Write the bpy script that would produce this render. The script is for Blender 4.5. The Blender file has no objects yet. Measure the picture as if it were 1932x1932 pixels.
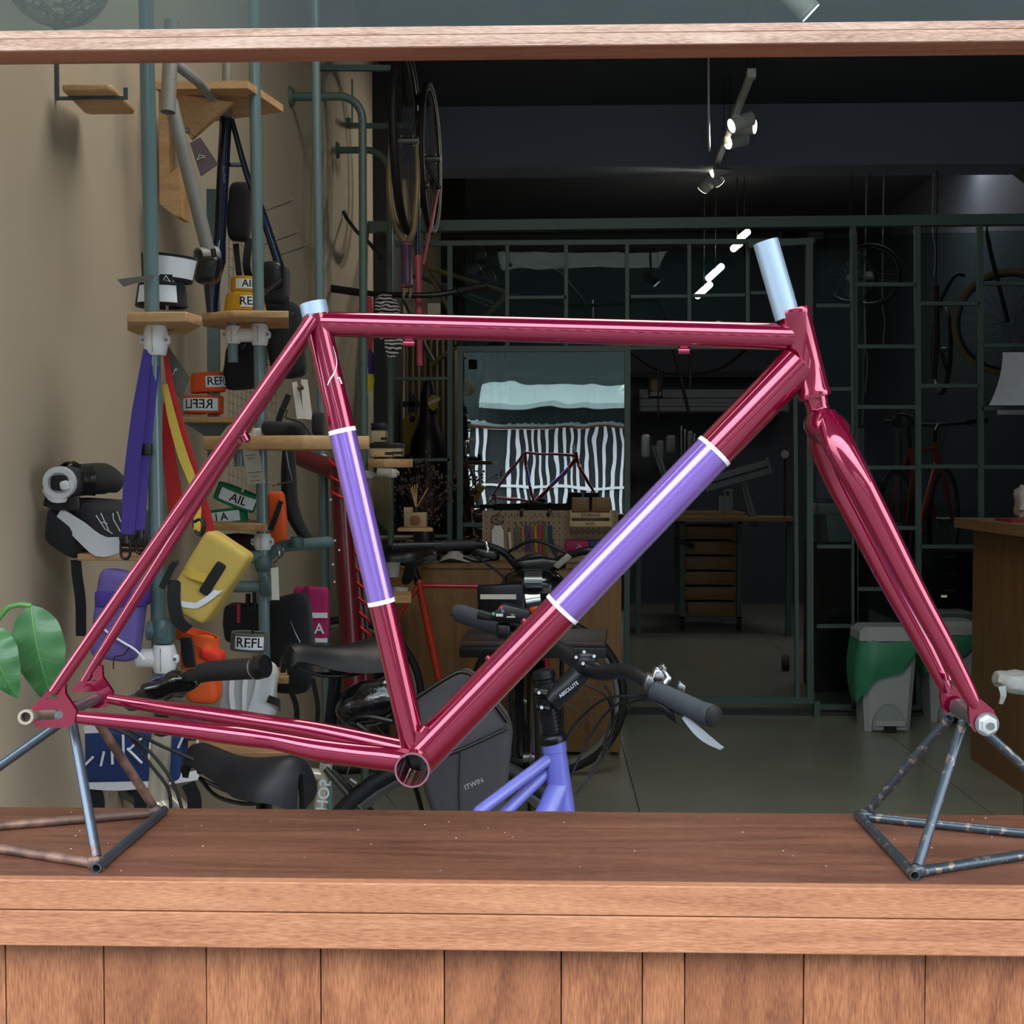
import bpy, bmesh, math, random
from mathutils import Vector, Matrix, noise
random.seed(7)
SC = bpy.context.scene
COL = SC.collection
# ------------------------------------------------------------------ camera
FPX = 2380.0
YAW, PITCH, ROLL = math.radians(1.7), math.radians(1.88), math.radians(0.0)
CAMLOC = Vector((0.0, -1.38, 1.32))
cam = bpy.data.objects.new('camera', bpy.data.cameras.new('camera'))
COL.objects.link(cam)
cam.data.sensor_fit = 'HORIZONTAL'; cam.data.sensor_width = 36.0
cam.data.lens = 36.0 * FPX / 1932.0
cam.data.clip_start = 0.02; cam.data.clip_end = 300
CROT = Matrix.Rotation(YAW, 3, 'Z') @ Matrix.Rotation(math.pi/2 - PITCH, 3, 'X') @ Matrix.Rotation(-ROLL, 3, 'Z')
cam.matrix_world = Matrix.Translation(CAMLOC) @ CROT.to_4x4()
SC.camera = cam
# ------------------------------------------------------------------ daylight, exposure
SC.view_settings.view_transform = 'Standard'
SC.view_settings.look = 'None'
SC.view_settings.gamma = 1.0
SC.view_settings.use_curve_mapping = False
SC.view_settings.exposure = -0.1
SC.cycles.max_bounces = 10
SC.cycles.diffuse_bounces = 5
SC.cycles.glossy_bounces = 5
SC.cycles.transparent_max_bounces = 24
SC.cycles.sample_clamp_indirect = 6.0
SKY = 10.5      # zenith strength
w = bpy.data.worlds.new('overcast_sky'); SC.world = w; w.use_nodes = True
bg = w.node_tree.nodes['Background']
# CIE overcast sky: three times brighter overhead than at the horizon, the same all around
_n, _l = w.node_tree.nodes, w.node_tree.links
_tc = _n.new('ShaderNodeTexCoord'); _sx = _n.new('ShaderNodeSeparateXYZ'); _l.new(_tc.outputs['Generated'], _sx.inputs[0])
_cl = _n.new('ShaderNodeClamp'); _l.new(_sx.outputs['Z'], _cl.inputs[0])
_ma = _n.new('ShaderNodeMath'); _ma.operation = 'MULTIPLY_ADD'; _ma.inputs[1].default_value = 2.0; _ma.inputs[2].default_value = 1.0
_l.new(_cl.outputs[0], _ma.inputs[0])
_ms = _n.new('ShaderNodeMath'); _ms.operation = 'MULTIPLY'; _ms.inputs[1].default_value = SKY / 3.0
_l.new(_ma.outputs[0], _ms.inputs[0]); _l.new(_ms.outputs[0], bg.inputs[1])
bg.inputs[0].default_value = (0.86, 0.93, 1.0, 1)

# ------------------------------------------------------------------ pixel -> world helpers (photo measured at 1932 px)
def P(px, py, Y):
    d = CROT @ Vector(((px-966)/FPX, (966-py)/FPX, -1.0))
    return CAMLOC + d * ((Y - CAMLOC.y) / d.y)
def PZ(px, py, z):
    d = CROT @ Vector(((px-966)/FPX, (966-py)/FPX, -1.0))
    return CAMLOC + d * ((z - CAMLOC.z) / d.z)
def S(n, Y):            # n photo pixels, in metres, at depth Y
    return n * (Y - CAMLOC.y) / FPX
def lin(c):
    c /= 255.0
    return c/12.92 if c <= 0.04045 else ((c+0.055)/1.055)**2.4
def C(h):
    return tuple(lin(int(h[i:i+2], 16)) for i in (0, 2, 4)) + (1.0,)
def V(*a): return Vector(a)
# ------------------------------------------------------------------ materials
_M = {}
def _nt(name):
    m = bpy.data.materials.new(name); m.use_nodes = True
    nt = m.node_tree
    return m, nt, nt.nodes['Principled BSDF']
def mat(name, h=None, rough=0.5, metal=0.0, var=0.12, scale=30.0, bump=0.0, coat=0.0, spec=0.5, emit=None, estr=1.0, sheen=0.0, trans=0.0):
    if name in _M: return _M[name]
    m, nt, b = _nt(name)
    col = C(h)
    N, L = nt.nodes, nt.links
    tc = N.new('ShaderNodeTexCoord'); nz = N.new('ShaderNodeTexNoise')
    nz.inputs['Scale'].default_value = scale; nz.inputs['Detail'].default_value = 4
    L.new(tc.outputs['Object'], nz.inputs['Vector'])
    mx = N.new('ShaderNodeMix'); mx.data_type = 'RGBA'
    mx.inputs[6].default_value = tuple(max(0, c*(1-var)) for c in col[:3]) + (1,)
    mx.inputs[7].default_value = tuple(min(1, c*(1+var)) for c in col[:3]) + (1,)
    L.new(nz.outputs['Fac'], mx.inputs[0]); L.new(mx.outputs[2], b.inputs['Base Color'])
    b.inputs['Roughness'].default_value = rough; b.inputs['Metallic'].default_value = metal
    b.inputs['Specular IOR Level'].default_value = spec
    b.inputs['Coat Weight'].default_value = coat; b.inputs['Coat Roughness'].default_value = 0.04
    if sheen: b.inputs['Sheen Weight'].default_value = sheen
    if trans: b.inputs['Transmission Weight'].default_value = trans
    if bump:
        bp = N.new('ShaderNodeBump'); bp.inputs['Strength'].default_value = bump; bp.inputs['Distance'].default_value = 0.004
        L.new(nz.outputs['Fac'], bp.inputs['Height']); L.new(bp.outputs[0], b.inputs['Normal'])
    if emit:
        b.inputs['Emission Color'].default_value = C(emit); b.inputs['Emission Strength'].default_value = estr
    _M[name] = m
    return m
def wood(name, dark, mid, light, axis='X', scale=1.0, rough=0.5, coat=0.0, bump=0.15, stretch=14.0, swirl=0.9, pore=0.55):
    """grain streaks running along one object axis"""
    if name in _M: return _M[name]
    m, nt, b = _nt(name); N, L = nt.nodes, nt.links
    tc = N.new('ShaderNodeTexCoord'); mp = N.new('ShaderNodeMapping')
    s = [stretch*scale]*3; s['XYZ'.index(axis)] = 1.0*scale
    mp.inputs['Scale'].default_value = s
    L.new(tc.outputs['Object'], mp.inputs['Vector'])
    n1 = N.new('ShaderNodeTexNoise'); n1.inputs['Scale'].default_value = 3.0; n1.inputs['Detail'].default_value = 6; n1.inputs['Distortion'].default_value = swirl
    L.new(mp.outputs[0], n1.inputs['Vector'])
    mp2 = N.new('ShaderNodeMapping'); s2 = [70*scale*3]*3; s2['XYZ'.index(axis)] = 6*scale*3
    mp2.inputs['Scale'].default_value = s2; L.new(tc.outputs['Object'], mp2.inputs['Vector'])
    n2 = N.new('ShaderNodeTexNoise'); n2.inputs['Scale'].default_value = 4.0; n2.inputs['Detail'].default_value = 3
    L.new(mp2.outputs[0], n2.inputs['Vector'])
    ad = N.new('ShaderNodeMath'); ad.operation = 'MULTIPLY_ADD'; ad.inputs[1].default_value = pore
    L.new(n2.outputs['Fac'], ad.inputs[0])
    sb = N.new('ShaderNodeMath'); sb.operation = 'MULTIPLY'; sb.inputs[1].default_value = 1.1-pore
    L.new(n1.outputs['Fac'], sb.inputs[0]); L.new(sb.outputs[0], ad.inputs[2])
    cr = N.new('ShaderNodeValToRGB'); e = cr.color_ramp.elements
    e[0].position = 0.36; e[0].color = C(dark); e[1].position = 0.72; e[1].color = C(light)
    k = e.new(0.53); k.color = C(mid)
    L.new(ad.outputs[0], cr.inputs[0]); L.new(cr.outputs[0], b.inputs['Base Color'])
    b.inputs['Roughness'].default_value = rough; b.inputs['Coat Weight'].default_value = coat; b.inputs['Coat Roughness'].default_value = 0.15
    bp = N.new('ShaderNodeBump'); bp.inputs['Strength'].default_value = bump; bp.inputs['Distance'].default_value = 0.002
    L.new(n2.outputs['Fac'], bp.inputs['Height']); L.new(bp.outputs[0], b.inputs['Normal'])
    _M[name] = m
    return m
def paint(name, h, edge, rough=0.28, metal=0.55):
    """candy metallic lacquer with fine flake and clear coat"""
    if name in _M: return _M[name]
    m, nt, b = _nt(name); N, L = nt.nodes, nt.links
    tc = N.new('ShaderNodeTexCoord')
    lw = N.new('ShaderNodeTexNoise'); lw.inputs['Scale'].default_value = 900; L.new(tc.outputs['Object'], lw.inputs['Vector'])
    mx = N.new('ShaderNodeMix'); mx.data_type = 'RGBA'; mx.inputs[6].default_value = C(edge); mx.inputs[7].default_value = C(h)
    L.new(lw.outputs['Fac'], mx.inputs[0]); L.new(mx.outputs[2], b.inputs['Base Color'])
    b.inputs['Metallic'].default_value = metal; b.inputs['Roughness'].default_value = rough
    b.inputs['Coat Weight'].default_value = 1.0; b.inputs['Coat Roughness'].default_value = 0.02; b.inputs['Coat IOR'].default_value = 1.6
    _M[name] = m
    return m
def worn(name, base, wear, lo=0.5, hi=0.58, scale=60, rough=0.4, metal=0.7):
    """painted or oiled steel with patches worn to another colour"""
    if name in _M: return _M[name]
    m, nt, b = _nt(name); N, L = nt.nodes, nt.links
    tc = N.new('ShaderNodeTexCoord'); nz = N.new('ShaderNodeTexNoise'); nz.inputs['Scale'].default_value = scale; nz.inputs['Detail'].default_value = 6
    L.new(tc.outputs['Object'], nz.inputs['Vector'])
    cr = N.new('ShaderNodeValToRGB'); e = cr.color_ramp.elements
    e[0].position = lo; e[0].color = C(base); e[1].position = hi; e[1].color = C(wear)
    L.new(nz.outputs['Fac'], cr.inputs[0]); L.new(cr.outputs[0], b.inputs['Base Color'])
    b.inputs['Roughness'].default_value = rough; b.inputs['Metallic'].default_value = metal
    bp = N.new('ShaderNodeBump'); bp.inputs['Strength'].default_value = 0.2; bp.inputs['Distance'].default_value = 0.002
    L.new(nz.outputs['Fac'], bp.inputs['Height']); L.new(bp.outputs[0], b.inputs['Normal'])
    _M[name] = m
    return m
def glass(name, tint='e8f2f0', refl=1.0, base=0.05, rough=0.0):
    """thin window glass: clear with a mirror share set by angle"""
    if name in _M: return _M[name]
    m, nt, b = _nt(name); N, L = nt.nodes, nt.links
    N.remove(b)
    tr = N.new('ShaderNodeBsdfTransparent'); tr.inputs[0].default_value = C(tint)
    gl = N.new('ShaderNodeBsdfGlossy'); gl.inputs['Roughness'].default_value = rough; gl.inputs[0].default_value = (0.95, 1.0, 1.0, 1)
    fr = N.new('ShaderNodeFresnel'); fr.inputs[0].default_value = 1.5
    ma = N.new('ShaderNodeMath'); ma.operation = 'MULTIPLY_ADD'; ma.inputs[1].default_value = refl; ma.inputs[2].default_value = base; ma.use_clamp = True
    nz = N.new('ShaderNodeTexNoise'); nz.inputs['Scale'].default_value = 2.5
    tc = N.new('ShaderNodeTexCoord'); L.new(tc.outputs['Object'], nz.inputs['Vector'])
    bp = N.new('ShaderNodeBump'); bp.inputs['Strength'].default_value = 0.04; bp.inputs['Distance'].default_value = 0.02
    L.new(nz.outputs['Fac'], bp.inputs['Height']); L.new(bp.outputs[0], gl.inputs['Normal'])
    ms = N.new('ShaderNodeMixShader')
    L.new(fr.outputs[0], ma.inputs[0]); L.new(ma.outputs[0], ms.inputs[0]); L.new(tr.outputs[0], ms.inputs[1]); L.new(gl.outputs[0], ms.inputs[2])
    L.new(ms.outputs[0], N['Material Output'].inputs[0])
    _M[name] = m
    return m
# ------------------------------------------------------------------ mesh builders
def crom(pts, n):
    pts = [Vector(p) for p in pts]
    if n <= 1 or len(pts) < 3: return pts, [i for i in range(len(pts))]
    out, ts = [], []
    q = [pts[0]*2-pts[1]] + pts + [pts[-1]*2-pts[-2]]
    for i in range(len(pts)-1):
        a, b, c, d = q[i:i+4]
        for j in range(n):
            t = j/n
            out.append(0.5*((2*b) + (c-a)*t + (2*a-5*b+4*c-d)*t*t + (3*b-a-3*c+d)*t**3)); ts.append(i+t)
    out.append(pts[-1]); ts.append(len(pts)-1)
    return out, ts
def lerpl(l, t):
    i = min(int(t), len(l)-2) if len(l) > 1 else 0
    return l[0] if len(l) == 1 else l[i]*(1-(t-i)) + l[i+1]*(t-i)
class MB:
    def __init__(self): self.bm = bmesh.new()
    def ring(self, c, a, b, n): return [self.bm.verts.new(c + a*math.cos(2*math.pi*k/n) + b*math.sin(2*math.pi*k/n)) for k in range(n)]
    def bridge(self, r0, r1):
        n = len(r0)
        for k in range(n):
            try: self.bm.faces.new((r0[k], r0[(k+1) % n], r1[(k+1) % n], r1[k]))
            except ValueError: pass
    def tube(self, pts, r, seg=14, sm=1, cap=True, hollow=0.0, flat=1.0, up=None, closed=False):
        """round tube along points; r a number or list; flat squashes across; hollow opens the ends"""
        rl = list(r) if isinstance(r, (list, tuple)) else [r]*len(pts)
        P_, T = crom(pts, sm)
        rad = [lerpl(rl, t) for t in T]
        n = len(P_); rings = []
        tan = []
        for i in range(n):
            if closed: d = P_[(i+1) % n] - P_[(i-1) % n]
            else: d = P_[min(i+1, n-1)] - P_[max(i-1, 0)]
            tan.append(d.normalized() if d.length > 1e-9 else Vector((0, 0, 1)))
        u = Vector(up) if up else (Vector((0, 0, 1)) if abs(tan[0].z) < 0.9 else Vector((0, 1, 0)))
        a = (u - tan[0]*u.dot(tan[0])).normalized()
        for i in range(n):
            a = (a - tan[i]*a.dot(tan[i])).normalized(); b = tan[i].cross(a)
            rings.append(self.ring(P_[i], a*rad[i], b*rad[i]*flat, seg))
            if i: self.bridge(rings[-2], rings[-1])
        if closed: self.bridge(rings[-1], rings[0])
        elif hollow:
            for rg, s, i in ((rings[0], 1, 0), (rings[-1], -1, n-1)):
                c = P_[i]; k = 1-hollow
                inner = [self.bm.verts.new(c + (v.co-c)*k) for v in rg]
                deep = [self.bm.verts.new(v.co + tan[i]*s*min(rad[i]*5, 0.06, 0.45*(P_[-1]-P_[0]).length)) for v in inner]
                self.bridge(rg, inner); self.bridge(inner, deep); self.bm.faces.new(deep)
        elif cap:
            self.bm.faces.new(rings[0]); self.bm.faces.new(rings[-1])
        return self
    def box(self, c, s, rz=0.0, M=None):
        r = bmesh.ops.create_cube(self.bm, size=1.0)
        m = Matrix.Translation(Vector(c)) @ (M.to_4x4() if M else Matrix.Rotation(rz, 4, 'Z')) @ Matrix.Diagonal((s[0], s[1], s[2], 1))
        bmesh.ops.transform(self.bm, matrix=m, verts=r['verts'])
        return self
    def span(self, a, b):       # box between two corners
        a, b = Vector(a), Vector(b)
        return self.box((a+b)/2, [abs(x) for x in (b-a)])
    def bar(self, a, b, w, h, up=(0, 0, 1)):   # rectangular bar from a to b
        a, b = Vector(a), Vector(b); t = (b-a).normalized(); u = Vector(up)
        if abs(t.dot(u)) > 0.95: u = Vector((0, 1, 0))
        s = t.cross(u).normalized(); u = s.cross(t)
        M = Matrix((s, t, u)).transposed()
        return self.box((a+b)/2, (w, (b-a).length, h), M=M)
    def prism(self, loop, vec, holes=()):
        vec = Vector(vec); bm2 = bmesh.new(); ed = []
        for lp in (loop,)+tuple(holes):
            vs = [bm2.verts.new(Vector(p)) for p in lp]
            for i in range(len(vs)): ed.append(bm2.edges.new((vs[i], vs[(i+1) % len(vs)])))
        nrm = Vector((0, 0, 0)); L = [Vector(p) for p in loop]
        for i in range(len(L)): nrm += L[i].cross(L[(i+1) % len(L)])
        bmesh.ops.triangle_fill(bm2, use_beauty=True, edges=ed, normal=nrm.normalized())
        g = bmesh.ops.extrude_face_region(bm2, geom=bm2.faces[:])
        bmesh.ops.translate(bm2, vec=vec, verts=[v for v in g['geom'] if isinstance(v, bmesh.types.BMVert)])
        bmesh.ops.recalc_face_normals(bm2, faces=bm2.faces[:])
        me = bpy.data.meshes.new('t'); bm2.to_mesh(me); self.bm.from_mesh(me); bpy.data.meshes.remove(me); bm2.free()
        return self
    def lathe(self, p0, p1, prof, seg=20, cap=True):
        """prof: (t along p0->p1, radius)"""
        p0, p1 = Vector(p0), Vector(p1); t = (p1-p0).normalized()
        u = Vector((0, 0, 1)) if abs(t.z) < 0.9 else Vector((0, 1, 0))
        a = (u - t*u.dot(t)).normalized(); b = t.cross(a); rs = []
        for q, r in prof:
            rs.append(self.ring(p0 + (p1-p0)*q, a*max(r, 1e-5), b*max(r, 1e-5), seg))
            if len(rs) > 1: self.bridge(rs[-2], rs[-1])
        if cap: self.bm.faces.new(rs[0]); self.bm.faces.new(rs[-1])
        return self
    def sup(self, c, ax, e=0.35, nu=24, nv=14, wr=0.0, ws=9.0, seed=0):
        """soft box / ellipsoid: ax three half-axis vectors, e roundness (1 = ellipsoid), wr wrinkle depth"""
        c = Vector(c); A = [Vector(a) for a in ax]
        sp = lambda x, k: math.copysign(abs(x)**k, x)
        rings = []
        for j in range(nv+1):
            ph = -math.pi/2 + math.pi*j/nv; row = []
            if j in (0, nv): rings.append([self.bm.verts.new(c + A[2]*(-1 if j == 0 else 1))]); continue
            for i in range(nu):
                th = 2*math.pi*i/nu
                x = sp(math.cos(ph), e)*sp(math.cos(th), e); y = sp(math.cos(ph), e)*sp(math.sin(th), e); z = sp(math.sin(ph), e)
                p = A[0]*x + A[1]*y + A[2]*z
                if wr:
                    k = noise.noise((c+p)*ws + Vector((seed*7.1, seed*3.3, 0)))
                    p = p*(1 + wr*k/max(p.length, 1e-4)*1.0)
                row.append(self.bm.verts.new(c+p))
            rings.append(row)
        for j in range(1, nv-1): self.bridge(rings[j], rings[j+1])
        for i in range(nu):
            self.bm.faces.new((rings[0][0], rings[1][(i+1) % nu], rings[1][i]))
            self.bm.faces.new((rings[nv][0], rings[nv-1][i], rings[nv-1][(i+1) % nu]))
        return self
    def ribbon(self, pts, wdir, w, th=0.002, sm=4):
        """flat strap along points, wdir its width direction"""
        P_, T = crom(pts, sm); wl = w if isinstance(w, (list, tuple)) else [w]*len(pts)
        wd = [Vector(x).normalized() for x in wdir] if isinstance(wdir, list) else [Vector(wdir).normalized()]*len(pts)
        rs = []
        for i, p in enumerate(P_):
            t = (P_[min(i+1, len(P_)-1)] - P_[max(i-1, 0)]).normalized()
            k = min(int(T[i]), len(wd)-1); k2 = min(k+1, len(wd)-1); f = T[i]-k
            d = (wd[k]*(1-f)+wd[k2]*f); d = (d - t*d.dot(t)).normalized(); n = t.cross(d)
            h = lerpl(wl, T[i])/2
            rs.append([self.bm.verts.new(q) for q in (p-d*h-n*th/2, p+d*h-n*th/2, p+d*h+n*th/2, p-d*h+n*th/2)])
            if i: self.bridge(rs[-2], rs[-1])
        self.bm.faces.new(rs[0]); self.bm.faces.new(rs[-1])
        return self
    def sheet(self, f, nu, nv, th=0.0015, off=None):
        """curved sheet f(u,v)->point, thickened"""
        g = [[Vector(f(i/nu, j/nv)) for i in range(nu+1)] for j in range(nv+1)]
        def nrm(i, j):
            a = g[j][min(i+1, nu)]-g[j][max(i-1, 0)]; b = g[min(j+1, nv)][i]-g[max(j-1, 0)][i]
            n = a.cross(b); return n.normalized() if n.length > 1e-12 else Vector((0, 1, 0))
        A = [[self.bm.verts.new(g[j][i]) for i in range(nu+1)] for j in range(nv+1)]
        B = [[self.bm.verts.new(g[j][i]+nrm(i, j)*th) for i in range(nu+1)] for j in range(nv+1)]
        F = self.bm.faces.new
        for j in range(nv):
            for i in range(nu):
                F((A[j][i], A[j][i+1], A[j+1][i+1], A[j+1][i])); F((B[j][i], B[j+1][i], B[j+1][i+1], B[j][i+1]))
        for i in range(nu):
            F((A[0][i], B[0][i], B[0][i+1], A[0][i+1])); F((A[nv][i], A[nv][i+1], B[nv][i+1], B[nv][i]))
        for j in range(nv):
            F((A[j][0], A[j+1][0], B[j+1][0], B[j][0])); F((A[j][nu], B[j][nu], B[j+1][nu], A[j+1][nu]))
        return self
    def stroke(self, pts2, fn, r):       # handwriting: polylines through a 2D->3D mapping
        for pl in pts2:
            self.tube([fn(*p) for p in pl], r, seg=5)
        return self
    def bevel(self, w, seg=2):
        ed = [e for e in self.bm.edges if len(e.link_faces) == 2 and e.calc_face_angle(0) > 0.5]
        bmesh.ops.bevel(self.bm, geom=ed, offset=w, segments=seg, profile=0.5, affect='EDGES', clamp_overlap=True)
        return self
def text_verts(s, size):
    cu = bpy.data.curves.new('t', 'FONT'); cu.body = s; cu.size = size; cu.align_x = 'CENTER'; cu.align_y = 'CENTER'; cu.resolution_u = 3; cu.extrude = size*0.01; cu.offset = size*0.012
    o = bpy.data.objects.new('t', cu); COL.objects.link(o)
    dg = bpy.context.evaluated_depsgraph_get(); me = bpy.data.meshes.new_from_object(o.evaluated_get(dg))
    bpy.data.objects.remove(o); bpy.data.curves.remove(cu)
    return me
def text_mb(s, size, fn):
    """lettering: each glyph vertex (x along, y up, z out) mapped by fn"""
    me = text_verts(s, size)
    for v in me.vertices: v.co = fn(v.co.x, v.co.y, v.co.z)
    mb = MB(); mb.bm.from_mesh(me); bpy.data.meshes.remove(me)
    return mb
def on_plane(o, x, y, out=None):
    o, x, y = Vector(o), Vector(x).normalized(), Vector(y).normalized(); n = x.cross(y)
    return lambda a, b, c=0.0: o + x*a + y*b + n*(c+0.0008)
# ------------------------------------------------------------------ objects
ROOTS = []
def obj(name, mb, m, parent=None, ang=40, kind=None):
    me = bpy.data.meshes.new(name)
    bmesh.ops.recalc_face_normals(mb.bm, faces=mb.bm.faces[:])
    mb.bm.to_mesh(me); mb.bm.free()
    for p in me.polygons: p.use_smooth = True
    me.set_sharp_from_angle(angle=math.radians(ang))
    me.materials.append(m)
    o = bpy.data.objects.new(name, me); COL.objects.link(o)
    if parent: o.parent = parent
    if kind: o['kind'] = kind
    return o
def thing(name, label, cat, group=None):
    o = bpy.data.objects.new(name, None); o.empty_display_size = 0.05; COL.objects.link(o)
    o['label'] = label; o['category'] = cat
    if group: o['group'] = group
    ROOTS.append(o)
    return o
def single(name, label, cat, mb, m, group=None, ang=40, kind=None):
    o = obj(name, mb, m, None, ang, kind); o['label'] = label; o['category'] = cat
    if group: o['group'] = group
    ROOTS.append(o)
    return o
def struct(name, mb, m, parent=None, ang=40):
    o = obj(name, mb, m, parent, ang)
    if not parent: o['kind'] = 'structure'
    return o
def kids(o): return [c for c in bpy.data.objects if c.parent == o]
def tree(o):
    r = [o]
    for c in o.children: r += tree(c)
    return r
def recenter():
    """origin of every thing to the middle of its base"""
    for r in ROOTS:
        ms = [o for o in tree(r) if o.type == 'MESH']
        lo = Vector((1e9,)*3); hi = Vector((-1e9,)*3)
        for o in ms:
            for v in o.data.vertices:
                for k in range(3): lo[k] = min(lo[k], v.co[k]); hi[k] = max(hi[k], v.co[k])
        c = Vector(((lo.x+hi.x)/2, (lo.y+hi.y)/2, lo.z))
        for me in {o.data for o in ms}: me.transform(Matrix.Translation(-c))
        r.location = c
def copy_thing(r, d, label=None, rz=0.0):
    """a copy of a (recentred) thing and of its parts and sub-parts"""
    def cp(o, par):
        c = o.copy(); COL.objects.link(c); c.parent = par
        for ch in o.children: cp(ch, c)
        return c
    n = cp(r, None); n.location = r.location + Vector(d); n.rotation_euler.z = rz
    if label: n['label'] = label
    return n
# ------------------------------------------------------------------ palette
WALL = mat('wall_paint', 'b3a58f', 0.85, var=0.07, scale=3, bump=0.05)
DARKWALL = mat('dark_wall_paint', '4a5058', 0.8, var=0.1, scale=2)
CEIL = mat('ceiling_paint', '4b5058', 0.85, var=0.1, scale=2)
FLOOR = mat('polished_concrete', '8f9284', 0.22, var=0.16, scale=3, bump=0.02, spec=0.4)
CNT_T = wood('counter_top_wood', '4a2e1f', '664131', '7f5541', 'X', 1.0, 0.42, bump=0.08)
CNT_F = wood('counter_edge_wood', '84503a', 'a46e4e', 'bc8763', 'X', 1.2, 0.5, pore=.65)
CNT_P = wood('counter_panel_wood', '693a24', '8f5a3a', 'ae7450', 'Z', 0.9, 0.5, stretch=5, swirl=2.2, pore=.62)
CNT_P2 = wood('counter_panel_wood_dark', '603522', '865335', 'a36b48', 'Z', 1.1, 0.5, stretch=4, swirl=3, pore=.6)
LINT = wood('weathered_wood', '8d6a58', 'bd9c88', 'd9bfae', 'X', 1.5, 0.7)
LINT_U = wood('lintel_under_wood', '6a3b28', '8a5239', '9c6446', 'X', 1.0, 0.6)
PLY = wood('shelf_pine', 'a07850', 'bd9468', 'cfa97c', 'X', 1.2, 0.55, bump=0.06)
DESK = wood('desk_veneer', '6d4c2b', '83603a', '957045', 'Z', 0.7, 0.5, bump=0.05)
GREEN = mat('green_steel', '506660', 0.45, 0.0, var=0.1, scale=25)
POLE = mat('grey_green_pipe', '627a7e', 0.3, 0.0, var=0.06, scale=20, coat=0.3)
WHITE = mat('white_plastic', 'dcdcdc', 0.35, var=0.03)
BLACK = mat('black_fabric', '14151a', 0.85, var=0.25, scale=60, bump=0.2, sheen=0.1)
BLKP = mat('black_plastic', '121316', 0.35, var=0.1)
BLKR = mat('black_rubber', '18191c', 0.6, var=0.15, scale=90)
CHROME = mat('bright_metal', 'c9ccd0', 0.18, 1.0, var=0.04)
STEEL = mat('dull_steel', '8d9092', 0.35, 0.9, var=0.08)
REFLW = mat('reflective_white', 'dfe6ee', 0.45, var=0.05, scale=20)
INK = mat('black_ink', '15120f', 0.6)
PAPER = mat('white_paper', 'd9d6cf', 0.8, var=0.04)
GLASS = glass('window_glass', 'e4efec', 1.0, 0.02)
PANE = glass('grid_pane_glass', 'd3dddd', 0.45, 0.0)
DOORG = glass('door_glass', '8a9c9c', 1.0, 0.22)
XL, XR = -0.98, 3.05
YB = 11.2
ZC = 3.66
ZK = 0.908
YP = 5.46           # glass partition
# ------------------------------------------------------------------ room shell
fl = struct('floor', MB().span((XL-.1, 0.10, -0.12), (XR+.1, YB+.1, -0.012)), mat('floor_bed', '3a3b36', 0.8))
k = 0
ys = [0.10, 1.25, 2.45, 3.65, 4.85, 5.9, 7.1, 8.3, 9.5, YB]
xs = [XL, 0.35, 1.7, XR]
for j in range(len(ys)-1):
    for i in range(len(xs)-1):
        struct('floor_slab', MB().span((xs[i]+.002, ys[j]+.002, -0.02), (xs[i+1]-.002, ys[j+1]-.002, 0)), FLOOR, fl)
struct('wall_left', MB().span((XL-.1, -0.05, -.1), (XL, YB, ZC)), WALL)
struct('wall_right', MB().span((XR, -0.05, -.1), (XR+.1, YB, ZC)), DARKWALL)
struct('wall_back', MB().span((XL-.1, YB, -.1), (XR+.1, YB+.1, ZC)), DARKWALL)
struct('ceiling', MB().span((XL-.1, -0.05, ZC), (XR+.1, YB+.1, ZC+.1)), CEIL)
struct('trim_1', MB().span((XL, 6.8, 3.27), (XR, 7.1, ZC)), mat('beam_paint', '7d8598', 0.8, var=0.06, scale=2))
XE = 0.95       # the counter ends here, the open shop entrance is to its right
wf = struct('wall_front', MB().span((XL-.1, -0.065, -.2), (XE, 0.08, ZK-.03)), mat('wall_core', '4a3222', 0.8))
# plank cladding under the counter
pj = [-205, 10, 195, 389, 605, 838, 1059, 1212, 1292, 1517, 1746, 1975, 2200]
zt = ZK-.071
for i in range(len(pj)-1):
    a, b = P(pj[i], 1850, -.104).x, P(pj[i+1], 1850, -.104).x
    m_ = (CNT_P, CNT_P, CNT_P2)[i % 3]
    struct('plank', MB().span((a+.0006, -.104 + (i % 3)*.0006, -.2), (b-.0006, -.064, zt+.006)).bevel(.0006, 1), m_, wf)
# counter: top slab and two edge boards
ct = struct('trim_2', MB().span((XL-.1, -.123, ZK-.03), (XE, .134, ZK)), CNT_T)
z1 = ZK-.0305
struct('board', MB().span((XL-.1, -.137, z1), (XE, -.122, ZK-.0002)).bevel(.0012, 1), CNT_F, ct)
struct('board', MB().span((XL-.1, -.1375, ZK-.0672), (XE, -.08, z1-.0008)).bevel(.0012, 1), CNT_F, ct)
# lintel / transom sash sill
ZL = 1.32+.4135
lt = struct('trim_3', MB().span((XL-.1, -.135, ZL), (XR+.1, -.095, ZL+.0115)).bevel(.001, 1), LINT_U)
struct('board', MB().span((XL-.1, -.1375, ZL+.0005), (XR+.1, -.1345, ZL+.0113)), LINT, lt)
struct('board', MB().span((XL-.1, -.133, ZL+.013), (XR+.1, -.097, ZL+.0215)).bevel(.001, 1), LINT, lt)
wn = struct('window_1', MB().span((XL-.1, -.135, ZC-.2), (XR+.1, -.06, ZC+.1)), LINT_U)
struct('pane', MB().span((XL, -.117, ZL+.02), (XR, -.113, ZC-.19)), glass('transom_glass', 'd5e0dd', 1.0, 0.13), wn)
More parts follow.
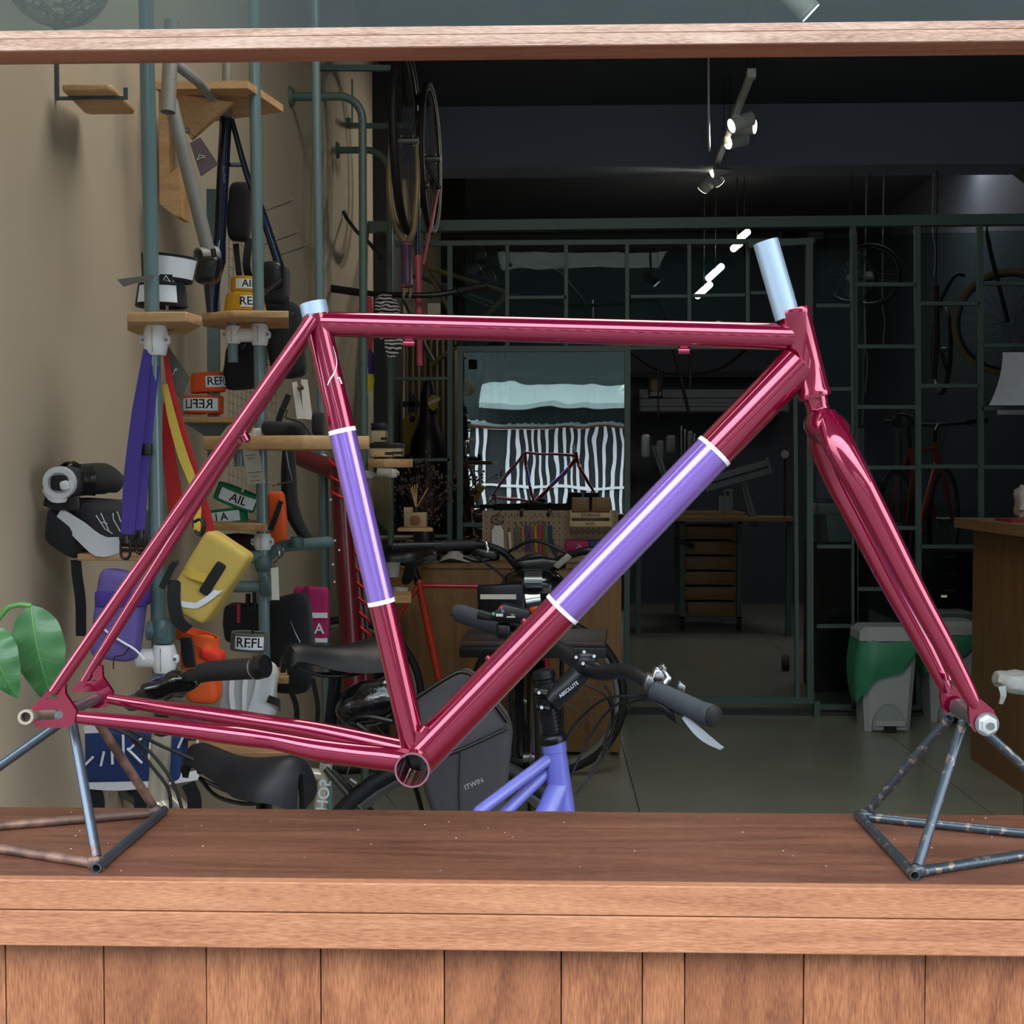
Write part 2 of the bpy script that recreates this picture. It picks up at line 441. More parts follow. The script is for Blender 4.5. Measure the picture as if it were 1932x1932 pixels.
# ------------------------------------------------------------------ street behind the camera (shows in reflections)
struct('trim_4', MB().span((-14, -16, -.35), (14, -.2, -.21)), mat('street_paving', '5c5b58', 0.85, var=0.15, scale=2))
struct('added_sky_shade', MB().span((-6, -1.9, 3.62), (6, -.14, 3.8)), mat('sky_shade_paint', '77797a', 0.8))  # unseen canopy slab, added to narrow the sky mirrored in the frame tubes
ob = thing('opposite_building', 'grey concrete building across the street seen only as a reflection', 'building')
obj('facade', MB().span((-13, -11.6, -.2), (13, -11, 5.9)), mat('grey_facade', '484c4e', 0.8, var=0.1, scale=1), ob)
obj('awning', MB().prism([(-1.2, -10.98, 2.9), (-1.2, -9.9, 2.5), (-1.2, -9.9, 2.42), (-1.2, -10.98, 2.75)], (5.2, 0, 0)), mat('white_awning', 'e6e8ea', 0.6), ob)
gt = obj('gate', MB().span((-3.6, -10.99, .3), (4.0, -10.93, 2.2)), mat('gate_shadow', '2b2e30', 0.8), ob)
bars = [obj('gate_bar', MB().box((-3.5, -10.9, 1.25), (.055, .04, 1.9)), mat('white_gate_bar', 'e9edf0', 0.5), gt)]
for i in range(1, 52):
    if i in (17, 18): continue
    b_ = bars[0].copy(); COL.objects.link(b_); b_.parent = gt; b_.location.x = i*.145
obj('gate_rail', MB().span((-3.6, -10.93, 1.0), (4, -10.86, 1.05)).span((-3.6, -10.93, 2.1), (4, -10.86, 2.18)), bars[0].active_material, gt)
# ------------------------------------------------------------------ steel and glass partition
pt = thing('glazed_partition', 'dark green steel grid partition with glass panes across the workshop', 'partition')
def pbar(x0, y0, x1, y1, w=.022, Y=YP, nm='bar', d=.03, par=None):
    return obj(nm, MB().bar(P(x0, y0, Y), P(x1, y1, Y), d if abs(x1-x0) > abs(y1-y0) else w, w if abs(x1-x0) > abs(y1-y0) else d), GREEN, par or pt)
pbar(690, 429, 1990, 414, .056, nm='header_rail', d=.06)
# left transom grid
pbar(745, 460, 1535, 455, .026)
for x in (849, 957, 1068, 1183, 1300, 1410): pbar(x, 462, x, 660 if x > 849 else 1335, .026 if x == 849 else .02)
for x0, x1, y in ((957, 1068, 562), (1190, 1296, 560), (1305, 1405, 558), (1415, 1500, 553), (740, 849, 715), (780, 849, 868), (745, 849, 1012), (1183, 1500, 657)): pbar(x0, y, x1, y-1, .016)
# sliding door with mirror-like glass
d1 = thing('sliding_door', 'green steel framed sliding door with strongly reflecting glass behind the pegboard desk', 'door')
YD = YP-.1
for a, b, c_, d_ in ((868, 655, 868, 1338), (1184, 655, 1182, 1338)): pbar(a, b, c_, d_, .03, YD, 'stile', .035, d1)
for y in (659, 1330): pbar(862, y, 1189, y-1, .03, YD, 'door_rail', .035, d1)
obj('pane', MB().span(P(874, 1328, YD), P(1178, 664, YD+.004)), DOORG, d1)
pbar(874, 990, 910, 990, .02, YD, 'mid_rail', .03, d1)
# open gate frame of the workshop doorway
d2 = thing('doorway_frame', 'green steel frame around the dark open doorway to the workshop', 'door frame')
pbar(1526, 450, 1528, 1326, .034, YD, 'post', .04, d2); pbar(1499, 660, 1504, 1326, .02, YD, 'post', .03, d2)
pbar(1186, 1318, 1532, 1321, .032, YD, 'bottom_rail', .035, d2); pbar(1410, 462, 1534, 455, .034, YD, 'top_rail', .036, d2)
obj('foot', MB().span(P(1536, 1356, YD), P(1545, 1322, YD+.04)), GREEN, d2)
# right grid of staggered panes
cols = [(1537, 1609, (448, 577, 734, 884, 1031, 1181, 1331)), (1613, 1730, (440, 537, 654, 768, 882, 996, 1111, 1225, 1331)), (1730, 1848, (436, 573, 728, 880, 1031, 1180, 1331)), (1848, 1965, (432, 535, 652, 771, 881, 996, 1111, 1225, 1331))]
for x0, x1, hs in cols:
    pbar(x1, 425, x1+3, 1338, .03)
    for a, b in zip(hs[:-1], hs[1:]):
        if a != hs[0]: pbar(x0+4, a, x1-2, a, .02)
        obj('pane', MB().span(P(x0+2, b-3, YP), P(x1-2, a+3, YP+.004)), PANE, pt)
    pbar(x0, 1333, x1, 1334, .03, nm='sill')
pbar(1612, 440, 1615, 1338, .02)
# left bay panes over the desk
for x0, x1, y0, y1 in ((853, 955, 468, 655), (960, 1066, 468, 655), (1071, 1181, 468, 655), (1186, 1298, 468, 655), (1303, 1408, 468, 655)):
    obj('pane', MB().span(P(x0, y1, YP), P(x1, y0, YP+.004)), PANE, pt)
# threshold strip
struct('trim_5', MB().span((XL, YP-.04, 0.0), (XR, YP+.08, .02)), mat('threshold', '3c423e', 0.5))
# framed picture on the far wall
fp = thing('framed_picture', 'dark framed print with a navy block on the far back wall', 'picture')
obj('frame', MB().span(P(1462, 462, 11.17), P(1561, 361, 11.2)), mat('picture_frame', '17181b', 0.5), fp)
obj('mount', MB().span(P(1470, 456, 11.16), P(1554, 368, 11.175)), mat('picture_mount', '6f7681', 0.8), fp)
obj('print', MB().span(P(1474, 450, 11.15), P(1523, 378, 11.165)), mat('navy_print', '14143c', 0.8), fp)
# ------------------------------------------------------------------ the bicycle frame in the window
RED = paint('candy_red', 'a00a40', '74042c', 0.13, 0.6)
LILAC = paint('lilac_metallic', '9a78d8', '7d5cbc', 0.2, 0.55)
SILV = mat('brushed_alloy', '9fb4c6', 0.5, 0.6, var=0.05, scale=120)
BAND = mat('white_band_paint', 'f2f2f4', 0.3, coat=0.5, var=0.02)
bf = thing('bicycle_frame', 'glossy candy red bicycle frame with lilac panels resting on two steel stands', 'bicycle frame')
F0 = lambda x, y, Y=0.0: P(x, y, Y)
def on_line(a, b, t): return a + (b-a)*t
# seat tube
sa, sb = F0(592, 578), F0(785, 1424)
rst = S(25, 0)
bc = F0(784, 1439); RO = S(31.5, 0)
def mitred(a_, b_, r0, r1, seg=36, mids=(), rads=()):
    """tube whose last end is cut to sit on the bottom bracket shell"""
    mb = MB(); mb.tube([a_, *mids, b_], [r0, *rads, r1], seg, 4 if mids else 1)
    mb.bm.verts.ensure_lookup_table(); last = mb.bm.verts[-seg:]
    t = (b_-(mids[-1] if mids else a_)).normalized(); t.y = 0; t.normalize(); s_ = V(-t.z, 0, t.x)
    for v in last:
        d = v.co-bc; la = d.dot(s_); al = d.dot(t)
        v.co += t*(-math.sqrt(max(0, RO*RO-la*la)) - al)
    return mb
obj('seat_tube', mitred(sa, F0(780, 1402), rst, rst, 32), RED, bf)
def band_of(nm, a, b, t0, t1, r, m, par): return obj(nm, MB().tube([on_line(a, b, t0), on_line(a, b, t1)], r, 32), m, par)
st = [o for o in kids(bf) if o.name.startswith('seat_tube')][0]
tl = lambda y: (y-578)/(1424-578)
band_of('lilac_panel', sa, sb, tl(813), tl(1133), rst+.0004, LILAC, st)
band_of('white_band', sa, sb, tl(808), tl(816), rst+.0008, BAND, st); band_of('white_band', sa, sb, tl(1130), tl(1138), rst+.0008, BAND, st)
ax = (sb-sa).normalized()
obj('seat_collar', MB().tube([sa-ax*.004, sa+ax*.010], S(25.5, 0), 32, hollow=.12), SILV, bf)
# seat tube scribble decal on the camera-right flank
def on_tube(a, b, r, lift=.0006):
    t = (b-a).normalized(); u = Vector((0, -1, 0)); u = (u - t*u.dot(t)).normalized(); s = t.cross(u)
    return lambda th, d: a + t*d + (u*math.cos(th) - s*math.sin(th))*(r+lift)
ot = on_tube(sa, sb, rst)
L_ = (sb-sa).length
def dec(pts): return [ot(th*(1), q*L_) for th, q in pts]
_s = 1 if ot(1.0, .1).x > ot(0, .1).x else -1
dcl = obj('decal', MB().tube([ot(_s*th, q*L_) for th, q in ((.95, .095), (1.0, .115), (.9, .135), (.55, .152), (.1, .166), (-.15, .176))], [.0004, .0007, .001, .0014, .0016, .0008], 6, 5, flat=.5), BAND, st)
obj('decal', MB().tube([ot(_s*th, q*L_) for th, q in ((.62, .166), (.85, .164), (.95, .178))], .0009, 6), BAND, st)
# top tube
ta, tb = F0(600, 611), F0(1503, 636)
obj('top_tube', MB().tube([ta, tb], [S(23.5, 0), S(25.5, 0)], 32), RED, bf)
# head tube with flared rims
ha, hb = F0(1497, 584), F0(1538, 751)
rh = S(29, 0)
obj('head_tube', MB().lathe(ha, hb, [(0, rh*1.06), (.015, rh*1.08), (.07, rh*1.08), (.09, rh), (.90, rh), (.93, rh*1.07), (.985, rh*1.07), (1, rh*1.03)], 36), RED, bf)
# down tube
da, db = F0(1507, 685), F0(788, 1433)
rdt = S(37.3, 0)
dt = obj('down_tube', mitred(da, db+(da-db).normalized()*.02, rdt, S(36.5, 0)), RED, bf)
td = lambda x: (1507-x)/(1507-788)
band_of('lilac_panel', da, db, td(1349), td(1064), rdt+.0003, LILAC, dt)
band_of('white_band', da, db, td(1352), td(1346.5), rdt+.0008, BAND, dt); band_of('white_band', da, db, td(1067), td(1061.5), rdt+.0008, BAND, dt)
# bottle bosses and cable guides
nd = Vector((-(db-da).z, 0, (db-da).x)).normalized()
if nd.z < 0: nd = -nd
for q in (.68, .775):
    p_ = on_line(da, db, q); obj('bottle_boss', MB().tube([p_+nd*(rdt-.003), p_+nd*(rdt+.0022)], .0035, 12, hollow=.4), RED, bf)
for q in (.22, .36):
    p_ = on_line(sa, sb, q); n2 = Vector((ax.z, 0, -ax.x)); n2 = n2 if n2.x > 0 else -n2
for (x, y) in ((772, 647), (1290, 661)):
    p_ = F0(x, y, -.002)
    obj('cable_guide', MB().tube([p_+V(-.006, 0, -.0005), p_+V(.006, 0, -.0006)], .0035, 14, hollow=.5).box(p_+V(0, 0, .004), (.008, .004, .006)), RED, bf)
obj('cable_guide', MB().tube([F0(798, 1383, -.012), F0(806, 1372, -.012)], .005, 12).box(F0(795, 1396, -.01), (.012, .012, .02)), RED, bf)
# bottom bracket shell: open ring
bb = MB(); ro, ri, hw = S(33.5, 0), S(29.5, 0), .034
bb.lathe(bc+V(0, -hw, 0), bc+V(0, hw, 0), [(0, ri), (0, ro), (1, ro), (1, ri)], 40)
for f in [f for f in bb.bm.faces if len(f.verts) > 4]: bb.bm.faces.remove(f)
inn = [v for v in bb.bm.verts]
r0 = bb.ring(bc+V(0, -hw, 0), V(ri, 0, 0), V(0, 0, ri), 40); r1 = bb.ring(bc+V(0, hw, 0), V(ri, 0, 0), V(0, 0, ri), 40); bb.bridge(r0, r1)
bmesh.ops.remove_doubles(bb.bm, verts=bb.bm.verts[:], dist=1e-5)
bbo = obj('bottom_bracket_shell', bb, RED, bf)
obj('bare_rim', MB().lathe(bc+V(0, -hw-.0012, 0), bc+V(0, -hw+.001, 0), [(0, ri), (0, ri+.0018), (1, ri+.0018), (1, ri)], 40, cap=False), mat('bare_pink_metal', 'a8848c', 0.35, 0.9), bbo)
# rear triangle
YN, YF = -.056, .056
obj('seat_stay', MB().tube([F0(583, 604, -.012), F0(572, 628, -.022), F0(397, 880, -.042), F0(125, 1271, YN), F0(112, 1292, YN)], [S(12.5, 0), S(13.5, 0), S(13, 0), S(11, 0), S(9, 0)], 18, 3), RED, bf)
obj('seat_stay', MB().tube([F0(588, 612, .012), F0(577, 634, .02), F0(415, 878, .042), F0(178, 1254, YF), F0(170, 1270, YF)], [S(11.5, 0), S(12.5, 0), S(12, 0), S(10, 0), S(8, 0)], 18, 3), RED, bf)
obj('brake_bridge', MB().tube([F0(444, 815, -.036), F0(464, 826, .036)], .0055, 14).tube([F0(455, 818, -.006), F0(462, 832, -.004)], .007, 12), RED, bf)
obj('chain_stay', mitred(F0(148, 1353, YN), F0(755, 1434, -.019), S(12, 0), S(23.5, 0), 20, [F0(300, 1369, -.05), F0(455, 1389, -.045), F0(520, 1398, -.036), F0(610, 1416, -.034)], [S(15, 0), S(18.5, 0), S(17, 0), S(21.5, 0)]), RED, bf)
obj('chain_stay', mitred(F0(205, 1318, YF), F0(752, 1412, .019), S(10.5, 0), S(20, 0), 20, [F0(300, 1334, .052), F0(450, 1356, .045), F0(530, 1368, .034), F0(610, 1382, .032)], [S(13.5, 0), S(17, 0), S(16, 0), S(19, 0)]), RED, bf)
dr = [(97.6, 1295.5), (60.7, 1336), (64, 1340), (112, 1338), (118, 1340), (121.5, 1346), (119, 1353), (113, 1356), (66, 1358.5), (63, 1361), (71.4, 1373), (130, 1372), (142, 1364), (146, 1340), (125, 1308.6), (124, 1287), (110, 1283)]
hole = [(104, 1301), (99, 1312), (88, 1319.5), (101, 1315.5), (116, 1319), (108, 1312)]
for Y in (YN-.003, YF-.003):
    q = [P(x, y, YN) for x, y in dr]; h_ = [P(x, y, YN) for x, y in hole]
    for v in q+h_: v.y = Y
    obj('dropout', MB().prism(q, (0, .006, 0), [h_]), RED, bf)
# fork
fk = obj('fork', MB().lathe(F0(1537, 745), F0(1548, 792), [(0, S(22, 0)), (.3, S(22, 0)), (.45, S(20, 0)), (1, S(24, 0))], 28).sup(F0(1560, 808), (V(.022, 0, -.012), V(0, .036, 0), V(.006, 0, .018)), .8, 28, 16), RED, bf)
obj('steerer_tube', MB().tube([F0(1444.5, 456), F0(1486, 600)], S(23.5, 0), 28, hollow=.1), SILV, fk)
Yn, Yf = -.047, .047
bl = [(1558, 786, -.018, 22), (1582, 838, -.036, 29), (1618, 905, Yn, 27), (1662, 990, Yn, 25), (1722, 1108, Yn, 22), (1786, 1226, Yn, 19), (1830, 1312, Yn, 15), (1840, 1334, Yn, 11)]
obj('fork_blade', MB().tube([P(a, b, Y) for a, b, Y, r in bl], [S(r, Y) for a, b, Y, r in bl], 26, 4), RED, fk)
bf2 = []
for a, b, Y, r in bl:
    v = P(a, b, Y); v.y = -Y; bf2.append(v)
obj('fork_blade', MB().tube(bf2, [S(r, -.04) for a, b, Y, r in bl], 26, 4), RED, fk)
obj('cable_boss', MB().tube([P(1786, 1270, Yf-.014), P(1789, 1284, Yf-.016)], .004, 10), RED, fk)
# fork ends: rounded hook plates
fe = [(1826, 1322), (1848, 1318), (1872, 1338), (1881, 1358), (1880, 1376), (1871, 1386), (1862, 1382), (1873, 1370), (1872, 1356), (1862, 1347), (1849, 1350), (1843, 1360), (1845, 1374), (1838, 1380), (1829, 1366), (1826, 1345)]
for Y in (Yn-.004, Yf-.002):
    q = [P(x, y, Yn) for x, y in fe]
    for v in q: v.y = Y
    obj('fork_end', MB().prism(q, (0, .006, 0)), RED, fk)
# ------------------------------------------------------------------ steel stands
def foot(px, py): return PZ(px, py, ZK+S(9, 0))
LS = worn('oily_worn_steel', '5a6673', '6b5044', .58, .7, 60, .32, .75)
LSR = worn('rusty_steel', '5d4a42', '8d6f62', .45, .62, 30, .55, .5)
RS = worn('worn_black_steel', '465059', '8a7c72', .57, .63, 110, .36, .6)
ls = thing('frame_stand', 'rusty tubular steel stand under the rear dropouts at left', 'stand', None)
FL, BL, LL = foot(186, 1628), foot(304, 1533), foot(-180, 1573)
rT = S(9.3, -.03)
axc = P(112, 1352, YN); axc.y = 0
tt = lambda a, b, m, par, nm='tube', ext=0.0: obj(nm, MB().tube([a-(b-a).normalized()*ext, b+(b-a).normalized()*ext], rT, 18, hollow=.25), m, par)
tt(FL+V(.004, -.006, 0), BL, LS, ls, 'base_tube', .012); tt(FL+V(-.006, .0, 0), LL, LSR, ls, 'base_tube', .004); tt(BL+V(-.007, -.002, 0), LL, LSR, ls, 'base_tube', .0)
apx = Vector((axc.x, 0, axc.z-.012))
tt(FL+V(-.002, 0, .006), apx+V(.0, -.02, 0), LS, ls, 'upright'); tt(BL+V(-.008, -.001, .006), apx+V(.012, .012, 0), LSR, ls, 'upright'); tt(LL, apx+V(-.012, 0, 0), LS, ls, 'upright')
obj('axle', MB().tube([axc+V(0, -.054, 0), axc+V(0, .054, 0)], .0062, 16), STEEL, ls)
obj('axle_sleeve', MB().tube([P(48, 1353, -.074), P(64, 1351, -.03)], S(14.5, -.07), 20, hollow=.35).tube([P(64, 1351, -.03), P(100, 1349, .05)], S(10, -.03), 16), mat('bare_sleeve', '9c9284', .5, .4), ls)
rs = thing('frame_stand', 'chipped black tubular steel stand holding the fork ends at right', 'stand', None)
FR, BR, RR = foot(1724, 1644), foot(1622, 1540), foot(2089, 1588)
tt(FR+V(-.003, -.006, 0), BR, RS, rs, 'base_tube', .008); tt(FR+V(.007, .0, 0), RR, RS, rs, 'base_tube', .002); tt(BR+V(.008, -.004, 0), RR, RS, rs, 'base_tube', 0)
for c_ in (FL+V(-.003, -.001, .001), BL+V(-.007, -.003, .002)): obj('weld', MB().sup(c_, (V(.009, 0, 0), V(0, .007, 0), V(0, 0, .0075)), .9, 16, 10, .002, 200, 3), LSR, ls)
for c_ in (FR+V(.004, -.001, .001), BR+V(.007, -.003, .002)): obj('weld', MB().sup(c_, (V(.009, 0, 0), V(0, .007, 0), V(0, 0, .0075)), .9, 16, 10, .002, 200, 4), RS, rs)
fax = P(1858, 1364, Yn); fax.y = 0
apr = Vector((fax.x-.012, 0, fax.z-.006))
tt(FR+V(.004, 0, .006), apr+V(.0, -.014, 0), RS, rs, 'upright'); tt(BR+V(.009, -.002, .006), apr+V(-.006, .012, 0), RS, rs, 'upright'); tt(RR, apr+V(.014, 0, 0), RS, rs, 'upright')
axm = Vector((fax.x, 0, fax.z))
obj('axle', MB().tube([axm+V(0, -.062, 0), axm+V(0, .062, 0)], .0048, 14), CHROME, rs)
obj('axle_sleeve', MB().tube([axm+V(0, -.036, 0), axm+V(0, .036, 0)], .011, 18), STEEL, rs)
for s in (-1, 1):
    n_ = MB().lathe(axm+V(0, s*.0535, 0), axm+V(0, s*.0625, 0), [(0, .0105), (.35, .0105), (.36, .0088), (1, .0082)], 6)
    obj('washer', MB().lathe(axm+V(0, s*.0515, 0), axm+V(0, s*.0545, 0), [(0, .0125), (1, .0125)], 24), STEEL, rs)
    obj('axle_end', MB().lathe(axm+V(0, s*.0535, 0), axm+V(0, s*.0655, 0), [(0, .0045), (1, .0042)], 14), STEEL, rs)
    obj('axle_nut', n_, mat('zinc_nut', 'd6dcdc', .3, .6, var=.05), rs)

rng = random.Random(11); mb = MB()
for i in range(46):
    q = V(rng.uniform(-.62, .52), rng.uniform(-.11, .12), ZK+.0003)
    mb.sup(q, (V(rng.uniform(.0004, .0012), 0, 0), V(0, rng.uniform(.0004, .001), 0), V(0, 0, .0003)), .9, 6, 4)
single('dust_specks', 'tiny pale paint specks scattered over the wooden counter top', 'dust', mb, PAPER, kind='stuff')
# ------------------------------------------------------------------ pipe rack along the left wall
rk = thing('pipe_rack', 'grey green pipe display rack with pale wooden shelves along the left wall', 'rack')
def vpole(px, py, Y, z0, z1, r=.014, nm='pole', lean=.011):
    p = P(px, py, Y); return obj(nm, MB().tube([(p.x+lean*(p.z-z0), Y, z0), (p.x-lean*(z1-p.z), Y, z1)], r, 20), POLE, rk)
Y1, Y2, Y3, Y4, Y5 = 1.0, 1.68, 2.62, 3.4, 4.45
vpole(288, 640, Y1, 0.0, ZC); vpole(489, 640, Y2, 0.0, ZC); vpole(602, 500, Y3, 0.3, ZC)
vpole(612, 1000, Y3-.05, 0.0, P(605, 868, Y3).z)
# two arches that carry bikes
for (x0, x1, yt, Y, yb) in ((512, 684, 183, Y4, 1250), (570, 735, 284, Y5, 1120)):
    a, b, c_ = P(x0, yt, Y), P(x1-42, yt, Y), P(x1, yt+48, Y)
    m_ = P(x1-11, yt+12, Y)
    e_ = P(x1, yb, Y); e_.x = c_.x
    rA = S(44, Y); zc_ = a.z-rA; xc_ = c_.x-rA
    obj('arch', MB().tube([a]+[V(xc_+rA*math.sin(q*.1964), Y, zc_+rA*math.cos(q*.1964)) for q in range(9)]+[V(c_.x, Y, 0)], .0155, 16), GREEN, rk)
    obj('wall_flange', MB().lathe(V(XL, Y, a.z), V(XL+.015, Y, a.z), [(0, .04), (1, .03)], 18).tube([V(XL, Y, a.z), a], .0155, 14), GREEN, rk)
# flat hanger brackets on the wall
for (x0, y0, x1, Y) in ((571, 128, 742, 3.9), (645, 237, 800, 4.75)):
    b_ = thing('wall_bracket', 'dark green flat steel wall bracket %s' % ('reaching out level just under the wooden lintel' if y0 < 200 else 'reaching behind the hanging front wheel'), 'bracket')
    a = P(x0, y0, Y)
    obj('plate', MB().bar(P(x0, 125, Y) if y0 < 200 else P(x0, 140, Y), P(x0-3, 245, Y), .022, .03, up=(0, 1, 0)), GREEN, b_)
    obj('arm', MB().bar(a, P(x1, y0+1, Y), .022, .022), GREEN, b_)
    obj('wall_plate', MB().span((XL, Y-.03, P(x0, 240, Y).z), (XL+.02, Y+.03, a.z+.03)).bar(V(XL, Y, a.z), a, .02, .02), GREEN, b_)
def joint(px, py, Y, h=.052, r=.021, m=WHITE, side=None, screw=1):
    """moulded pipe joint: waisted sleeve with lugs and bolts"""
    c = P(px, py, Y); mb = MB()
    mb.lathe(c+V(0, 0, -h/2), c+V(0, 0, h/2), [(0, r*.82), (.06, r*.9), (.3, r*1.06), (.7, r*1.06), (.94, r*.9), (1, r*.82)], 24)
    if side: mb.tube([c, c+V(*side)], r*.85, 16)
    j = obj('pipe_joint', mb, m, rk)
    if screw:
        for s in (-1, 1):
            q = c+V(s*r*1.06, -r*.35, 0)
            obj('lug', MB().sup(q+V(0, .004, 0), (V(.0065, 0, 0), V(0, .007, 0), V(0, 0, .009)), .7, 12, 8), m, j)
            obj('bolt', MB().lathe(q-V(0, .003, 0), q-V(0, .0065, 0), [(0, .0035), (1, .003)], 6), STEEL, j)
        obj('seam', MB().box(c+V(0, -r*1.05, 0), (.0008, .002, h*.8)), STEEL, j)
    return j
joint(294, 642, Y1, .058, .0215); joint(490, 632, Y2, .052, .0205, side=(-.058, 0, 0)); joint(440, 632, Y2, .043, .019, screw=1)
joint(490, 828, Y2, .052, .0205, side=(-.04, 0, -.006)); joint(496, 1022, Y2, .04, .021); joint(310, 1242, Y1-.02, .053, .022, side=(-.05, 0, 0), screw=1)
joint(605, 868, Y3, .036, .021); joint(740, 893, Y4+.3, .035, .022, side=(-.06, 0, .004)); joint(695, 895, Y4, .03, .02)
G2 = mat('green_plastic_joint', '4d6365', .4)
joint(309, 1190, Y1-.02, .046, .0215, G2, side=(-.03, 0, 0), screw=0); joint(503, 1105, Y2, .05, .02, G2, screw=0); joint(497, 1063, Y2, .04, .02, G2, screw=0); joint(560, 1024, Y2+.12, .03, .017, G2, screw=0)
g_ = P(309, 1192, Y1-.02); obj('pipe_end', MB().tube([g_, g_+V(.004, -.024, 0)], .008, 14, hollow=.4), G2, rk)
obj('stub', MB().tube([P(438, 600, Y2), P(440, 684, Y2)], .0125, 16), POLE, rk)
obj('stub', MB().tube([P(450, 845, Y2), P(452, 880, Y2)], .0125, 16), POLE, rk)
obj('rail', MB().tube([P(420, 1054, Y2), P(500, 1050, Y2)], .016, 16, hollow=.2), POLE, rk)
obj('rail', MB().tube([P(440, 1107, Y2), P(510, 1107, Y2)], .014, 16), POLE, rk)
obj('rail', MB().tube([P(500, 1050, Y2+.05), P(535, 1030, Y2+.15), P(620, 1023, Y2+.35)], .016, 16), POLE, rk)
obj('wall_post', MB().bar(P(402, 358, 1.9), P(404, 900, 1.9), .03, .02, up=(0, 1, 0)), POLE, rk)
obj('wall_post', MB().bar(P(660, 150, 4.9), P(660, 235, 4.9), .03, .02, up=(0, 1, 0)), POLE, rk)
# shelves
def shelf(pts, Y0, th, m=PLY, nm='shelf'):
    """board given by (px offset from wall..., dy) corners: (px at its own depth, Y)"""
    z = P(pts[0][0], Y0, pts[0][1]).z
    q = [V(P(px, Y0, Y).x, Y, z) for px, Y in pts]
    return obj(nm, MB().prism(q, (0, 0, th)).bevel(.0015, 1), m, rk)
shelf([(241, .93), (352, .93), (381, 1.0), (352, 1.15), (260, 1.16), (240, 1.08)], 607, .018)
shelf([(381, 1.62), (440, 1.56), (545, 1.58), (545, 1.80), (420, 1.83), (383, 1.75)], 604, .016)
shelf([(342, 1.72), (462, 1.72), (462, 1.88), (342, 1.88)], 797, .014)
shelf([(384, 1.62), (572, 1.56), (697, 1.63), (690, 1.82), (390, 1.82)], 848, .032)
shelf([(398, 1.66), (503, 1.60), (503, 1.83), (398, 1.86)], 1000, .018)
shelf([(146, .98), (300, .98), (300, 1.16), (170, 1.18)], 1058, .013)
shelf([(694, 3.33), (725, 3.28), (779, 3.36), (770, 3.55), (694, 3.55)], 882, .032)
shelf([(750, 3.66), (817, 3.66), (812, 3.78), (755, 3.78)], 1003, .014)
shelf([(486, 1.70), (545, 1.70), (545, 1.86), (486, 1.86)], 1290, .018)
shelf([(316, 1.55), (545, 1.55), (545, 1.75), (316, 1.75)], 1442, .03)
shelf([(742, 3.2), (776, 3.2), (776, 3.4), (742, 3.4)], 1138, .025)
obj('shelf_bracket', MB().prism([P(352, 800, 1.8), P(430, 800, 1.8), P(405, 832, 1.8), P(400, 832, 1.8)], (0, .01, 0)), POLE, rk)
obj('shelf_bracket', MB().prism([P(296, 612, 1.06), P(346, 618, 1.06), P(318, 625, 1.06)], (0, .012, 0)), STEEL, rk)
# small wooden ledge on a thin steel bracket on the wall
wl = thing('wall_ledge', 'small rounded wooden ledge on a thin blue grey wire bracket near the lintel', 'shelf')
YW = 1.08
zl = P(160, 170, YW).z
q = [V(P(x, 180, Y).x, Y, zl) for x, Y in ((117, 1.085), (122, 1.08), (203, 1.08), (214, 1.09), (254, 1.235), (252, 1.25), (170, 1.25), (160, 1.24))]
obj('board', MB().prism(q, (0, 0, .012)).bevel(.003, 2), PLY, wl)
obj('bracket', MB().bar(V(XL+.003, 1.12, zl+.16), V(XL+.003, 1.12, zl-.006), .006, .010).bar(V(XL, 1.12, zl-.004), V(P(240, 190, 1.12).x, 1.12, zl-.004), .006, .006).bar(V(P(237, 190, 1.12).x, 1.12, zl-.004), V(P(237, 190, 1.12).x, 1.12, zl+.016), .008, .003), mat('blue_grey_wire', '4a5a62', .4, .4), wl)

# ------------------------------------------------------------------ rolled reflective trouser bands
def band(name, label, px, py, Y, r, h, col, tilt=0.0, txt='', lab=(-55, 50), flip=False, squash=.75, gap=None, labh=.62, taper=0.0, group=None):
    c = P(px, py, Y); M_ = Matrix.Rotation(tilt, 3, 'Y'); t = thing(name, label, 'trouser band', group)
    def f(th, z, rr):
        k = 1 - taper*(z/h)
        return c + M_ @ V(math.sin(th)*rr*k, -math.cos(th)*rr*squash*k, z)
    a0, a1 = (-math.pi*.98, math.pi*.98)
    obj('strap', MB().sheet(lambda u, v: f(a0+(a1-a0)*u, (v-.5)*h, r), 44, 3, .0025), col, t)
    for s in (-.5, .5):
        obj('hem', MB().tube([f(a0+(a1-a0)*i/40, s*h, r) for i in range(41)], .0022, 6), col, t)
    l0, l1 = math.radians(lab[0]), math.radians(lab[1])
    lb = obj('reflective_patch', MB().sheet(lambda u, v: f(l0+(l1-l0)*u, (v-.5)*h*labh, r+.0035), 20, 1, .001), REFLW, t)
    if txt:
        W = (l1-l0)*r; n = len(txt); mid = (l0+l1)/2
        obj('lettering', text_mb(txt, h*labh*1.05, lambda x, y, z: f(mid+(x/(r+.004))*(-1 if flip else 1), y, r+.0052)), INK, lb)
    return t
OR = mat('orange_fabric', 'd9571f', .8, scale=60, bump=.15); YE = mat('mustard_fabric', 'c9971f', .8, scale=60, bump=.15)
GR = mat('green_band_fabric', '16764a', .7, scale=60, bump=.1); GY = mat('grey_band_fabric', '5a5b58', .8, scale=60)
b1 = band('trouser_band', 'black band with wide white patch, lower of the two on the top left shelf', 305, 558, 1.075, .046, .042, BLACK, .02, '', (-48, 48), labh=.78, taper=.12)
b2 = band('trouser_band', 'black band with white patch tipped on top of the lower black one', 318, 507, 1.075, .050, .046, BLACK, .10, '', (-8, 80), labh=.82, taper=-.12)
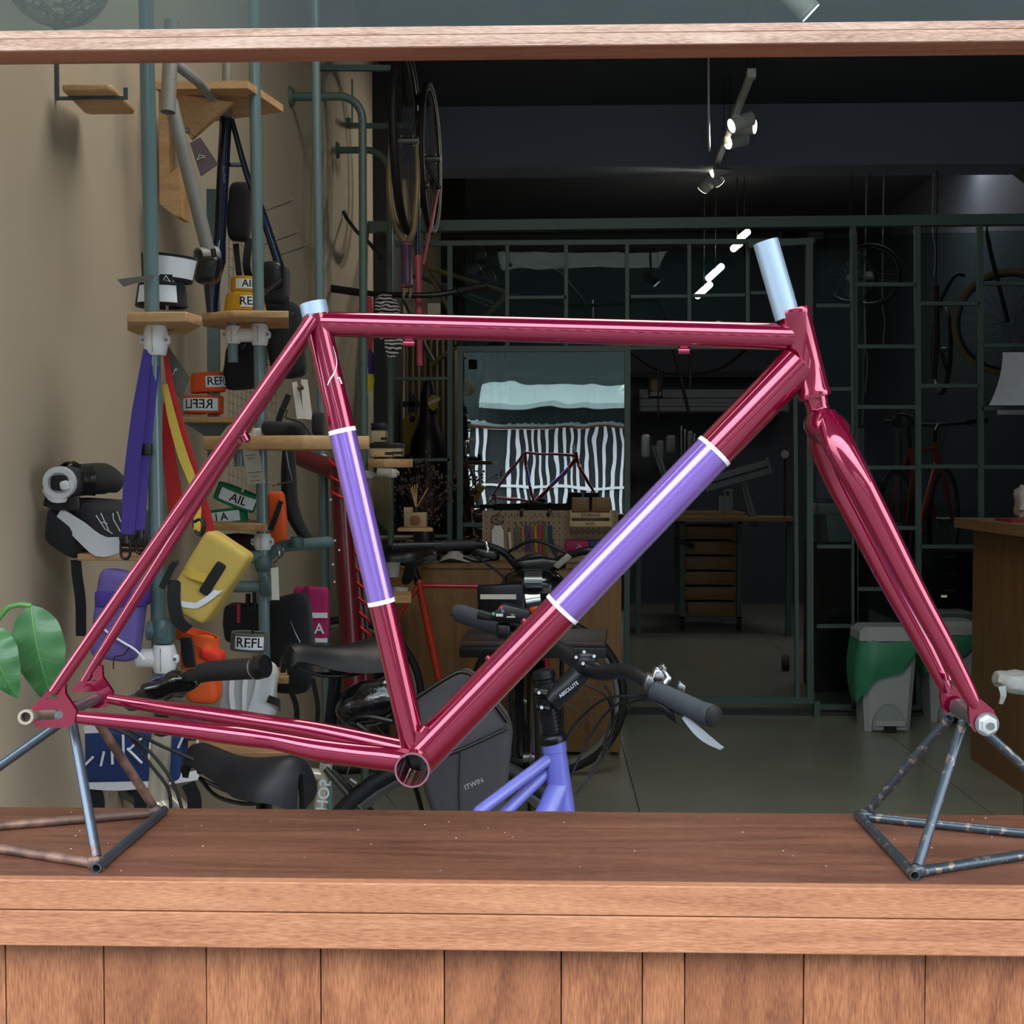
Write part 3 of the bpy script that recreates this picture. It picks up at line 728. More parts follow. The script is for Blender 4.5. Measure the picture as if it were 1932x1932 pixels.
obj('tag', MB().prism([P(221, 527, .965), P(290, 518, .955), P(290, 524, .955), P(232, 541, .965)], (0, .002, 0)), mat('grey_card', '6b6966', .7), b2)
t_ = obj('brand_patch', MB().prism([P(302, 517, .952), P(325, 518, .952), P(325, 533, .952), P(302, 531, .952)], (0, .002, 0)), BLACK, b2)
obj('emblem', MB().stroke([[(308, 529), (313, 520)], [(313, 520), (320, 530)], [(313, 528), (315, 530)], [(317, 529), (322, 532)]], lambda x, y: P(x, y, .951), .0006), REFLW, t_)
band('trouser_band', 'mustard yellow band with white patch, lower of two on the second shelf', 462, 572, 1.765, .047, .040, YE, -.02, 'REFL', (-2, 60), labh=.7, taper=.15)
band('trouser_band', 'mustard yellow band lettered in white, upper of two on the second shelf', 466, 538, 1.765, .038, .034, YE, .03, 'AIL', (-30, 65), labh=.7)
band('trouser_band', 'orange rolled band with upright lettering lying on another orange one', 392, 722, 1.78, .040, .045, OR, -.06, 'REFL', (5, 90), labh=.62, taper=.1)
band('trouser_band', 'orange rolled band with reversed lettering underneath on the pine shelf', 384, 764, 1.78, .048, .040, OR, .0, 'REFLI', (-62, 55), True, labh=.78)
band('trouser_band', 'green edged band tilted over another green one left of the seat tube', 446, 938, 1.775, .052, .040, GR, .38, 'AIL', (-38, 70), labh=.72)
band('trouser_band', 'green edged band lying flat with letters I A on the low shelf', 430, 974, 1.775, .048, .036, GR, -.12, 'I A', (-60, 45), labh=.72)
band('trouser_band', 'grey band with reflective lettered patch above the black handlebar grip', 470, 1210, 1.35, .038, .036, GY, .06, 'REFL', (-35, 58), labh=.78)

# ------------------------------------------------------------------ hanging straps and bags
PUR = mat('purple_webbing', '43308c', .75, scale=120, bump=.1); PURB = mat('purple_canvas', '635699', .8, scale=70, bump=.15, var=.1)
REDS = mat('red_webbing', 'b81a24', .7, scale=120, bump=.1); YES = mat('yellow_webbing', 'cfae45', .75, scale=120, bump=.1)
YEB = mat('yellow_canvas', 'c4a955', .8, scale=50, bump=.2, var=.12); NAVY = mat('navy_canvas', '1d3568', .8, scale=60, bump=.15)
WHF = mat('white_canvas', 'd8dce0', .7, scale=25, bump=.3, var=.06); DGR = mat('charcoal_canvas', '454547', .85, scale=60, bump=.15)
pb = thing('purple_sling_bag', 'purple canvas sling bag hanging by purple webbing below the left pole', 'bag')
obj('strap', MB().ribbon([P(279, 660, .985), P(262, 780, .96), P(248, 900, .95), P(241, 1008, .94)], (1, .15, 0), [.016, .026, .028, .024], .003), PUR, pb)
obj('strap', MB().ribbon([P(292, 690, .99), P(280, 800, .98), P(271, 900, .97), P(264, 1000, .96)], (1, .6, 0), .018, .003), PUR, pb)
obj('strap_slider', MB().box(P(277, 848, .965), (.02, .008, .022)).bevel(.002), BLKP, pb)
for x, y, Y in ((237, 1035, .94), (265, 1025, .955)):
    mb = MB().tube([P(x, y-24, Y), P(x+1, y-10, Y)], .007, 10)
    mb.tube([P(x-9, y+2, Y), P(x-8, y-12, Y), P(x, y-18, Y), P(x+8, y-12, Y), P(x+8, y+12, Y), P(x, y+20, Y), P(x-8, y+14, Y), P(x-9, y+2, Y)], .0028, 8, 3)
    obj('snap_hook', mb, BLKP, pb)
cB = P(227, 1160, .95)
obj('body', MB().sup(cB, (V(.043, 0, -.006), V(0, .03, 0), V(.012, 0, .083)), .28, 28, 16, .004, 18, 1), PURB, pb)
obj('flap_band', MB().sup(P(232, 1128, .948), (V(.045, 0, 0), V(0, .0315, 0), V(0, 0, .016)), .22, 28, 10), PUR, pb)
obj('cord', MB().tube([P(195, 1186, .915), P(207, 1196, .913), P(232, 1212, .912), P(255, 1226, .912), P(272, 1244, .914)], .0022, 6, 3), REFLW, pb)
obj('cord', MB().tube([P(244, 1221, .91), P(232, 1236, .909), P(216, 1240, .909), P(214, 1262, .91)], .0012, 6, 3), BLACK, pb)
rb = thing('red_strap', 'long red webbing straps hanging beside the front left pole', 'strap')
obj('webbing', MB().ribbon([P(312, 668, 1.05), P(330, 770, 1.05), P(362, 880, 1.05), P(392, 980, 1.05), P(406, 1040, 1.05)], (1, .2, .2), [.008, .018, .02, .018, .014], .003), REDS, rb)
obj('webbing', MB().ribbon([P(314, 760, 1.08), P(318, 850, 1.08), P(330, 940, 1.08), P(333, 990, 1.08)], (1, .3, 0), [.012, .024, .03, .03], .003), REDS, rb)
obj('hook', MB().tube([P(378, 975, 1.04), P(385, 985, 1.04), P(380, 1002, 1.04), P(368, 998, 1.04), P(366, 982, 1.04), P(374, 970, 1.04)], .0028, 8, 3), BLKP, rb)
tg = thing('card_tag', 'dark grey square card tag hung askew beside the red straps', 'tag')
obj('card', MB().prism([P(315, 650, 1.06), P(358, 712, 1.06), P(342, 752, 1.06), P(314, 732, 1.06)], (0, .0015, 0)), mat('grey_tag_card', '5a5752', .8), tg)
obj('print', MB().stroke([[(326, 708), (331, 694), (334, 700)], [(328, 702), (335, 695)]], lambda x, y: P(x, y, 1.058), .0005), REFLW, tg)
yb = thing('yellow_sling_bag', 'mustard yellow canvas sling bag with reflective corner stripes tilted at the rack', 'bag')
obj('strap', MB().ribbon([P(311, 725, 1.03), P(325, 790, 1.03), P(345, 860, 1.03), P(370, 930, 1.02), P(372, 1003, 1.0)], (1, .2, .25), [.01, .016, .018, .016, .012], .003), YES, yb)
ang = math.radians(-33)
ux, uz = V(math.cos(ang), 0, math.sin(ang)), V(-math.sin(ang), 0, math.cos(ang))
cy = P(396, 1090, .97)
obj('body', MB().sup(cy, (ux*.046, V(0, .034, 0), uz*.080), .26, 32, 18, .004, 20, 2), YEB, yb)
obj('flap', MB().sup(cy+uz*.032-V(0, .004, 0), (ux*.0475, V(0, .033, 0), uz*.05), .26, 32, 14, .003, 20, 3), YEB, yb)
fy = lambda a, b, d=.036: cy + ux*a + uz*b + V(0, -d, 0)
obj('handle_patch', MB().sup(fy(.012, .010, .036), (ux*.010, V(0, .006, 0), uz*.034), .25, 20, 10), BLACK, yb)
obj('loop', MB().ribbon([fy(-.042, -.004, .030), fy(-.03, -.004, .041), fy(-.012, .0, .044), fy(.002, .004, .039)], uz, .017, .003), YES, yb)
obj('reflective_stripe', MB().ribbon([fy(.034, .002, .035), fy(.024, -.028, .0375), fy(.012, -.052, .0365)], ux, .011, .0012), REFLW, yb)
obj('reflective_stripe', MB().ribbon([fy(-.034, -.068, .033), fy(-.012, -.062, .036), fy(.012, -.051, .0365)], uz, .011, .0012), REFLW, yb)
obj('clip', MB().tube([P(368, 1000, .97), P(378, 1010, .97), P(386, 996, .97), P(378, 980, .97), P(366, 985, .97)], .003, 8, 3), BLKP, yb)
obj('side_strap', MB().ribbon([P(305, 1110, .93), P(322, 1075, .93), P(332, 1060, .93), P(322, 1072, .94)], (1, 0, .4), .012, .003), BLACK, yb)
obj('side_strap', MB().ribbon([P(330, 1095, .94), P(328, 1130, .93), P(336, 1170, .93), P(356, 1188, .94)], (1, 0, 0), .024, .004), BLACK, yb)
ob_ = thing('orange_pouch', 'open topped orange fabric pouch with a red side band near the white joint', 'pouch')
co = P(380, 1262, 1.12)
obj('body', MB().sup(co, (V(.034, 0, .0), V(0, .03, 0), V(-.008, 0, .066)), .35, 28, 16, .006, 20, 4), OR, ob_)
obj('rim', MB().sheet(lambda u, v: co+V(math.cos(6.283*u)*.041-.008, math.sin(6.283*u)*.03, .052+.022*v-.012*math.cos(6.283*u)), 36, 2, .003), OR, ob_)
obj('red_band', MB().sup(P(402, 1235, 1.105), (V(.022, 0, -.006), V(0, .025, 0), V(0, 0, .012)), .4, 20, 10), mat('scarlet_fabric', 'd8301c', .75), ob_)
obj('black_strap', MB().sup(P(355, 1230, 1.085), (V(.012, 0, 0), V(0, .006, 0), V(-.004, 0, .03)), .3, 16, 10), BLACK, ob_)
wb = thing('white_canvas_bag', 'crumpled white canvas bag with a black loop below the handlebar grip', 'bag')
obj('body', MB().sup(P(470, 1305, 1.5), (V(.062, 0, 0), V(0, .03, 0), V(.006, 0, .066)), .3, 36, 22, .013, 26, 5), WHF, wb)
for x0, x1 in ((430, 440), (455, 461), (478, 470)):
    obj('fold', MB().ribbon([P(x0+12, 1255, 1.463), P(x0+6, 1300, 1.458), P(x1, 1348, 1.463)], (1, .9, 0), .012, .003), WHF, wb)
obj('strap', MB().ribbon([P(505, 1318, 1.46), P(525, 1326, 1.47), P(528, 1335, 1.5)], (0, 0, 1), .017, .003), BLACK, wb)
nb = thing('navy_messenger_bag', 'navy canvas bag with big white handwritten letters low on the left', 'bag')
cn = P(245, 1422, 1.28)
obj('body', MB().sup(cn, (V(.12, 0, 0), V(0, .04, 0), V(.0, 0, .055)), .2, 40, 18, .005, 12, 6), NAVY, nb)
obj('upper_flap', MB().sup(P(300, 1376, 1.30), (V(.115, 0, 0), V(0, .04, 0), V(0, 0, .018)), .25, 36, 10, .003, 14, 7), NAVY, nb)
fn = lambda x, y: P(x, y, 1.234)
obj('lettering', MB().stroke([[(153, 1412), (152, 1447)], [(155, 1449), (176, 1428)], [(196, 1418), (190, 1445)], [(208, 1400), (214, 1396), (216, 1404)], [(211, 1410), (212, 1442)], [(232, 1386), (233, 1442)], [(268, 1392), (242, 1416)], [(240, 1412), (268, 1440)], [(284, 1400), (280, 1436)], [(346, 1388), (336, 1411)], [(373, 1389), (372, 1410)], [(362, 1393), (372, 1389), (381, 1394)]], fn, .0028), REFLW, nb, kind='stuff')
obj('white_trim', MB().ribbon([P(143, 1470, 1.25), P(175, 1480, 1.245), P(235, 1482, 1.243), P(300, 1474, 1.243), P(375, 1462, 1.25)], (0, .2, 1), .02, .004), WHF, nb)
obj('white_trim', MB().ribbon([P(128, 1392, 1.25), P(134, 1420, 1.245), P(140, 1458, 1.25)], (1, 0, 0), .014, .004), WHF, nb)
obj('white_patch', MB().prism([P(157, 1369, 1.235), P(200, 1369, 1.235), P(198, 1382, 1.235), P(160, 1384, 1.235)], (0, .003, 0)), WHF, nb)
for x in (172, 255, 355):
    obj('strap', MB().ribbon([P(x, 1478, 1.25), P(x+12, 1510, 1.25), P(x+8, 1560, 1.25)], (1, 0, 0), .03, .003), BLACK, nb)
rt = thing('roll_top_bag', 'grey and white roll top bag with black straps on the wall shelf', 'bag')
obj('body', MB().sup(P(214, 985, 1.10), (V(.075, .0, -.01), V(-.01, .075, 0), V(-.012, 0, .044)), .45, 32, 16, .006, 16, 8), DGR, rt)
obj('side_panel', MB().sup(P(132, 1005, 1.03), (V(.032, 0, -.02), V(0, .06, 0), V(.006, 0, .034)), .4, 28, 14, .004, 18, 9), BLACK, rt)
obj('white_fold', MB().ribbon([P(112, 968, .975), P(150, 1000, .97), P(188, 1030, .968), P(226, 1028, .98)], (.35, -.2, 1), [.022, .036, .042, .03], .004), WHF, rt)
obj('white_fold', MB().ribbon([P(86, 920, .975), P(102, 940, .965), P(132, 938, .968)], (.2, 0, 1), .016, .006), WHF, rt)
obj('roll', MB().tube([P(112, 911, .965), P(150, 906, 1.03), P(195, 903, 1.10), P(222, 912, 1.13)], [.029, .031, .031, .02], 24, 4, hollow=.25), DGR, rt)
obj('roll_lining', MB().tube([P(110, 911, .958), P(116, 910, .972)], .0305, 20, hollow=.35).tube([P(128, 915, .955), P(130, 915, .975)], .009, 12, hollow=.5), WHF, rt)
obj('roll_hollow_shade', MB().sup(P(112, 911, .953), (V(.017, 0, 0), V(0, .004, 0), V(0, 0, .015)), .6, 18, 10), BLACK, rt)  # dark plug stands in for the shade inside the hollow roll end
obj('lining_flap', MB().sup(P(122, 916, .950), (V(.009, 0, .002), V(0, .004, 0), V(-.002, 0, .009)), .7, 14, 8), WHF, rt)
obj('roll_strap', MB().ribbon([P(166, 882, 1.0), P(171, 905, .985), P(170, 934, 1.0)], (1, .3, 0), .02, .004).ribbon([P(112, 884, 1.0), P(132, 872, 1.0), P(152, 882, 1.01)], (.2, 1, 0), .018, .003).box(P(164, 900, .985), (.014, .006, .02)), BLKP, rt)
obj('buckle', MB().sup(P(140, 950, .965), (V(.012, 0, 0), V(0, .006, 0), V(0, 0, .013)), .3, 16, 10), BLKP, rt)
obj('side_strap', MB().ribbon([P(84, 945, .98), P(110, 954, .968), P(140, 950, .965)], (0, 0, 1), .018, .003), BLACK, rt)
obj('side_strap', MB().ribbon([P(143, 1056, 1.0), P(146, 1090, 1.0), P(152, 1135, 1.0), P(153, 1200, 1.0)], (1, 0, 0), [.019, .02, .02, .019], .003), BLACK, rt)
obj('lettering', MB().stroke([[(181, 972), (198, 998), (212, 1007)], [(190, 968), (206, 1003)], [(192, 985), (203, 988)], [(213, 968), (214, 980), (227, 1003)], [(221, 965), (228, 985)]], lambda x, y: P(x, y, 1.018), .0012), REFLW, rt)
# ------------------------------------------------------------------ dark gear hanging on the rack and wire panel
wp = thing('wire_panel', 'pale wire grid panel with hooks fixed to the left wall', 'panel')
mb = MB()
for i in range(12): mb.tube([P(432+i*8, 395+i*6, 2.0), P(432+i*8, 1000, 2.0)], .0012, 5)
for j in range(36): mb.tube([P(430, 400+j*17, 2.0), P(522, 440+j*17, 2.0)], .0012, 5)
obj('wires', mb, mat('pale_wire', 'a9a48f', .5, .3), wp, kind='stuff')
for x, y in ((505, 395), (515, 455), (530, 480), (505, 610)):
    obj('peg_hook', MB().tube([P(x-15, y+6, 2.0), P(x+20, y-6, 1.93), P(x+42, y-14, 1.9), P(x+48, y-20, 1.9)], .0018, 6, 3), STEEL, wp)
def gear(name, label, cat, parts):
    t = thing(name, label, cat)
    for nm, mb, m, *st_ in parts: obj(nm, mb, m, t, kind='stuff' if st_ else None)
    return t
gear('black_hip_bag', 'black hip bag with dangling straps hung high on the wire panel', 'bag', [
    ('body', MB().sup(P(452, 400, 1.93), (V(.03, 0, 0), V(0, .02, 0), V(.004, 0, .075)), .45, 24, 14, .006, 20, 11), BLACK),
    ('strap', MB().ribbon([P(470, 450, 1.93), P(465, 500, 1.92), P(472, 530, 1.93)], (1, 0, 0), .02, .003).ribbon([P(445, 460, 1.93), P(450, 510, 1.92), P(455, 535, 1.92)], (1, 0, 0), .015, .003), BLACK)])
gear('black_saddle_bag', 'rounded black saddle bag hanging under the second shelf', 'bag', [
    ('body', MB().sup(P(462, 690, 1.82), (V(.052, 0, 0), V(0, .03, 0), V(.008, 0, .062)), .55, 28, 16, .006, 18, 12), BLACK),
    ('strap', MB().ribbon([P(440, 640, 1.8), P(455, 655, 1.79), P(470, 650, 1.8)], (0, 0, 1), .012, .003).tube([P(448, 640, 1.79), P(455, 665, 1.785), P(468, 672, 1.79)], .002, 6, 3), BLKP)])
gear('black_frame_bag', 'large black frame bag hung behind the second pole under the shelf', 'bag', [
    ('body', MB().sup(P(540, 640, 1.98), (V(.05, 0, 0), V(0, .03, 0), V(-.012, 0, .10)), .4, 28, 16, .008, 14, 13), BLACK),
    ('buckle', MB().box(P(500, 650, 1.93), (.018, .01, .018)).bevel(.002), BLKP),
    ('strap', MB().ribbon([P(545, 745, 1.95), P(530, 780, 1.95), P(524, 800, 1.95)], (1, 0, 0), .016, .003).tube([P(530, 770, 1.94), P(542, 775, 1.94), P(538, 788, 1.94), P(530, 782, 1.94)], .002, 6), BLACK)])
gear('black_cargo_pack', 'tall black pack with flat straps hung above the second shelf behind the pole', 'bag', [
    ('body', MB().sup(P(518, 540, 1.9), (V(.036, 0, 0), V(0, .03, 0), V(0, 0, .05)), .35, 24, 14, .006, 16, 14), BLACK),
    ('strap', MB().ribbon([P(540, 560, 1.88), P(545, 600, 1.88), P(541, 625, 1.88)], (1, 0, 0), .012, .003), BLACK)])
gear('white_card_set', 'white cards and tags hanging behind the seat stays', 'tags', [
    ('card', MB().prism([P(551, 722, 1.95), P(560, 720, 1.95), P(574, 790, 1.95), P(560, 790, 1.95)], (0, .002, 0)), PAPER),
    ('card', MB().prism([P(568, 716, 1.97), P(580, 716, 1.97), P(590, 792, 1.97), P(572, 790, 1.97)], (0, .002, 0)), PAPER),
    ('band', MB().tube([P(562, 735, 1.94), P(572, 730, 1.94)], .006, 8), mat('brown_tag', '5b4330', .7))])
gear('black_bike_shoe_bag', 'low black fabric bag slumped on the long pine shelf', 'bag', [
    ('body', MB().sup(P(540, 812, 1.68), (V(.055, 0, -.004), V(0, .05, 0), V(0, 0, .02)), .5, 28, 14, .008, 20, 15), BLACK),
    ('strap', MB().ribbon([P(545, 790, 1.62), P(572, 800, 1.61), P(588, 822, 1.61)], (0, 1, 0), .03, .004), BLACK),
    ('side', MB().sup(P(602, 800, 1.75), (V(.016, 0, 0), V(0, .03, 0), V(0, 0, .03)), .5, 20, 12, .004, 20, 16), BLACK)])
gear('cardboard_tag', 'long grey cardboard hang tag with small print on a string by the pole', 'tag', [
    ('card', MB().prism([P(457, 848, 1.60), P(487, 843, 1.60), P(501, 911, 1.60), P(467, 914, 1.60)], (0, .0015, 0)), mat('grey_cardboard', '9b9486', .85)),
    ('print', MB().stroke([[(463, 860), (482, 858)], [(466, 866), (480, 864)], [(468, 892), (493, 890)], [(474, 900), (488, 899)], [(472, 908), (492, 906)]], lambda x, y: P(x, y, 1.598), .0006), INK, 1),
    ('string', MB().tube([P(470, 848, 1.6), P(466, 836, 1.6), P(472, 826, 1.6)], .0008, 5), INK)])
gear('folded_maroon_bag', 'folded dark maroon bag on the rail beneath the green bands', 'bag', [
    ('body', MB().sup(P(440, 1030, 1.78), (V(.055, 0, 0), V(0, .04, 0), V(.004, 0, .03)), .35, 24, 12, .006, 18, 17), mat('maroon_fabric', '381620', .8, bump=.15)),
    ('clip', MB().box(P(462, 1034, 1.735), (.012, .004, .012)), BLKP)])
gear('orange_tool_roll', 'orange tool roll with a black diagonal strap hanging behind the pole', 'tool roll', [
    ('body', MB().sup(P(524, 985, 1.95), (V(.022, 0, 0), V(0, .02, 0), V(-.004, 0, .082)), .35, 20, 14, .005, 18, 18), OR),
    ('strap', MB().ribbon([P(510, 1000, 1.92), P(520, 975, 1.918), P(530, 945, 1.92)], (1, 0, -.3), .014, .002), BLACK)])
gear('black_bottle_cage_bag', 'curved black feed bag hanging left of the dark red frame', 'bag', [
    ('body', MB().tube([P(545, 850, 2.1), P(545, 900, 2.1), P(550, 960, 2.1), P(575, 1010, 2.1), P(600, 1022, 2.1)], [.03, .036, .036, .026, .01], 18, 4, flat=.6), BLACK),
    ('wire', MB().tube([P(540, 852, 2.05), P(544, 878, 2.05), P(552, 908, 2.05), P(515, 916, 2.05)], .003, 8), STEEL)])
gear('ring_hooks', 'pair of bent steel ring hooks hung on the short rail', 'hooks', [
    ('hook', MB().tube([P(518, 1028, 1.7), P(526, 1036, 1.69), P(526, 1052, 1.69), P(518, 1062, 1.7)], .0022, 8, 4), CHROME),
    ('hook', MB().tube([P(526, 1024, 1.72), P(534, 1032, 1.71), P(532, 1048, 1.71), P(522, 1060, 1.72)], .0022, 8, 4), CHROME)])
gear('magenta_pouch', 'magenta fabric pouch with white letters hanging right of the black bags', 'pouch', [
    ('body', MB().sup(P(588, 1160, 2.2), (V(.05, 0, 0), V(0, .02, 0), V(0, 0, .08)), .22, 28, 16, .004, 16, 19), mat('magenta_fabric', 'a3165e', .75, bump=.12)),
    ('band', MB().span(P(560, 1166, 2.178), P(618, 1156, 2.182)).span(P(560, 1212, 2.178), P(618, 1204, 2.182)), WHF),
    ('lettering', text_mb('RA', .042, on_plane(P(594, 1187, 2.176), (1, 0, 0), (0, 0, 1))), REFLW),
    ('strap', MB().ribbon([P(578, 1106, 2.176), P(580, 1130, 2.174), P(580, 1150, 2.176)], (1, 0, 0), .012, .003), mat('magenta_dark', '7d1048', .75))])
gear('black_pannier', 'large black pannier with loose straps hanging below the rail', 'bag', [
    ('body', MB().sup(P(548, 1215, 1.9), (V(.058, 0, .01), V(0, .05, 0), V(-.008, 0, .13)), .4, 30, 18, .01, 12, 20), BLACK),
    ('strap', MB().ribbon([P(548, 1300, 1.84), P(560, 1340, 1.84), P(556, 1400, 1.84)], (1, 0, 0), .014, .003).ribbon([P(590, 1280, 1.84), P(600, 1340, 1.84), P(592, 1400, 1.84)], (1, 0, 0), .012, .003), BLACK),
    ('cord', MB().tube([P(548, 1172, 1.83), P(556, 1192, 1.825), P(566, 1212, 1.83)], .0016, 6, 3), STEEL)])
gear('black_tool_pouch', 'black tool pouch with upright tools hanging under the lower rail', 'pouch', [
    ('body', MB().sup(P(460, 1175, 1.75), (V(.045, 0, 0), V(0, .035, 0), V(0, 0, .05)), .35, 24, 14, .008, 18, 21), BLACK),
    ('tool', MB().tube([P(468, 1120, 1.72), P(468, 1165, 1.72)], .006, 10).tube([P(480, 1118, 1.72), P(481, 1165, 1.72)], .005, 10).tube([P(490, 1122, 1.72), P(491, 1160, 1.72)], .005, 10), BLKP),
    ('red_tag', MB().ribbon([P(450, 1140, 1.71), P(450, 1175, 1.71)], (1, 0, 0), .008, .002, 1), mat('red_tag', 'b3203c', .7))])
gear('white_label_tag', 'blank white hang tag beside the grey joint on the second pole', 'tag', [
    ('card', MB().prism([P(511, 1072, 1.64), P(525, 1070, 1.64), P(527, 1132, 1.64), P(513, 1132, 1.64)], (0, .0015, 0)), PAPER),
    ('string', MB().tube([P(518, 1071, 1.64), P(516, 1060, 1.66)], .0008, 5), INK)])
# ------------------------------------------------------------------ plant at the window
LEAF = mat('leaf_green', '35683a', .45, var=.25, scale=18, bump=.1, coat=.2); STEM = mat('leaf_stem', '4f8a44', .5)
def leaf(par, base, tip, width, droop, nrm):
    base, tip = Vector(base), Vector(tip); ax_ = tip-base; n = Vector(nrm).normalized(); s = ax_.cross(n).normalized()
    def f(u, v):
        wv = width*math.sin(math.pi*min(1, v**.72))**.85*(1-.12*v) + .0004
        e = (u-.5)*2
        return base + ax_*v + s*e*wv + n*(droop*math.sin(math.pi*v) - abs(e)*wv*.22 + .002*math.sin(v*26)*abs(e))
    lf = obj('leaf', MB().sheet(f, 10, 22, .0008), LEAF, par)
    obj('midrib', MB().tube([f(.5, i/14)+n*.0008 for i in range(15)], [.0016, .0004], 6) if False else MB().tube([f(.5, i/14)+n*.0006 for i in range(15)], [.0016-.00008*i for i in range(15)], 6), STEM, lf)
    vb = MB()
    for k in range(2, 10):
        for e in (.06, .94):
            vb.tube([f(.5, k/12)+n*.0006, f((.5+e)/2, k/12+.05)+n*.0005, f(e, k/12+.08)+n*.0004], .0005, 5, 3)
    obj('veins', vb, STEM, lf, kind='stuff')
pl = thing('leafy_houseplant', 'houseplant with two broad drooping green leaves at the left window edge', 'plant')
YPL = .30
leaf(pl, P(58, 1142, YPL), P(108, 1345, YPL+.02), .036, .02, (.1, -1, .25))
leaf(pl, P(-34, 1180, YPL-.05), P(34, 1318, YPL-.05), .030, .015, (.2, -1, .2))
pot = P(-130, 1500, YPL)
obj('stem', MB().tube([P(60, 1143, YPL), P(30, 1142, YPL), P(0, 1164, YPL), P(-90, 1300, YPL), V(pot.x, YPL, .85), V(pot.x, YPL, .46)], .0035, 8, 5).tube([P(-34, 1180, YPL-.05), P(-80, 1220, YPL-.02), P(-120, 1400, YPL), V(pot.x+.01, YPL, .46)], .003, 8, 5), STEM, pl)
obj('pot', MB().lathe(V(pot.x, YPL, 0), V(pot.x, YPL, .46), [(0, .09), (.9, .12), (.92, .13), (1, .13), (1, .11), (.95, .1)], 24), mat('grey_pot', '6d6a66', .7), pl)
# ------------------------------------------------------------------ dried twine ball hung in the transom
tb_ = thing('twine_ball_pendant', 'woven dried vine ball hanging behind the transom glass at top left', 'pendant')
cb = P(108, -52, .55); rbz = S(97, .55); mb = MB(); rng = random.Random(3)
for i in range(46):
    a = Vector((rng.gauss(0, 1), rng.gauss(0, 1), rng.gauss(0, 1))).normalized(); b = a.orthogonal().normalized(); c_ = a.cross(b); o_ = rng.uniform(-.4, .4)
    mb.tube([cb + (a*o_ + (b*math.cos(k*.35)+c_*math.sin(k*.35))*math.sqrt(1-o_*o_))*rbz*(1+.03*math.sin(k*1.3+i)) for k in range(18)], .0009, 5, 2, closed=True)
obj('vine', mb, mat('dry_vine', 'a09a7d', .8, var=.2), tb_, kind='stuff')
obj('cord', MB().tube([cb+V(0, 0, rbz), V(cb.x, cb.y, ZC)], .0012, 6), BLACK, tb_)
# ------------------------------------------------------------------ raw and navy frames on the wooden wall hanger
GREYT = mat('raw_grey_steel', '8a8986', .5, .2, var=.08, scale=8)
NAVYP = mat('navy_gloss', '101a33', .2, coat=.8)
wh = thing('plywood_hanger', 'triangular plywood wall hanger with a top shelf for frames', 'hanger')
YH = 1.62
def pl_(pts, Y, th, m, par, nm): return obj(nm, MB().prism([P(x, y, Y) for x, y in pts], (0, th, 0)).bevel(.001, 1), m, par)
zt_ = P(300, 168, YH).z
obj('top_board', MB().prism([V(P(292, 160, YH).x, YH, zt_), V(P(468, 160, YH).x, YH, zt_), V(P(518, 160, YH+.1).x, YH+.2, zt_), V(P(310, 160, YH).x, YH+.3, zt_)], (0, 0, .018)), PLY, wh)
pl_([(300, 172), (440, 192), (360, 262)], YH+.05, .018, PLY, wh, 'gusset')
pl_([(299, 172), (317, 172), (320, 372), (300, 372)], YH+.03, .05, PLY, wh, 'back_board')
pl_([(300, 346), (338, 312), (342, 410), (330, 408), (300, 385)], YH+.0, .07, PLY, wh, 'wedge')
obj('bolt', MB().lathe(P(352, 246, YH+.03), P(352, 246, YH), [(0, .008), (.5, .008), (1, .004)], 10), STEEL, wh)
gf = thing('raw_grey_frame', 'unpainted grey bicycle frame hanging head down from the plywood hanger', 'bicycle frame')
YG = 1.50
obj('head_tube', MB().tube([P(324, 40, YG), P(317, 212, YG-.02)], S(14, YG), 24, hollow=.12), GREYT, gf)
obj('down_tube', MB().tube([P(322, 190, YG+.03), P(330, 225, YG+.03), P(393, 474, YG+.1)], S(13.5, YG), 20), GREYT, gf)
obj('top_tube', MB().tube([P(330, 120, YG+.02), P(372, 152, YG+.06), P(430, 215, YG+.3)], S(10, YG), 16), GREYT, gf)
obj('seat_tube', MB().tube([P(429, 60, YG+.3), P(428, 160, YG+.3)], S(10, YG), 16), GREYT, gf)
obj('bottom_bracket_shell', MB().tube([P(374, 483, YG+.08), P(407, 480, YG+.12)], .02, 20, hollow=.2), GREYT, gf)
obj('stroke_emblem', MB().stroke([[(311, 140), (317, 128), (324, 140)], [(312, 144), (313, 150)], [(317, 145), (318, 150)], [(322, 144), (322, 150), (326, 150)], [(330, 149), (331, 150)]], lambda x, y: P(x, y, YG-.026), .0006), INK, gf)
tg2 = thing('kraft_hang_tag', 'purplish brown paper hang tag tied to the raw grey frame', 'tag')
obj('card', MB().prism([P(358, 270, 1.5), P(378, 259, 1.5), P(412, 310, 1.5), P(379, 333, 1.5)], (0, .0015, 0)), mat('mauve_card', '5d5156', .8), tg2)
obj('emblem', MB().stroke([[(372, 302), (377, 290)], [(372, 302), (378, 298), (388, 296)], [(378, 293), (386, 294)]], lambda x, y: P(x, y, 1.498), .0006), REFLW, tg2)
obj('string', MB().tube([P(372, 266, 1.5), P(360, 250, 1.56)], .0008, 5), INK, tg2)
nf = thing('navy_bicycle_frame', 'dark navy bicycle frame hanging vertically behind the second pole', 'bicycle frame')
YV = 1.80
obj('seat_tube', MB().tube([P(426, 222, YV), P(414, 462, YV)], S(11.5, YV), 20), NAVYP, nf)
obj('top_tube', MB().tube([P(437, 225, YV), P(466, 330, YV+.02), P(492, 395, YV+.05), P(530, 510, YV+.06)], [S(5, YV), S(6, YV), S(8, YV), S(9, YV)], 16, 3), NAVYP, nf)
obj('bridge', MB().tube([P(434, 311, YV), P(462, 311, YV+.02)], S(4, YV), 10), NAVYP, nf)
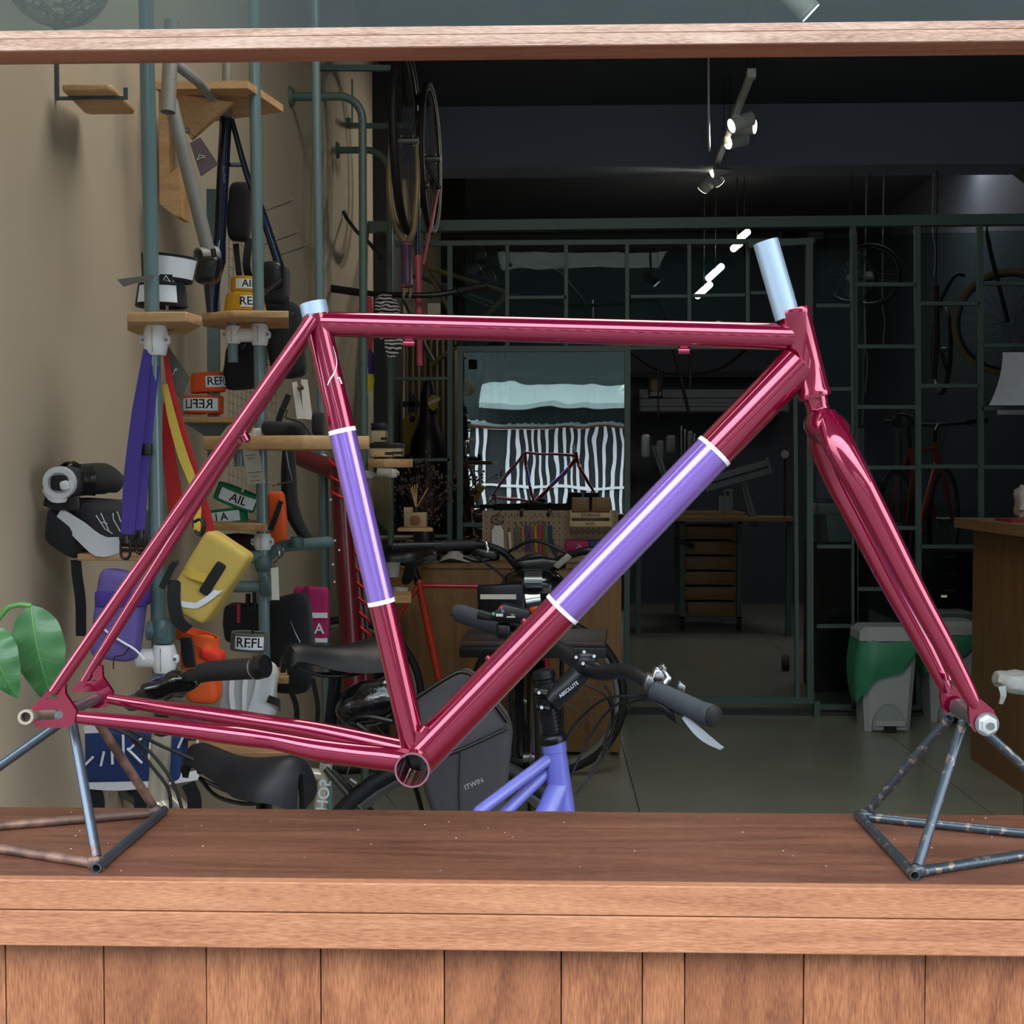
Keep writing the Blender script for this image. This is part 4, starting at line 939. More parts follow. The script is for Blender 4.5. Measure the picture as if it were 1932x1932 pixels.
obj('lug', MB().tube([P(414, 455, YV), P(408, 490, YV), P(400, 530, YV), P(400, 590, YV)], [S(12, YV), S(18, YV), S(16, YV), S(10, YV)], 18, 3), NAVYP, nf)
obj('small_lettering', text_mb('handbuilt', .011, on_plane(P(423, 330, YV-.0175), (0.05, 0, -1), (1, 0, 0.05))), mat('silver_ink', '7f8894', .5), nf)
obj('crank_stub', MB().tube([P(498, 555, YV-.05), P(532, 527, YV-.04)], .007, 12).sup(P(514, 520, YV), (V(.028, 0, 0), V(0, .02, 0), V(0, 0, .035)), .5, 20, 12), BLKP, nf)
# plastic bracket + clamp under the raw frame
obj('clamp', MB().sup(P(394, 510, YG+.09), (V(.028, 0, 0), V(0, .03, 0), V(.006, 0, .032)), .5, 20, 12).lathe(P(402, 470, YG+.05), P(404, 484, YG+.05), [(0, .006), (1, .006)], 10), BLKP, gf)
# ------------------------------------------------------------------ generic bicycle pieces
def wheel(par, c, ax, r=.34, tyre=.016, tm=None, rm=None, spk=24, nm='wheel'):
    """tyre with rim, hub and spokes about axis ax"""
    c, ax = Vector(c), Vector(ax).normalized(); u = V(0, 0, 1); u = (u-ax*u.dot(ax)).normalized(); v_ = ax.cross(u)
    cir = lambda R_, n=44: [c + (u*math.cos(2*math.pi*i/n)+v_*math.sin(2*math.pi*i/n))*R_ for i in range(n)]
    wl_ = obj(nm, MB().tube(cir(r-tyre), tyre, 10, closed=True, up=ax), tm or BLKR, par)
    if par.parent is None:
        obj('rim', MB().tube(cir(r-tyre*2.1), tyre*.62, 8, closed=True, up=ax, flat=1.3), rm or STEEL, wl_)
        obj('hub', MB().tube([c-ax*.05, c+ax*.05], [.018, .018], 12).tube([c-ax*.028, c-ax*.024], .026, 12).tube([c+ax*.024, c+ax*.028], .026, 12), STEEL, wl_)
        sp = MB()
        for i in range(spk):
            a = 2*math.pi*i/spk; b = a + (.5 if i % 2 else -.5)
            sp.tube([c + (u*math.cos(b)+v_*math.sin(b))*.024 + ax*(.026 if i % 4 < 2 else -.026), c + (u*math.cos(a)+v_*math.sin(a))*(r-tyre*2.2)], .001, 4)
        obj('spokes', sp, STEEL, wl_, kind='stuff')
    return wl_
def saddle_mb(c, fwd, L=.27, W=.15, H=.045):
    """saddle: nose narrow, tail wide, drooping wings"""
    c, f = Vector(c), Vector(fwd).normalized(); s = f.cross(V(0, 0, 1)).normalized()
    mb = MB()
    def wid(t): return (.024 + (W/2-.024)*(1/(1+math.exp((t-.42)*14)))) * (1 if t < .97 else .7) * (math.sqrt(max(.02, 1-((.22-t)/.22)**2)) if t < .22 else 1)
    def fn(u, t):
        e = (u-.5)*2; w_ = wid(t)
        drop = H*(abs(e)**2.2)*(1.35-.9*t)
        z = .008*math.cos(t*math.pi*2) - drop; p = t
        if t > .9: k = (t-.9)/.1*1.5708; p = .9+.05*math.sin(k); z -= .034*(1-math.cos(k))
        if t < .1: k = (.1-t)/.1*1.5708; p = .1-.05*math.sin(k); z -= .02*(1-math.cos(k))
        return c + f*((p-.45)*L*1.08) + s*e*w_*(1-.12*abs(e)**6) + V(0, 0, z)
    mb.sheet(fn, 16, 26, .012)
    return mb
def rails(c, fwd, L=.27):
    c, f = Vector(c), Vector(fwd).normalized(); s = f.cross(V(0, 0, 1)).normalized(); mb = MB()
    for k in (-1, 1):
        mb.tube([c+f*(L*.45)-V(0, 0, .03), c+f*(L*.22)+s*k*.018-V(0, 0, .052), c-f*(L*.1)+s*k*.022-V(0, 0, .052), c-f*(L*.36)+s*k*.04-V(0, 0, .02)], .0038, 8, 4)
    return mb
def bicycle(name, label, rear, heading, m, r=.34, wb=1.0, tm=None, rm=None, sad=True, bar='flat', fork=True, front=True, barm=None, seat=.98, group=None, tyre=.016):
    """whole bicycle standing on its wheels; rear = hub point on plan, heading in radians"""
    f = V(math.cos(heading), math.sin(heading), 0); s = V(-f.y, f.x, 0); O = V(rear[0], rear[1], rear[2] if len(rear) > 2 else 0)
    L = lambda u, z, v=0: O + f*u + s*v + V(0, 0, z)
    t = thing(name, label, 'bicycle', group); fr = obj('frame', MB().tube([L(.44, .28), L(.27, .80)], .0155, 14), m, t)
    obj('top_tube', MB().tube([L(.285, .77), L(.80, .80)], .0145, 14), m, fr)
    obj('down_tube', MB().tube([L(.44, .28), L(.82, .70)], .018, 14), m, fr)
    obj('head_tube', MB().tube([L(.795, .84), L(.835, .68)], .02, 16), m, fr)
    for k in (-1, 1):
        obj('chain_stay', MB().tube([L(0, r, .062*k), L(.25, .30, .04*k), L(.44, .28, .02*k)], .009, 10), m, fr)
        obj('seat_stay', MB().tube([L(0, r, .062*k), L(.275, .76, .018*k)], .0075, 10), m, fr)
    obj('bottom_bracket', MB().tube([L(.44, .28, -.035), L(.44, .28, .035)], .021, 16), m, fr)
    wheel(t, L(0, r), s, r, tyre, tm, rm)
    if front: wheel(t, L(wb, r), s, r, tyre, tm, rm)
    if fork:
        fk_ = obj('fork', MB().tube([L(.80, .82), L(.84, .66)], .013, 12), m, t)
        for k in (-1, 1): obj('fork_blade', MB().tube([L(.84, .67, .03*k), L(.90, .5, .05*k), L(wb, r, .052*k)], [.012, .012, .007], 10, 4), m, fk_)
    if sad:
        obj('seatpost', MB().tube([L(.275, .78), L(.225, seat-.05)], .0135, 12), BLKP, t)
        sd = obj('saddle', saddle_mb(L(.20, seat), f), BLKP, t); obj('saddle_rails', rails(L(.20, seat), f), STEEL, sd)
    if bar:
        bm_ = barm or BLKP
        st_ = obj('stem', MB().tube([L(.79, .84), L(.78, .91), L(.85, .95)], .014, 12), bm_, t)
        hb_ = obj('handlebar', MB().tube([L(.76, .97, -.31), L(.82, .955, -.12), L(.85, .95, 0), L(.82, .955, .12), L(.76, .97, .31)], .012, 12, 5), bm_, t)
        for k in (-1, 1):
            obj('grip', MB().tube([L(.755, .971, .32*k), L(.785, .966, .20*k)], .017, 14), BLKR, hb_)
            obj('brake_lever', MB().tube([L(.80, .95, .19*k), L(.86, .94, .21*k), L(.85, .92, .30*k)], .005, 8, 3), STEEL, hb_)
        obj('cable', MB().tube([L(.86, .94, .18), L(.98, .98, .06), L(.93, .8, 0), L(.85, .7, -.02)], .0025, 6, 4).tube([L(.86, .94, -.18), L(.99, .96, -.04), L(.94, .82, 0), L(.5, .34, .02)], .0025, 6, 4), BLKR, st_)
    return t
# ------------------------------------------------------------------ bicycle hung head down by the partition
hb = thing('hanging_bicycle', 'bicycle hung wheel up near the ceiling, with purple head tube and gold fork', 'bicycle')
YB_ = 4.2
GOLD = mat('gold_fork_paint', 'a08c68', .4, .2); PINK = mat('pink_paint', 'd0516a', .4); NVY = mat('navy_paint', '1c2c58', .4); PURT = mat('dusty_purple_paint', '5c4262', .45)
axw = V(1, -.035, 0).normalized()
wheel(hb, P(768, 266, YB_), axw, .41, .019, rm=BLKP)
cs = P(766, 440, YB_)
for k in (-1, 1):
    x0 = 736 if k < 0 else 786
    obj('fork_blade', MB().tube([P(x0, 272, YB_-.02), P(x0+(-2 if k < 0 else 2), 340, YB_-.05), P(x0+(4 if k < 0 else -2), 400, YB_-.05), P(754 if k < 0 else 779, 440, YB_-.03), P(767, 458, YB_)], [.008, .011, .013, .014, .016], 12, 4), GOLD, hb)
obj('head_tube', MB().lathe(P(766, 456, YB_), P(769, 542, YB_), [(0, .025), (.03, .027), (.06, .023), (.94, .023), (.97, .027), (1, .025)], 20), PURT, hb)
for y in (460, 540): obj('pink_ring', MB().tube([P(766.5, y-2, YB_), P(766.5, y+2, YB_)], .0245, 20), PINK, hb)
obj('down_tube', MB().tube([P(787, 330, YB_+.08), P(788, 485, YB_+.06)], .0125, 14), NVY, hb)
obj('down_tube', MB().tube([P(788, 482, YB_+.06), P(791, 600, YB_+.04), P(792, 690, YB_+.04)], .0135, 14), PINK, hb)
obj('seat_stay', MB().tube([P(826, 360, YB_+.3), P(812, 430, YB_+.2), P(798, 500, YB_+.1)], .006, 10), PINK, hb)
obj('seat_stay', MB().tube([P(827, 350, YB_+.32), P(818, 400, YB_+.26), P(812, 440, YB_+.22)], .0075, 10), NVY, hb)
wheel(hb, P(812, 300, YB_+.55), axw, .36, .016, rm=BLKP, nm='rear_wheel')
obj('derailleur', MB().tube([P(790, 275, YB_+.3), P(812, 325, YB_+.3), P(830, 356, YB_+.3)], .008, 10).sup(P(800, 350, YB_+.3), (V(.02, 0, 0), V(0, .015, 0), V(0, 0, .016)), .5, 16, 10), BLKP, hb)
br = obj('handlebar', MB().tube([P(626, 545, YB_+.1), P(700, 554, YB_), P(740, 556, YB_-.02), P(768, 557, YB_-.03), P(810, 557, YB_-.02), P(850, 552, YB_), P(915, 540, YB_+.05)], .0125, 14, 4), BLKP, hb)
for x0, y0, x1, y1, Y0_, Yq in ((622, 544, 678, 552, YB_+.1, YB_+.03), (862, 550, 918, 538, YB_, YB_+.06)):
    obj('grip', MB().tube([P(x0, y0, Y0_), P(x1, y1, Yq)], .017, 14), BLKR, br)
obj('stem_clamp', MB().tube([P(761, 545, YB_-.03), P(763, 552, YB_-.05), P(761, 560, YB_-.05), P(764, 566, YB_-.03)], .006, 10, 3).tube([P(773, 545, YB_-.03), P(775, 552, YB_-.05), P(773, 560, YB_-.05), P(775, 566, YB_-.03)], .006, 10, 3), GOLD, br)
zc = thing('zebra_cap', 'cloth cap with black and white wavy stripes hung on the handlebar', 'cap')
def zebra():
    m, nt, b = _nt('zebra_cloth'); N, L = nt.nodes, nt.links
    tc = N.new('ShaderNodeTexCoord'); wv = N.new('ShaderNodeTexWave'); wv.bands_direction = 'Z'; wv.inputs['Scale'].default_value = 19; wv.inputs['Distortion'].default_value = 6; wv.inputs['Detail Scale'].default_value = 1.2
    L.new(tc.outputs['Object'], wv.inputs['Vector']); cr = N.new('ShaderNodeValToRGB'); e = cr.color_ramp.elements
    e[0].position = .45; e[0].color = C('121214'); e[1].position = .55; e[1].color = C('c9c6c2'); L.new(wv.outputs['Fac'], cr.inputs[0]); L.new(cr.outputs[0], b.inputs['Base Color']); b.inputs['Roughness'].default_value = .85
    return m
ZB = zebra()
obj('crown', MB().sup(P(732, 592, YB_-.06), (V(.056, 0, 0), V(0, .05, 0), V(-.01, 0, .085)), .75, 28, 16, .004, 12, 22), ZB, zc)
obj('tail', MB().ribbon([P(738, 635, YB_-.08), P(741, 652, YB_-.09), P(738, 674, YB_-.09)], (1, 0, 0), [.10, .09, .03], .01), ZB, zc)
single('black_scarf', 'black and purple cloth with yellow tip draped beside the tall arch', 'cloth', MB().ribbon([P(715, 640, 4.05), P(717, 680, 4.05), P(722, 712, 4.05)], (1, 0, 0), [.045, .055, .05], .008), BLACK)
sc_ = thing('coloured_ribbon', 'red purple and yellow hanging ribbon behind the black scarf', 'ribbon')
for nm, c0, c1, h in (('red_part', (697, 560), (698, 660), 'b12a3a'), ('purple_part', (698, 660), (700, 715), '4a2a78'), ('yellow_part', (701, 700), (697, 738), 'c9b81c')):
    obj(nm, MB().ribbon([P(*c0, 4.12), P((c0[0]+c1[0])/2+1, (c0[1]+c1[1])/2, 4.11), P(*c1, 4.12)], (1, .3, 0), [.02, .03, .022], .004), mat('ribbon_'+h, h, .7), sc_)
tg3 = thing('price_tag', 'beige card price tag hung above the top tube near the pink tube', 'tag')
obj('card', MB().prism([P(807, 572, 4.0), P(831, 572, 4.0), P(831, 600, 4.0), P(807, 600, 4.0)], (0, .002, 0)), mat('beige_card', '8d8575', .8), tg3)
obj('string', MB().tube([P(818, 573, 4.0), P(812, 560, 4.05)], .0012, 5), INK, tg3)
single('hook_arm', 'thin black angled bicycle hook on the wall between the green arches', 'hook', MB().tube([P(648, 398, 4.6), P(654, 412, 4.6), P(672, 436, 4.5), P(700, 462, 4.4), P(718, 488, 4.3)], .009, 10), BLKP)
# ------------------------------------------------------------------ dark red frame with scarlet cord wound on it
DRED = mat('deep_red_paint', '5c0f1a', .35, coat=.5)
df = thing('dark_red_frame', 'deep red bicycle frame hung upright with a scarlet cord wound round it', 'bicycle frame')
YR = 2.5
obj('seat_tube', MB().tube([P(640, 880, YR), P(648, 1020, YR), P(668, 1330, YR)], [.030, .030, .032], 20), DRED, df)
obj('stay', MB().tube([P(652, 870, YR+.06), P(665, 1010, YR+.06), P(682, 1180, YR+.06), P(690, 1330, YR+.06)], .016, 14), DRED, df)
obj('top_tube', MB().tube([P(540, 855, YR+.1), P(580, 868, YR+.08), P(640, 890, YR+.02)], [.02, .03, .034], 18, 3), DRED, df)
for i in range(13):
    y = 880 + i*28; x = 636 + i*1.6 if i < 3 else 667 + (i-3)*2.1
    Yq = YR-.002 if i < 3 else YR+.06
    r_ = .032 if i < 3 else .018
    c_ = P(x+5, y, Yq)
    obj('cord_turn', MB().tube([c_+V(math.sin(a)*r_, -math.cos(a)*r_, -.014*a) for a in (-1.6, -.8, 0, .8, 1.6)], .0042, 8, 3), mat('scarlet_cord', 'c4161c', .5), df)
for x, y in ((624, 943), (632, 1020), (628, 1065), (640, 1038), (631, 1098)):
    obj('boss', MB().lathe(P(x, y, YR-.03), P(x, y, YR-.036), [(0, .004), (1, .003)], 8), PAPER, df)
# ------------------------------------------------------------------ silver bicycle nearest the counter at left
SIL = mat('champagne_silver', 'cfc9b6', .3, .35, var=.06, coat=.4)
sv = thing('silver_bicycle', 'champagne silver bicycle behind the counter with black saddle and wrapped black grip', 'bicycle')
YS = .95
hp0, hp1 = P(305, 1385, YS), P(296, 1535, YS)
hd = (hp1-hp0).normalized()
ht = obj('head_tube', MB().tube([hp0, hp0+hd*.19], .0185, 20), SIL, sv)
obj('down_tube', MB().tube([hp0+hd*.13, V(hp0.x+.30, YS-.17, .30)], .019, 16), SIL, sv)
obj('top_tube', MB().tube([hp0+hd*.17, V(hp0.x+.26, YS-.14, .42)], .014, 14), SIL, sv)
bbp = V(hp0.x+.30, YS-.17, .29)
cS = P(470, 1434, YS-.12); fS = V(-.84, .48, 0).normalized()
obj('seat_tube', MB().tube([bbp, cS - fS*.03 - V(0, 0, .16)], .0155, 14), SIL, sv)
obj('seatpost', MB().tube([cS - fS*.03 - V(0, 0, .17), cS - fS*.035 - V(0, 0, .05)], .0135, 14), BLKP, sv)
sd = obj('saddle', saddle_mb(cS, fS, .25, .15, .046), mat('saddle_leatherette', '14171c', .55), sv)
obj('saddle_rails', rails(cS-V(0, 0, .018), fS), BLKP, sd)
rh_ = bbp - fS*.34; rh_.z = .25; sS = V(-fS.y, fS.x, 0)
fh_ = hp0 + fS*.16; fh_.z = .25
wheel(sv, fh_, sS, .25, .018)
for k in (-1, 1):
    obj('fork_blade', MB().tube([hp0+hd*.18+sS*.03*k, fh_+sS*.05*k], .011, 10), SIL, sv)
hbS = obj('handlebar', MB().tube([P(250, 1330, .8), P(300, 1318, .78), P(345, 1285, .7), P(375, 1272, .66), P(500, 1258, .60)], .011, 12, 4), BLKP, sv)
obj('stem', MB().tube([hp0, P(305, 1330, .88), P(270, 1326, .8)], .014, 12), BLKP, sv)
obj('grip', MB().tube([P(377, 1271, .66), P(400, 1266, .65), P(478, 1261, .61), P(490, 1259, .605)], [.0155, .0168, .0175, .019], 22, 2), BLKR, hbS)
obj('end_cap', MB().tube([P(487, 1259, .606), P(500, 1257, .60)], .0185, 22, hollow=.1).lathe(P(492, 1259, .595), P(500, 1257.5, .592), [(0, .0165), (1, .0165)], 22), BLKP, hbS)
obj('cap_ring', MB().tube([P(483.5, 1260, .609), P(486, 1259.5, .607)], .0192, 22), CHROME, hbS)
obj('wrapped_shifter', MB().sup(P(318, 1296, .70), (V(.052, 0, .018), V(0, .03, 0), V(-.006, 0, .018)), .6, 34, 20, .012, 42, 30).sup(P(272, 1318, .74), (V(.03, 0, .006), V(0, .03, 0), V(0, 0, .014)), .6, 26, 16, .01, 50, 31), mat('black_stretch_film', '101114', .12, coat=.8, bump=.6, scale=55), hbS)
for k, pts in enumerate((((215, 1374), (255, 1395), (295, 1432), (328, 1480), (346, 1535)), ((240, 1380), (282, 1440), (318, 1490), (322, 1545)), ((238, 1374), (300, 1405), (345, 1425), (372, 1436)))):
    obj('cable', MB().tube([P(x, y, .84+.01*k) for x, y in pts], .0032, 8, 5), BLKR, sv)
# second bike: seatpost, silver seat tube, stays and rear wheel
sb_ = thing('commuter_bicycle', 'bicycle with creased black saddle, silver seat tube and dark rear wheel behind the first', 'bicycle')
YC = 1.45
s0, s1 = P(616, 1438, YC), P(602, 1540, YC); sd_ = (s1-s0).normalized()
stt = obj('seat_tube', MB().tube([s0, s0+sd_*.38], .0150, 16), SIL, sb_)
obj('lettering', text_mb('HO5', .036, on_plane(P(609, 1500, YC-.0155), (sd_.x*-1, 0, -sd_.z), (1, 0, -.1))), REFLW, stt)
obj('seatpost', MB().tube([P(634, 1262, YC), s0], .0145, 16), mat('satin_black_metal', '2a2d33', .3, .6), sb_)
fC = V(-1, -.12, 0)
s2 = obj('saddle', saddle_mb(P(652, 1220, YC), V(-1, -.75, 0), .26, .17, .05), mat('soft_black_leather', '121315', .5), sb_)
obj('saddle_rails', rails(P(652, 1226, YC), V(-1, -.75, 0)), BLKP, s2)
bC = s0+sd_*.38
rhC = P(850, 1700, YC); rhC.z = .34
sC = V(0.12, -1, 0).normalized()
wheel(sb_, rhC, sC, .345, .02)
for k in (-1, 1):
    obj('seat_stay', MB().tube([s0+sd_*.01+sC*.02*k, rhC+sC*.065*k], .0075, 10), mat('dark_stay_paint', '3c3a36', .4), sb_)
    obj('chain_stay', MB().tube([bC+sC*.02*k, rhC+sC*.065*k], .009, 10), SIL, sb_)
obj('down_tube', MB().tube([bC, bC+V(-.36, -.03, .36)], .018, 14), SIL, sb_)
obj('top_tube', MB().tube([s0+sd_*.03, bC+V(-.37, -.03, .40)], .014, 14), SIL, sb_)
wheel(sb_, V(bC.x-.58, bC.y-.02, .34), sC, .345, .02, nm='front_wheel')
for k in (-1, 1): obj('fork_blade', MB().tube([bC+V(-.38, -.03, .40)+sC*.03*k, V(bC.x-.58, bC.y-.02, .34)+sC*.05*k], .011, 10), SIL, sb_)
obj('rear_rack', MB().bar(P(640, 1352, YC), P(770, 1352, YC+.02), .10, .012).tube([P(745, 1355, YC-.06), rhC+sC*.07], .005, 8), BLKP, sb_)
obj('brake_caliper', MB().tube([P(650, 1475, YC-.02), P(664, 1470, YC-.05), P(672, 1478, YC-.05)], .006, 8).tube([P(654, 1465, YC-.03), P(660, 1440, YC-.03)], .0015, 6), STEEL, sb_)
wc = thing('wrapped_saddle', 'bundle wrapped in glossy black film on the rear rack beside the seat tube', 'saddle')
obj('film_cover', MB().sup(P(700, 1322, YC-.02), (V(.075, 0, .03), V(0, .06, 0), V(-.012, 0, .045)), .6, 40, 24, .014, 26, 33), mat('black_stretch_film'), wc)
obj('frame_hardware', MB().tube([P(650, 1360, YC-.07), P(690, 1352, YC-.08), P(740, 1362, YC-.08)], .006, 10, 3).tube([P(672, 1366, YC-.08), P(690, 1378, YC-.08)], .008, 10), BLKP, wc)
# grey pannier
pn = thing('grey_pannier', 'charcoal grey pannier bag with white letters hanging under the down tube', 'bag')
PG = mat('pannier_fabric', '4a494e', .8, scale=70, bump=.1)
yq = 1.3
obj('body', MB().prism([P(x, y, yq) for x, y in ((800, 1310), (870, 1272), (900, 1285), (962, 1372), (965, 1400), (950, 1560), (940, 1640), (850, 1640), (800, 1500), (780, 1400))], (0, .12, 0)).bevel(.02, 3), PG, pn)
obj('lid_flap', MB().prism([P(x, y, yq-.006) for x, y in ((786, 1320), (850, 1282), (878, 1270), (900, 1288), (955, 1358), (958, 1372), (880, 1410), (800, 1440), (782, 1400))], (0, .10, 0)).bevel(.012, 2), mat('pannier_fabric_light', '565459', .8, scale=70, bump=.1), pn)
obj('piping', MB().tube([P(x, y, yq-.008) for x, y in ((786, 1316), (848, 1276), (876, 1268), (902, 1286), (958, 1362))], .005, 8, 4), BLKP, pn)
obj('hem', MB().tube([P(x, y, yq-.004) for x, y in ((800, 1440), (880, 1410), (958, 1374))], .003, 8, 4).tube([P(x, y, yq-.003) for x, y in ((868, 1416), (866, 1500), (870, 1560))], .0015, 6, 3), BLKP, pn)
obj('lettering', text_mb('ITWIN', .015, on_plane(P(894, 1479, yq-.001), (1, 0, .47), (-.47, 0, 1))), mat('grey_print', 'b9babb', .6), pn)
# ------------------------------------------------------------------ periwinkle city bike behind the counter
BLU = mat('periwinkle_paint', '7276d2', .35, coat=.3, var=.04)
SBLK = mat('satin_black_paint', '202327', .38, .3)
GRIP = mat('slate_rubber_grip', '3a4049', .75, var=.1, scale=120)
bb_ = thing('city_bicycle', 'periwinkle blue city bicycle with black stem and slate grips in front of the desk', 'bicycle')
YBL = .82
h0, h1 = P(1044, 1396, YBL), P(1070, 1600, YBL); hd2 = (h1-h0).normalized()
bbB = V(h0.x-.36, YBL-.32, .28)
bh = obj('head_tube', MB().tube([h0, h0+hd2*.02, h0+hd2*.021, h0+hd2*.18], [.0215, .0215, .0205, .023], 24), BLU, bb_)
obj('twin_tube', MB().tube([P(1046, 1424, YBL), P(905, 1530, YBL-.10), bbB+V(.02, .02, .06)], .0105, 14), BLU, bb_)
obj('twin_tube', MB().tube([P(1056, 1432, YBL+.02), P(946, 1540, YBL-.06), bbB+V(.05, .04, .04)], .0105, 14), BLU, bb_)
obj('down_tube', MB().tube([P(1056, 1482, YBL), P(1030, 1540, YBL-.03), bbB], .021, 18), BLU, bb_)
obj('gusset', MB().prism([P(1036, 1480, YBL-.012), P(1062, 1490, YBL-.012), P(1050, 1540, YBL-.012), P(1020, 1520, YBL-.012)], (0, .022, 0)), BLU, bb_)
fB = V(.75, .66, 0).normalized(); sB = V(-fB.y, fB.x, 0)
obj('frame_rear', MB().tube([bbB, V(bbB.x-.10, bbB.y-.09, .62)], .0155, 14), BLU, bb_)
obj('seatpost', MB().tube([V(bbB.x-.10, bbB.y-.09, .61), V(bbB.x-.12, bbB.y-.10, .66)], .0135, 12), SBLK, bb_)
rB = bbB - fB*.36; rB.z = .25
fhB = h0 + fB*.10; fhB.z = .29
wheel(bb_, rB, sB, .25, .02); wheel(bb_, fhB, sB, .29, .02, nm='front_wheel')
for k in (-1, 1):
    obj('chain_stay', MB().tube([bbB+sB*.02*k, rB+sB*.06*k], .009, 10), BLU, bb_)
    obj('fork_blade', MB().tube([h0+hd2*.18+sB*.03*k, fhB+sB*.052*k], .012, 10), BLU, bb_)
# spacers, stem riser
sp_ = MB()
for i in range(10):
    a = P(1032 + i*1.2, 1318 + i*7.4, YBL)
    sp_.tube([a, a-V(0, 0, .0055)], .0175, 20).tube([a-V(0, 0, .0055), a-V(0, 0, .007)], .0155, 20)
obj('ribbed_spacers', sp_, BLKP, bb_, kind='stuff')
obj('headset_cup', MB().lathe(P(1040, 1382, YBL), P(1044, 1400, YBL), [(0, .0185), (.2, .0235), (.5, .025), (1, .024)], 24), BLKP, bb_)
sm_ = obj('stem', MB().lathe(P(1025, 1262, YBL), P(1036, 1335, YBL), [(0, .010), (.06, .019), (.22, .020), (.26, .017), (.34, .017), (.38, .0225), (.95, .0225), (1, .018)], 24), BLKP, bb_)
obj('stem_arm', MB().tube([P(1040, 1322, YBL-.01), P(1075, 1290, YBL-.01), P(1104, 1256, YBL)], [.021, .019, .020], 20, 4).sup(P(1103, 1252, YBL), (V(.021, .004, 0), V(-.004, .026, 0), V(0, 0, .022)), .6, 24, 14), SBLK, sm_)
obj('lettering', text_mb('ABSOLUTE', .0085, on_plane(P(1073, 1301, YBL-.034), (P(1090, 1284, YBL)-P(1057, 1310, YBL)), (-.62, 0, .78))), REFLW, sm_)
for x, y in ((1016, 1306), (1021, 1334)):
    obj('clamp_bolt', MB().tube([P(x-6, y, YBL-.02), P(x+18, y+4, YBL-.027)], .008, 12).lathe(P(x, y, YBL-.028), P(x, y, YBL-.034), [(0, .0055), (1, .004)], 12), BLKP, sm_)
    obj('bolt_head', MB().lathe(P(x+1, y+1, YBL-.033), P(x+1, y+1, YBL-.038), [(0, .004), (1, .003)], 10), CHROME, sm_)
for x, y in ((1102, 1230), (1121, 1238), (1100, 1252), (1087, 1240)):
    obj('face_bolt', MB().lathe(P(x, y, YBL-.026), P(x, y, YBL-.032), [(0, .0035), (1, .003)], 10), CHROME, sm_)
bar_ = obj('handlebar', MB().tube([P(905, 1160, 1.02), P(960, 1178, .99), P(1020, 1205, .93), P(1060, 1228, .88), P(1100, 1255, .82), P(1135, 1268, .76), P(1180, 1266, .69), P(1215, 1282, .64), P(1250, 1310, .60), P(1330, 1348, .52)], [.011, .011, .0125, .015, .0155, .0155, .0125, .011, .011, .011], 18, 5), SBLK, bb_)
obj('grip', MB().tube([P(1238, 1302, .615), P(1243, 1306, .61), P(1246, 1307, .605), P(1322, 1343, .53), P(1326, 1345, .525), P(1329, 1346, .523), P(1345, 1352, .51)], [.0165, .017, .0155, .0165, .0155, .0175, .0175], 26), GRIP, bar_)
obj('grip_cap', MB().lathe(P(1343, 1350, .511), P(1350, 1354, .504), [(0, .0165), (.6, .0165), (1, .012)], 22), BLKR, bar_)
obj('grip', MB().tube([P(862, 1158, 1.06), P(870, 1158, 1.055), P(950, 1185, 1.0)], [.014, .0185, .018], 24, 2), GRIP, bar_)
obj('brake_lever', MB().sheet(lambda u, v: P(1290+ (1362-1290)*v + (u-.5)*2*(5+5*math.sin(min(1, v*1.1)*3.1))*.7, 1352 + (1412-1352)*v - (u-.5)*2*(5+5*math.sin(v*3.1))*.55 + 6*math.sin(v*3.14), .56-.04*v), 6, 14, .004), mat('lever_alloy', '7b8288', .4, .5), bar_)
obj('lever_clamp', MB().sup(P(1228, 1287, .625), (V(.011, .004, -.004), V(0, .018, 0), V(.003, 0, .012)), .35, 18, 10), STEEL, bar_)
obj('shifter', MB().sup(P(1246, 1276, .62), (V(.014, 0, -.006), V(0, .014, 0), V(.004, 0, .013)), .5, 20, 12).tube([P(1255, 1290, .60), P(1262, 1278, .60), P(1248, 1262, .61), P(1240, 1272, .61)], .004, 8, 4), CHROME, bar_)
obj('shift_trigger', MB().sup(P(1284, 1297, .63), (V(.006, 0, -.004), V(0, .01, 0), V(.003, 0, .008)), .4, 14, 8).sup(P(1245, 1264, .63), (V(.01, 0, .005), V(0, .01, 0), V(-.003, 0, .006)), .4, 14, 8), STEEL, bar_)
obj('lever_body', MB().prism([P(x, y, .58) for x, y in ((1238, 1325), (1262, 1335), (1276, 1345), (1278, 1368), (1262, 1356), (1245, 1340))], (0, .02, 0)).bevel(.002), BLKP, bar_)
cb_ = [((1256, 1316, .6), (1225, 1310, .66), (1185, 1318, .74), (1140, 1350, .82), (1098, 1420, .84), (1062, 1500, .83)),
       ((1250, 1322, .6), (1215, 1316, .68), (1150, 1316, .76), (1105, 1345, .82), (1070, 1390, .84), (1050, 1460, .84)),
       ((1240, 1318, .61), (1190, 1325, .78), (1160, 1355, .86), (1150, 1400, .88), (1125, 1450, .88), (1085, 1500, .86)),
       ((1100, 1290, .86), (1140, 1310, .88), (1155, 1350, .9), (1140, 1400, .9), (1138, 1425, .9)),
       ((1140, 1292, .8), (1155, 1320, .88), (1158, 1370, .9), (1135, 1420, .9), (1110, 1465, .88))]
for c_ in cb_: obj('cable', MB().tube([P(*q) for q in c_], .0024, 7, 6), BLKR, bb_)
pod = obj('control_pod', MB().prism([P(x, y, .93) for x, y in ((921, 1166), (948, 1139), (1000, 1152), (998, 1172), (980, 1178), (930, 1172))], (0, .03, 0)).bevel(.004, 2), BLKP, bar_)
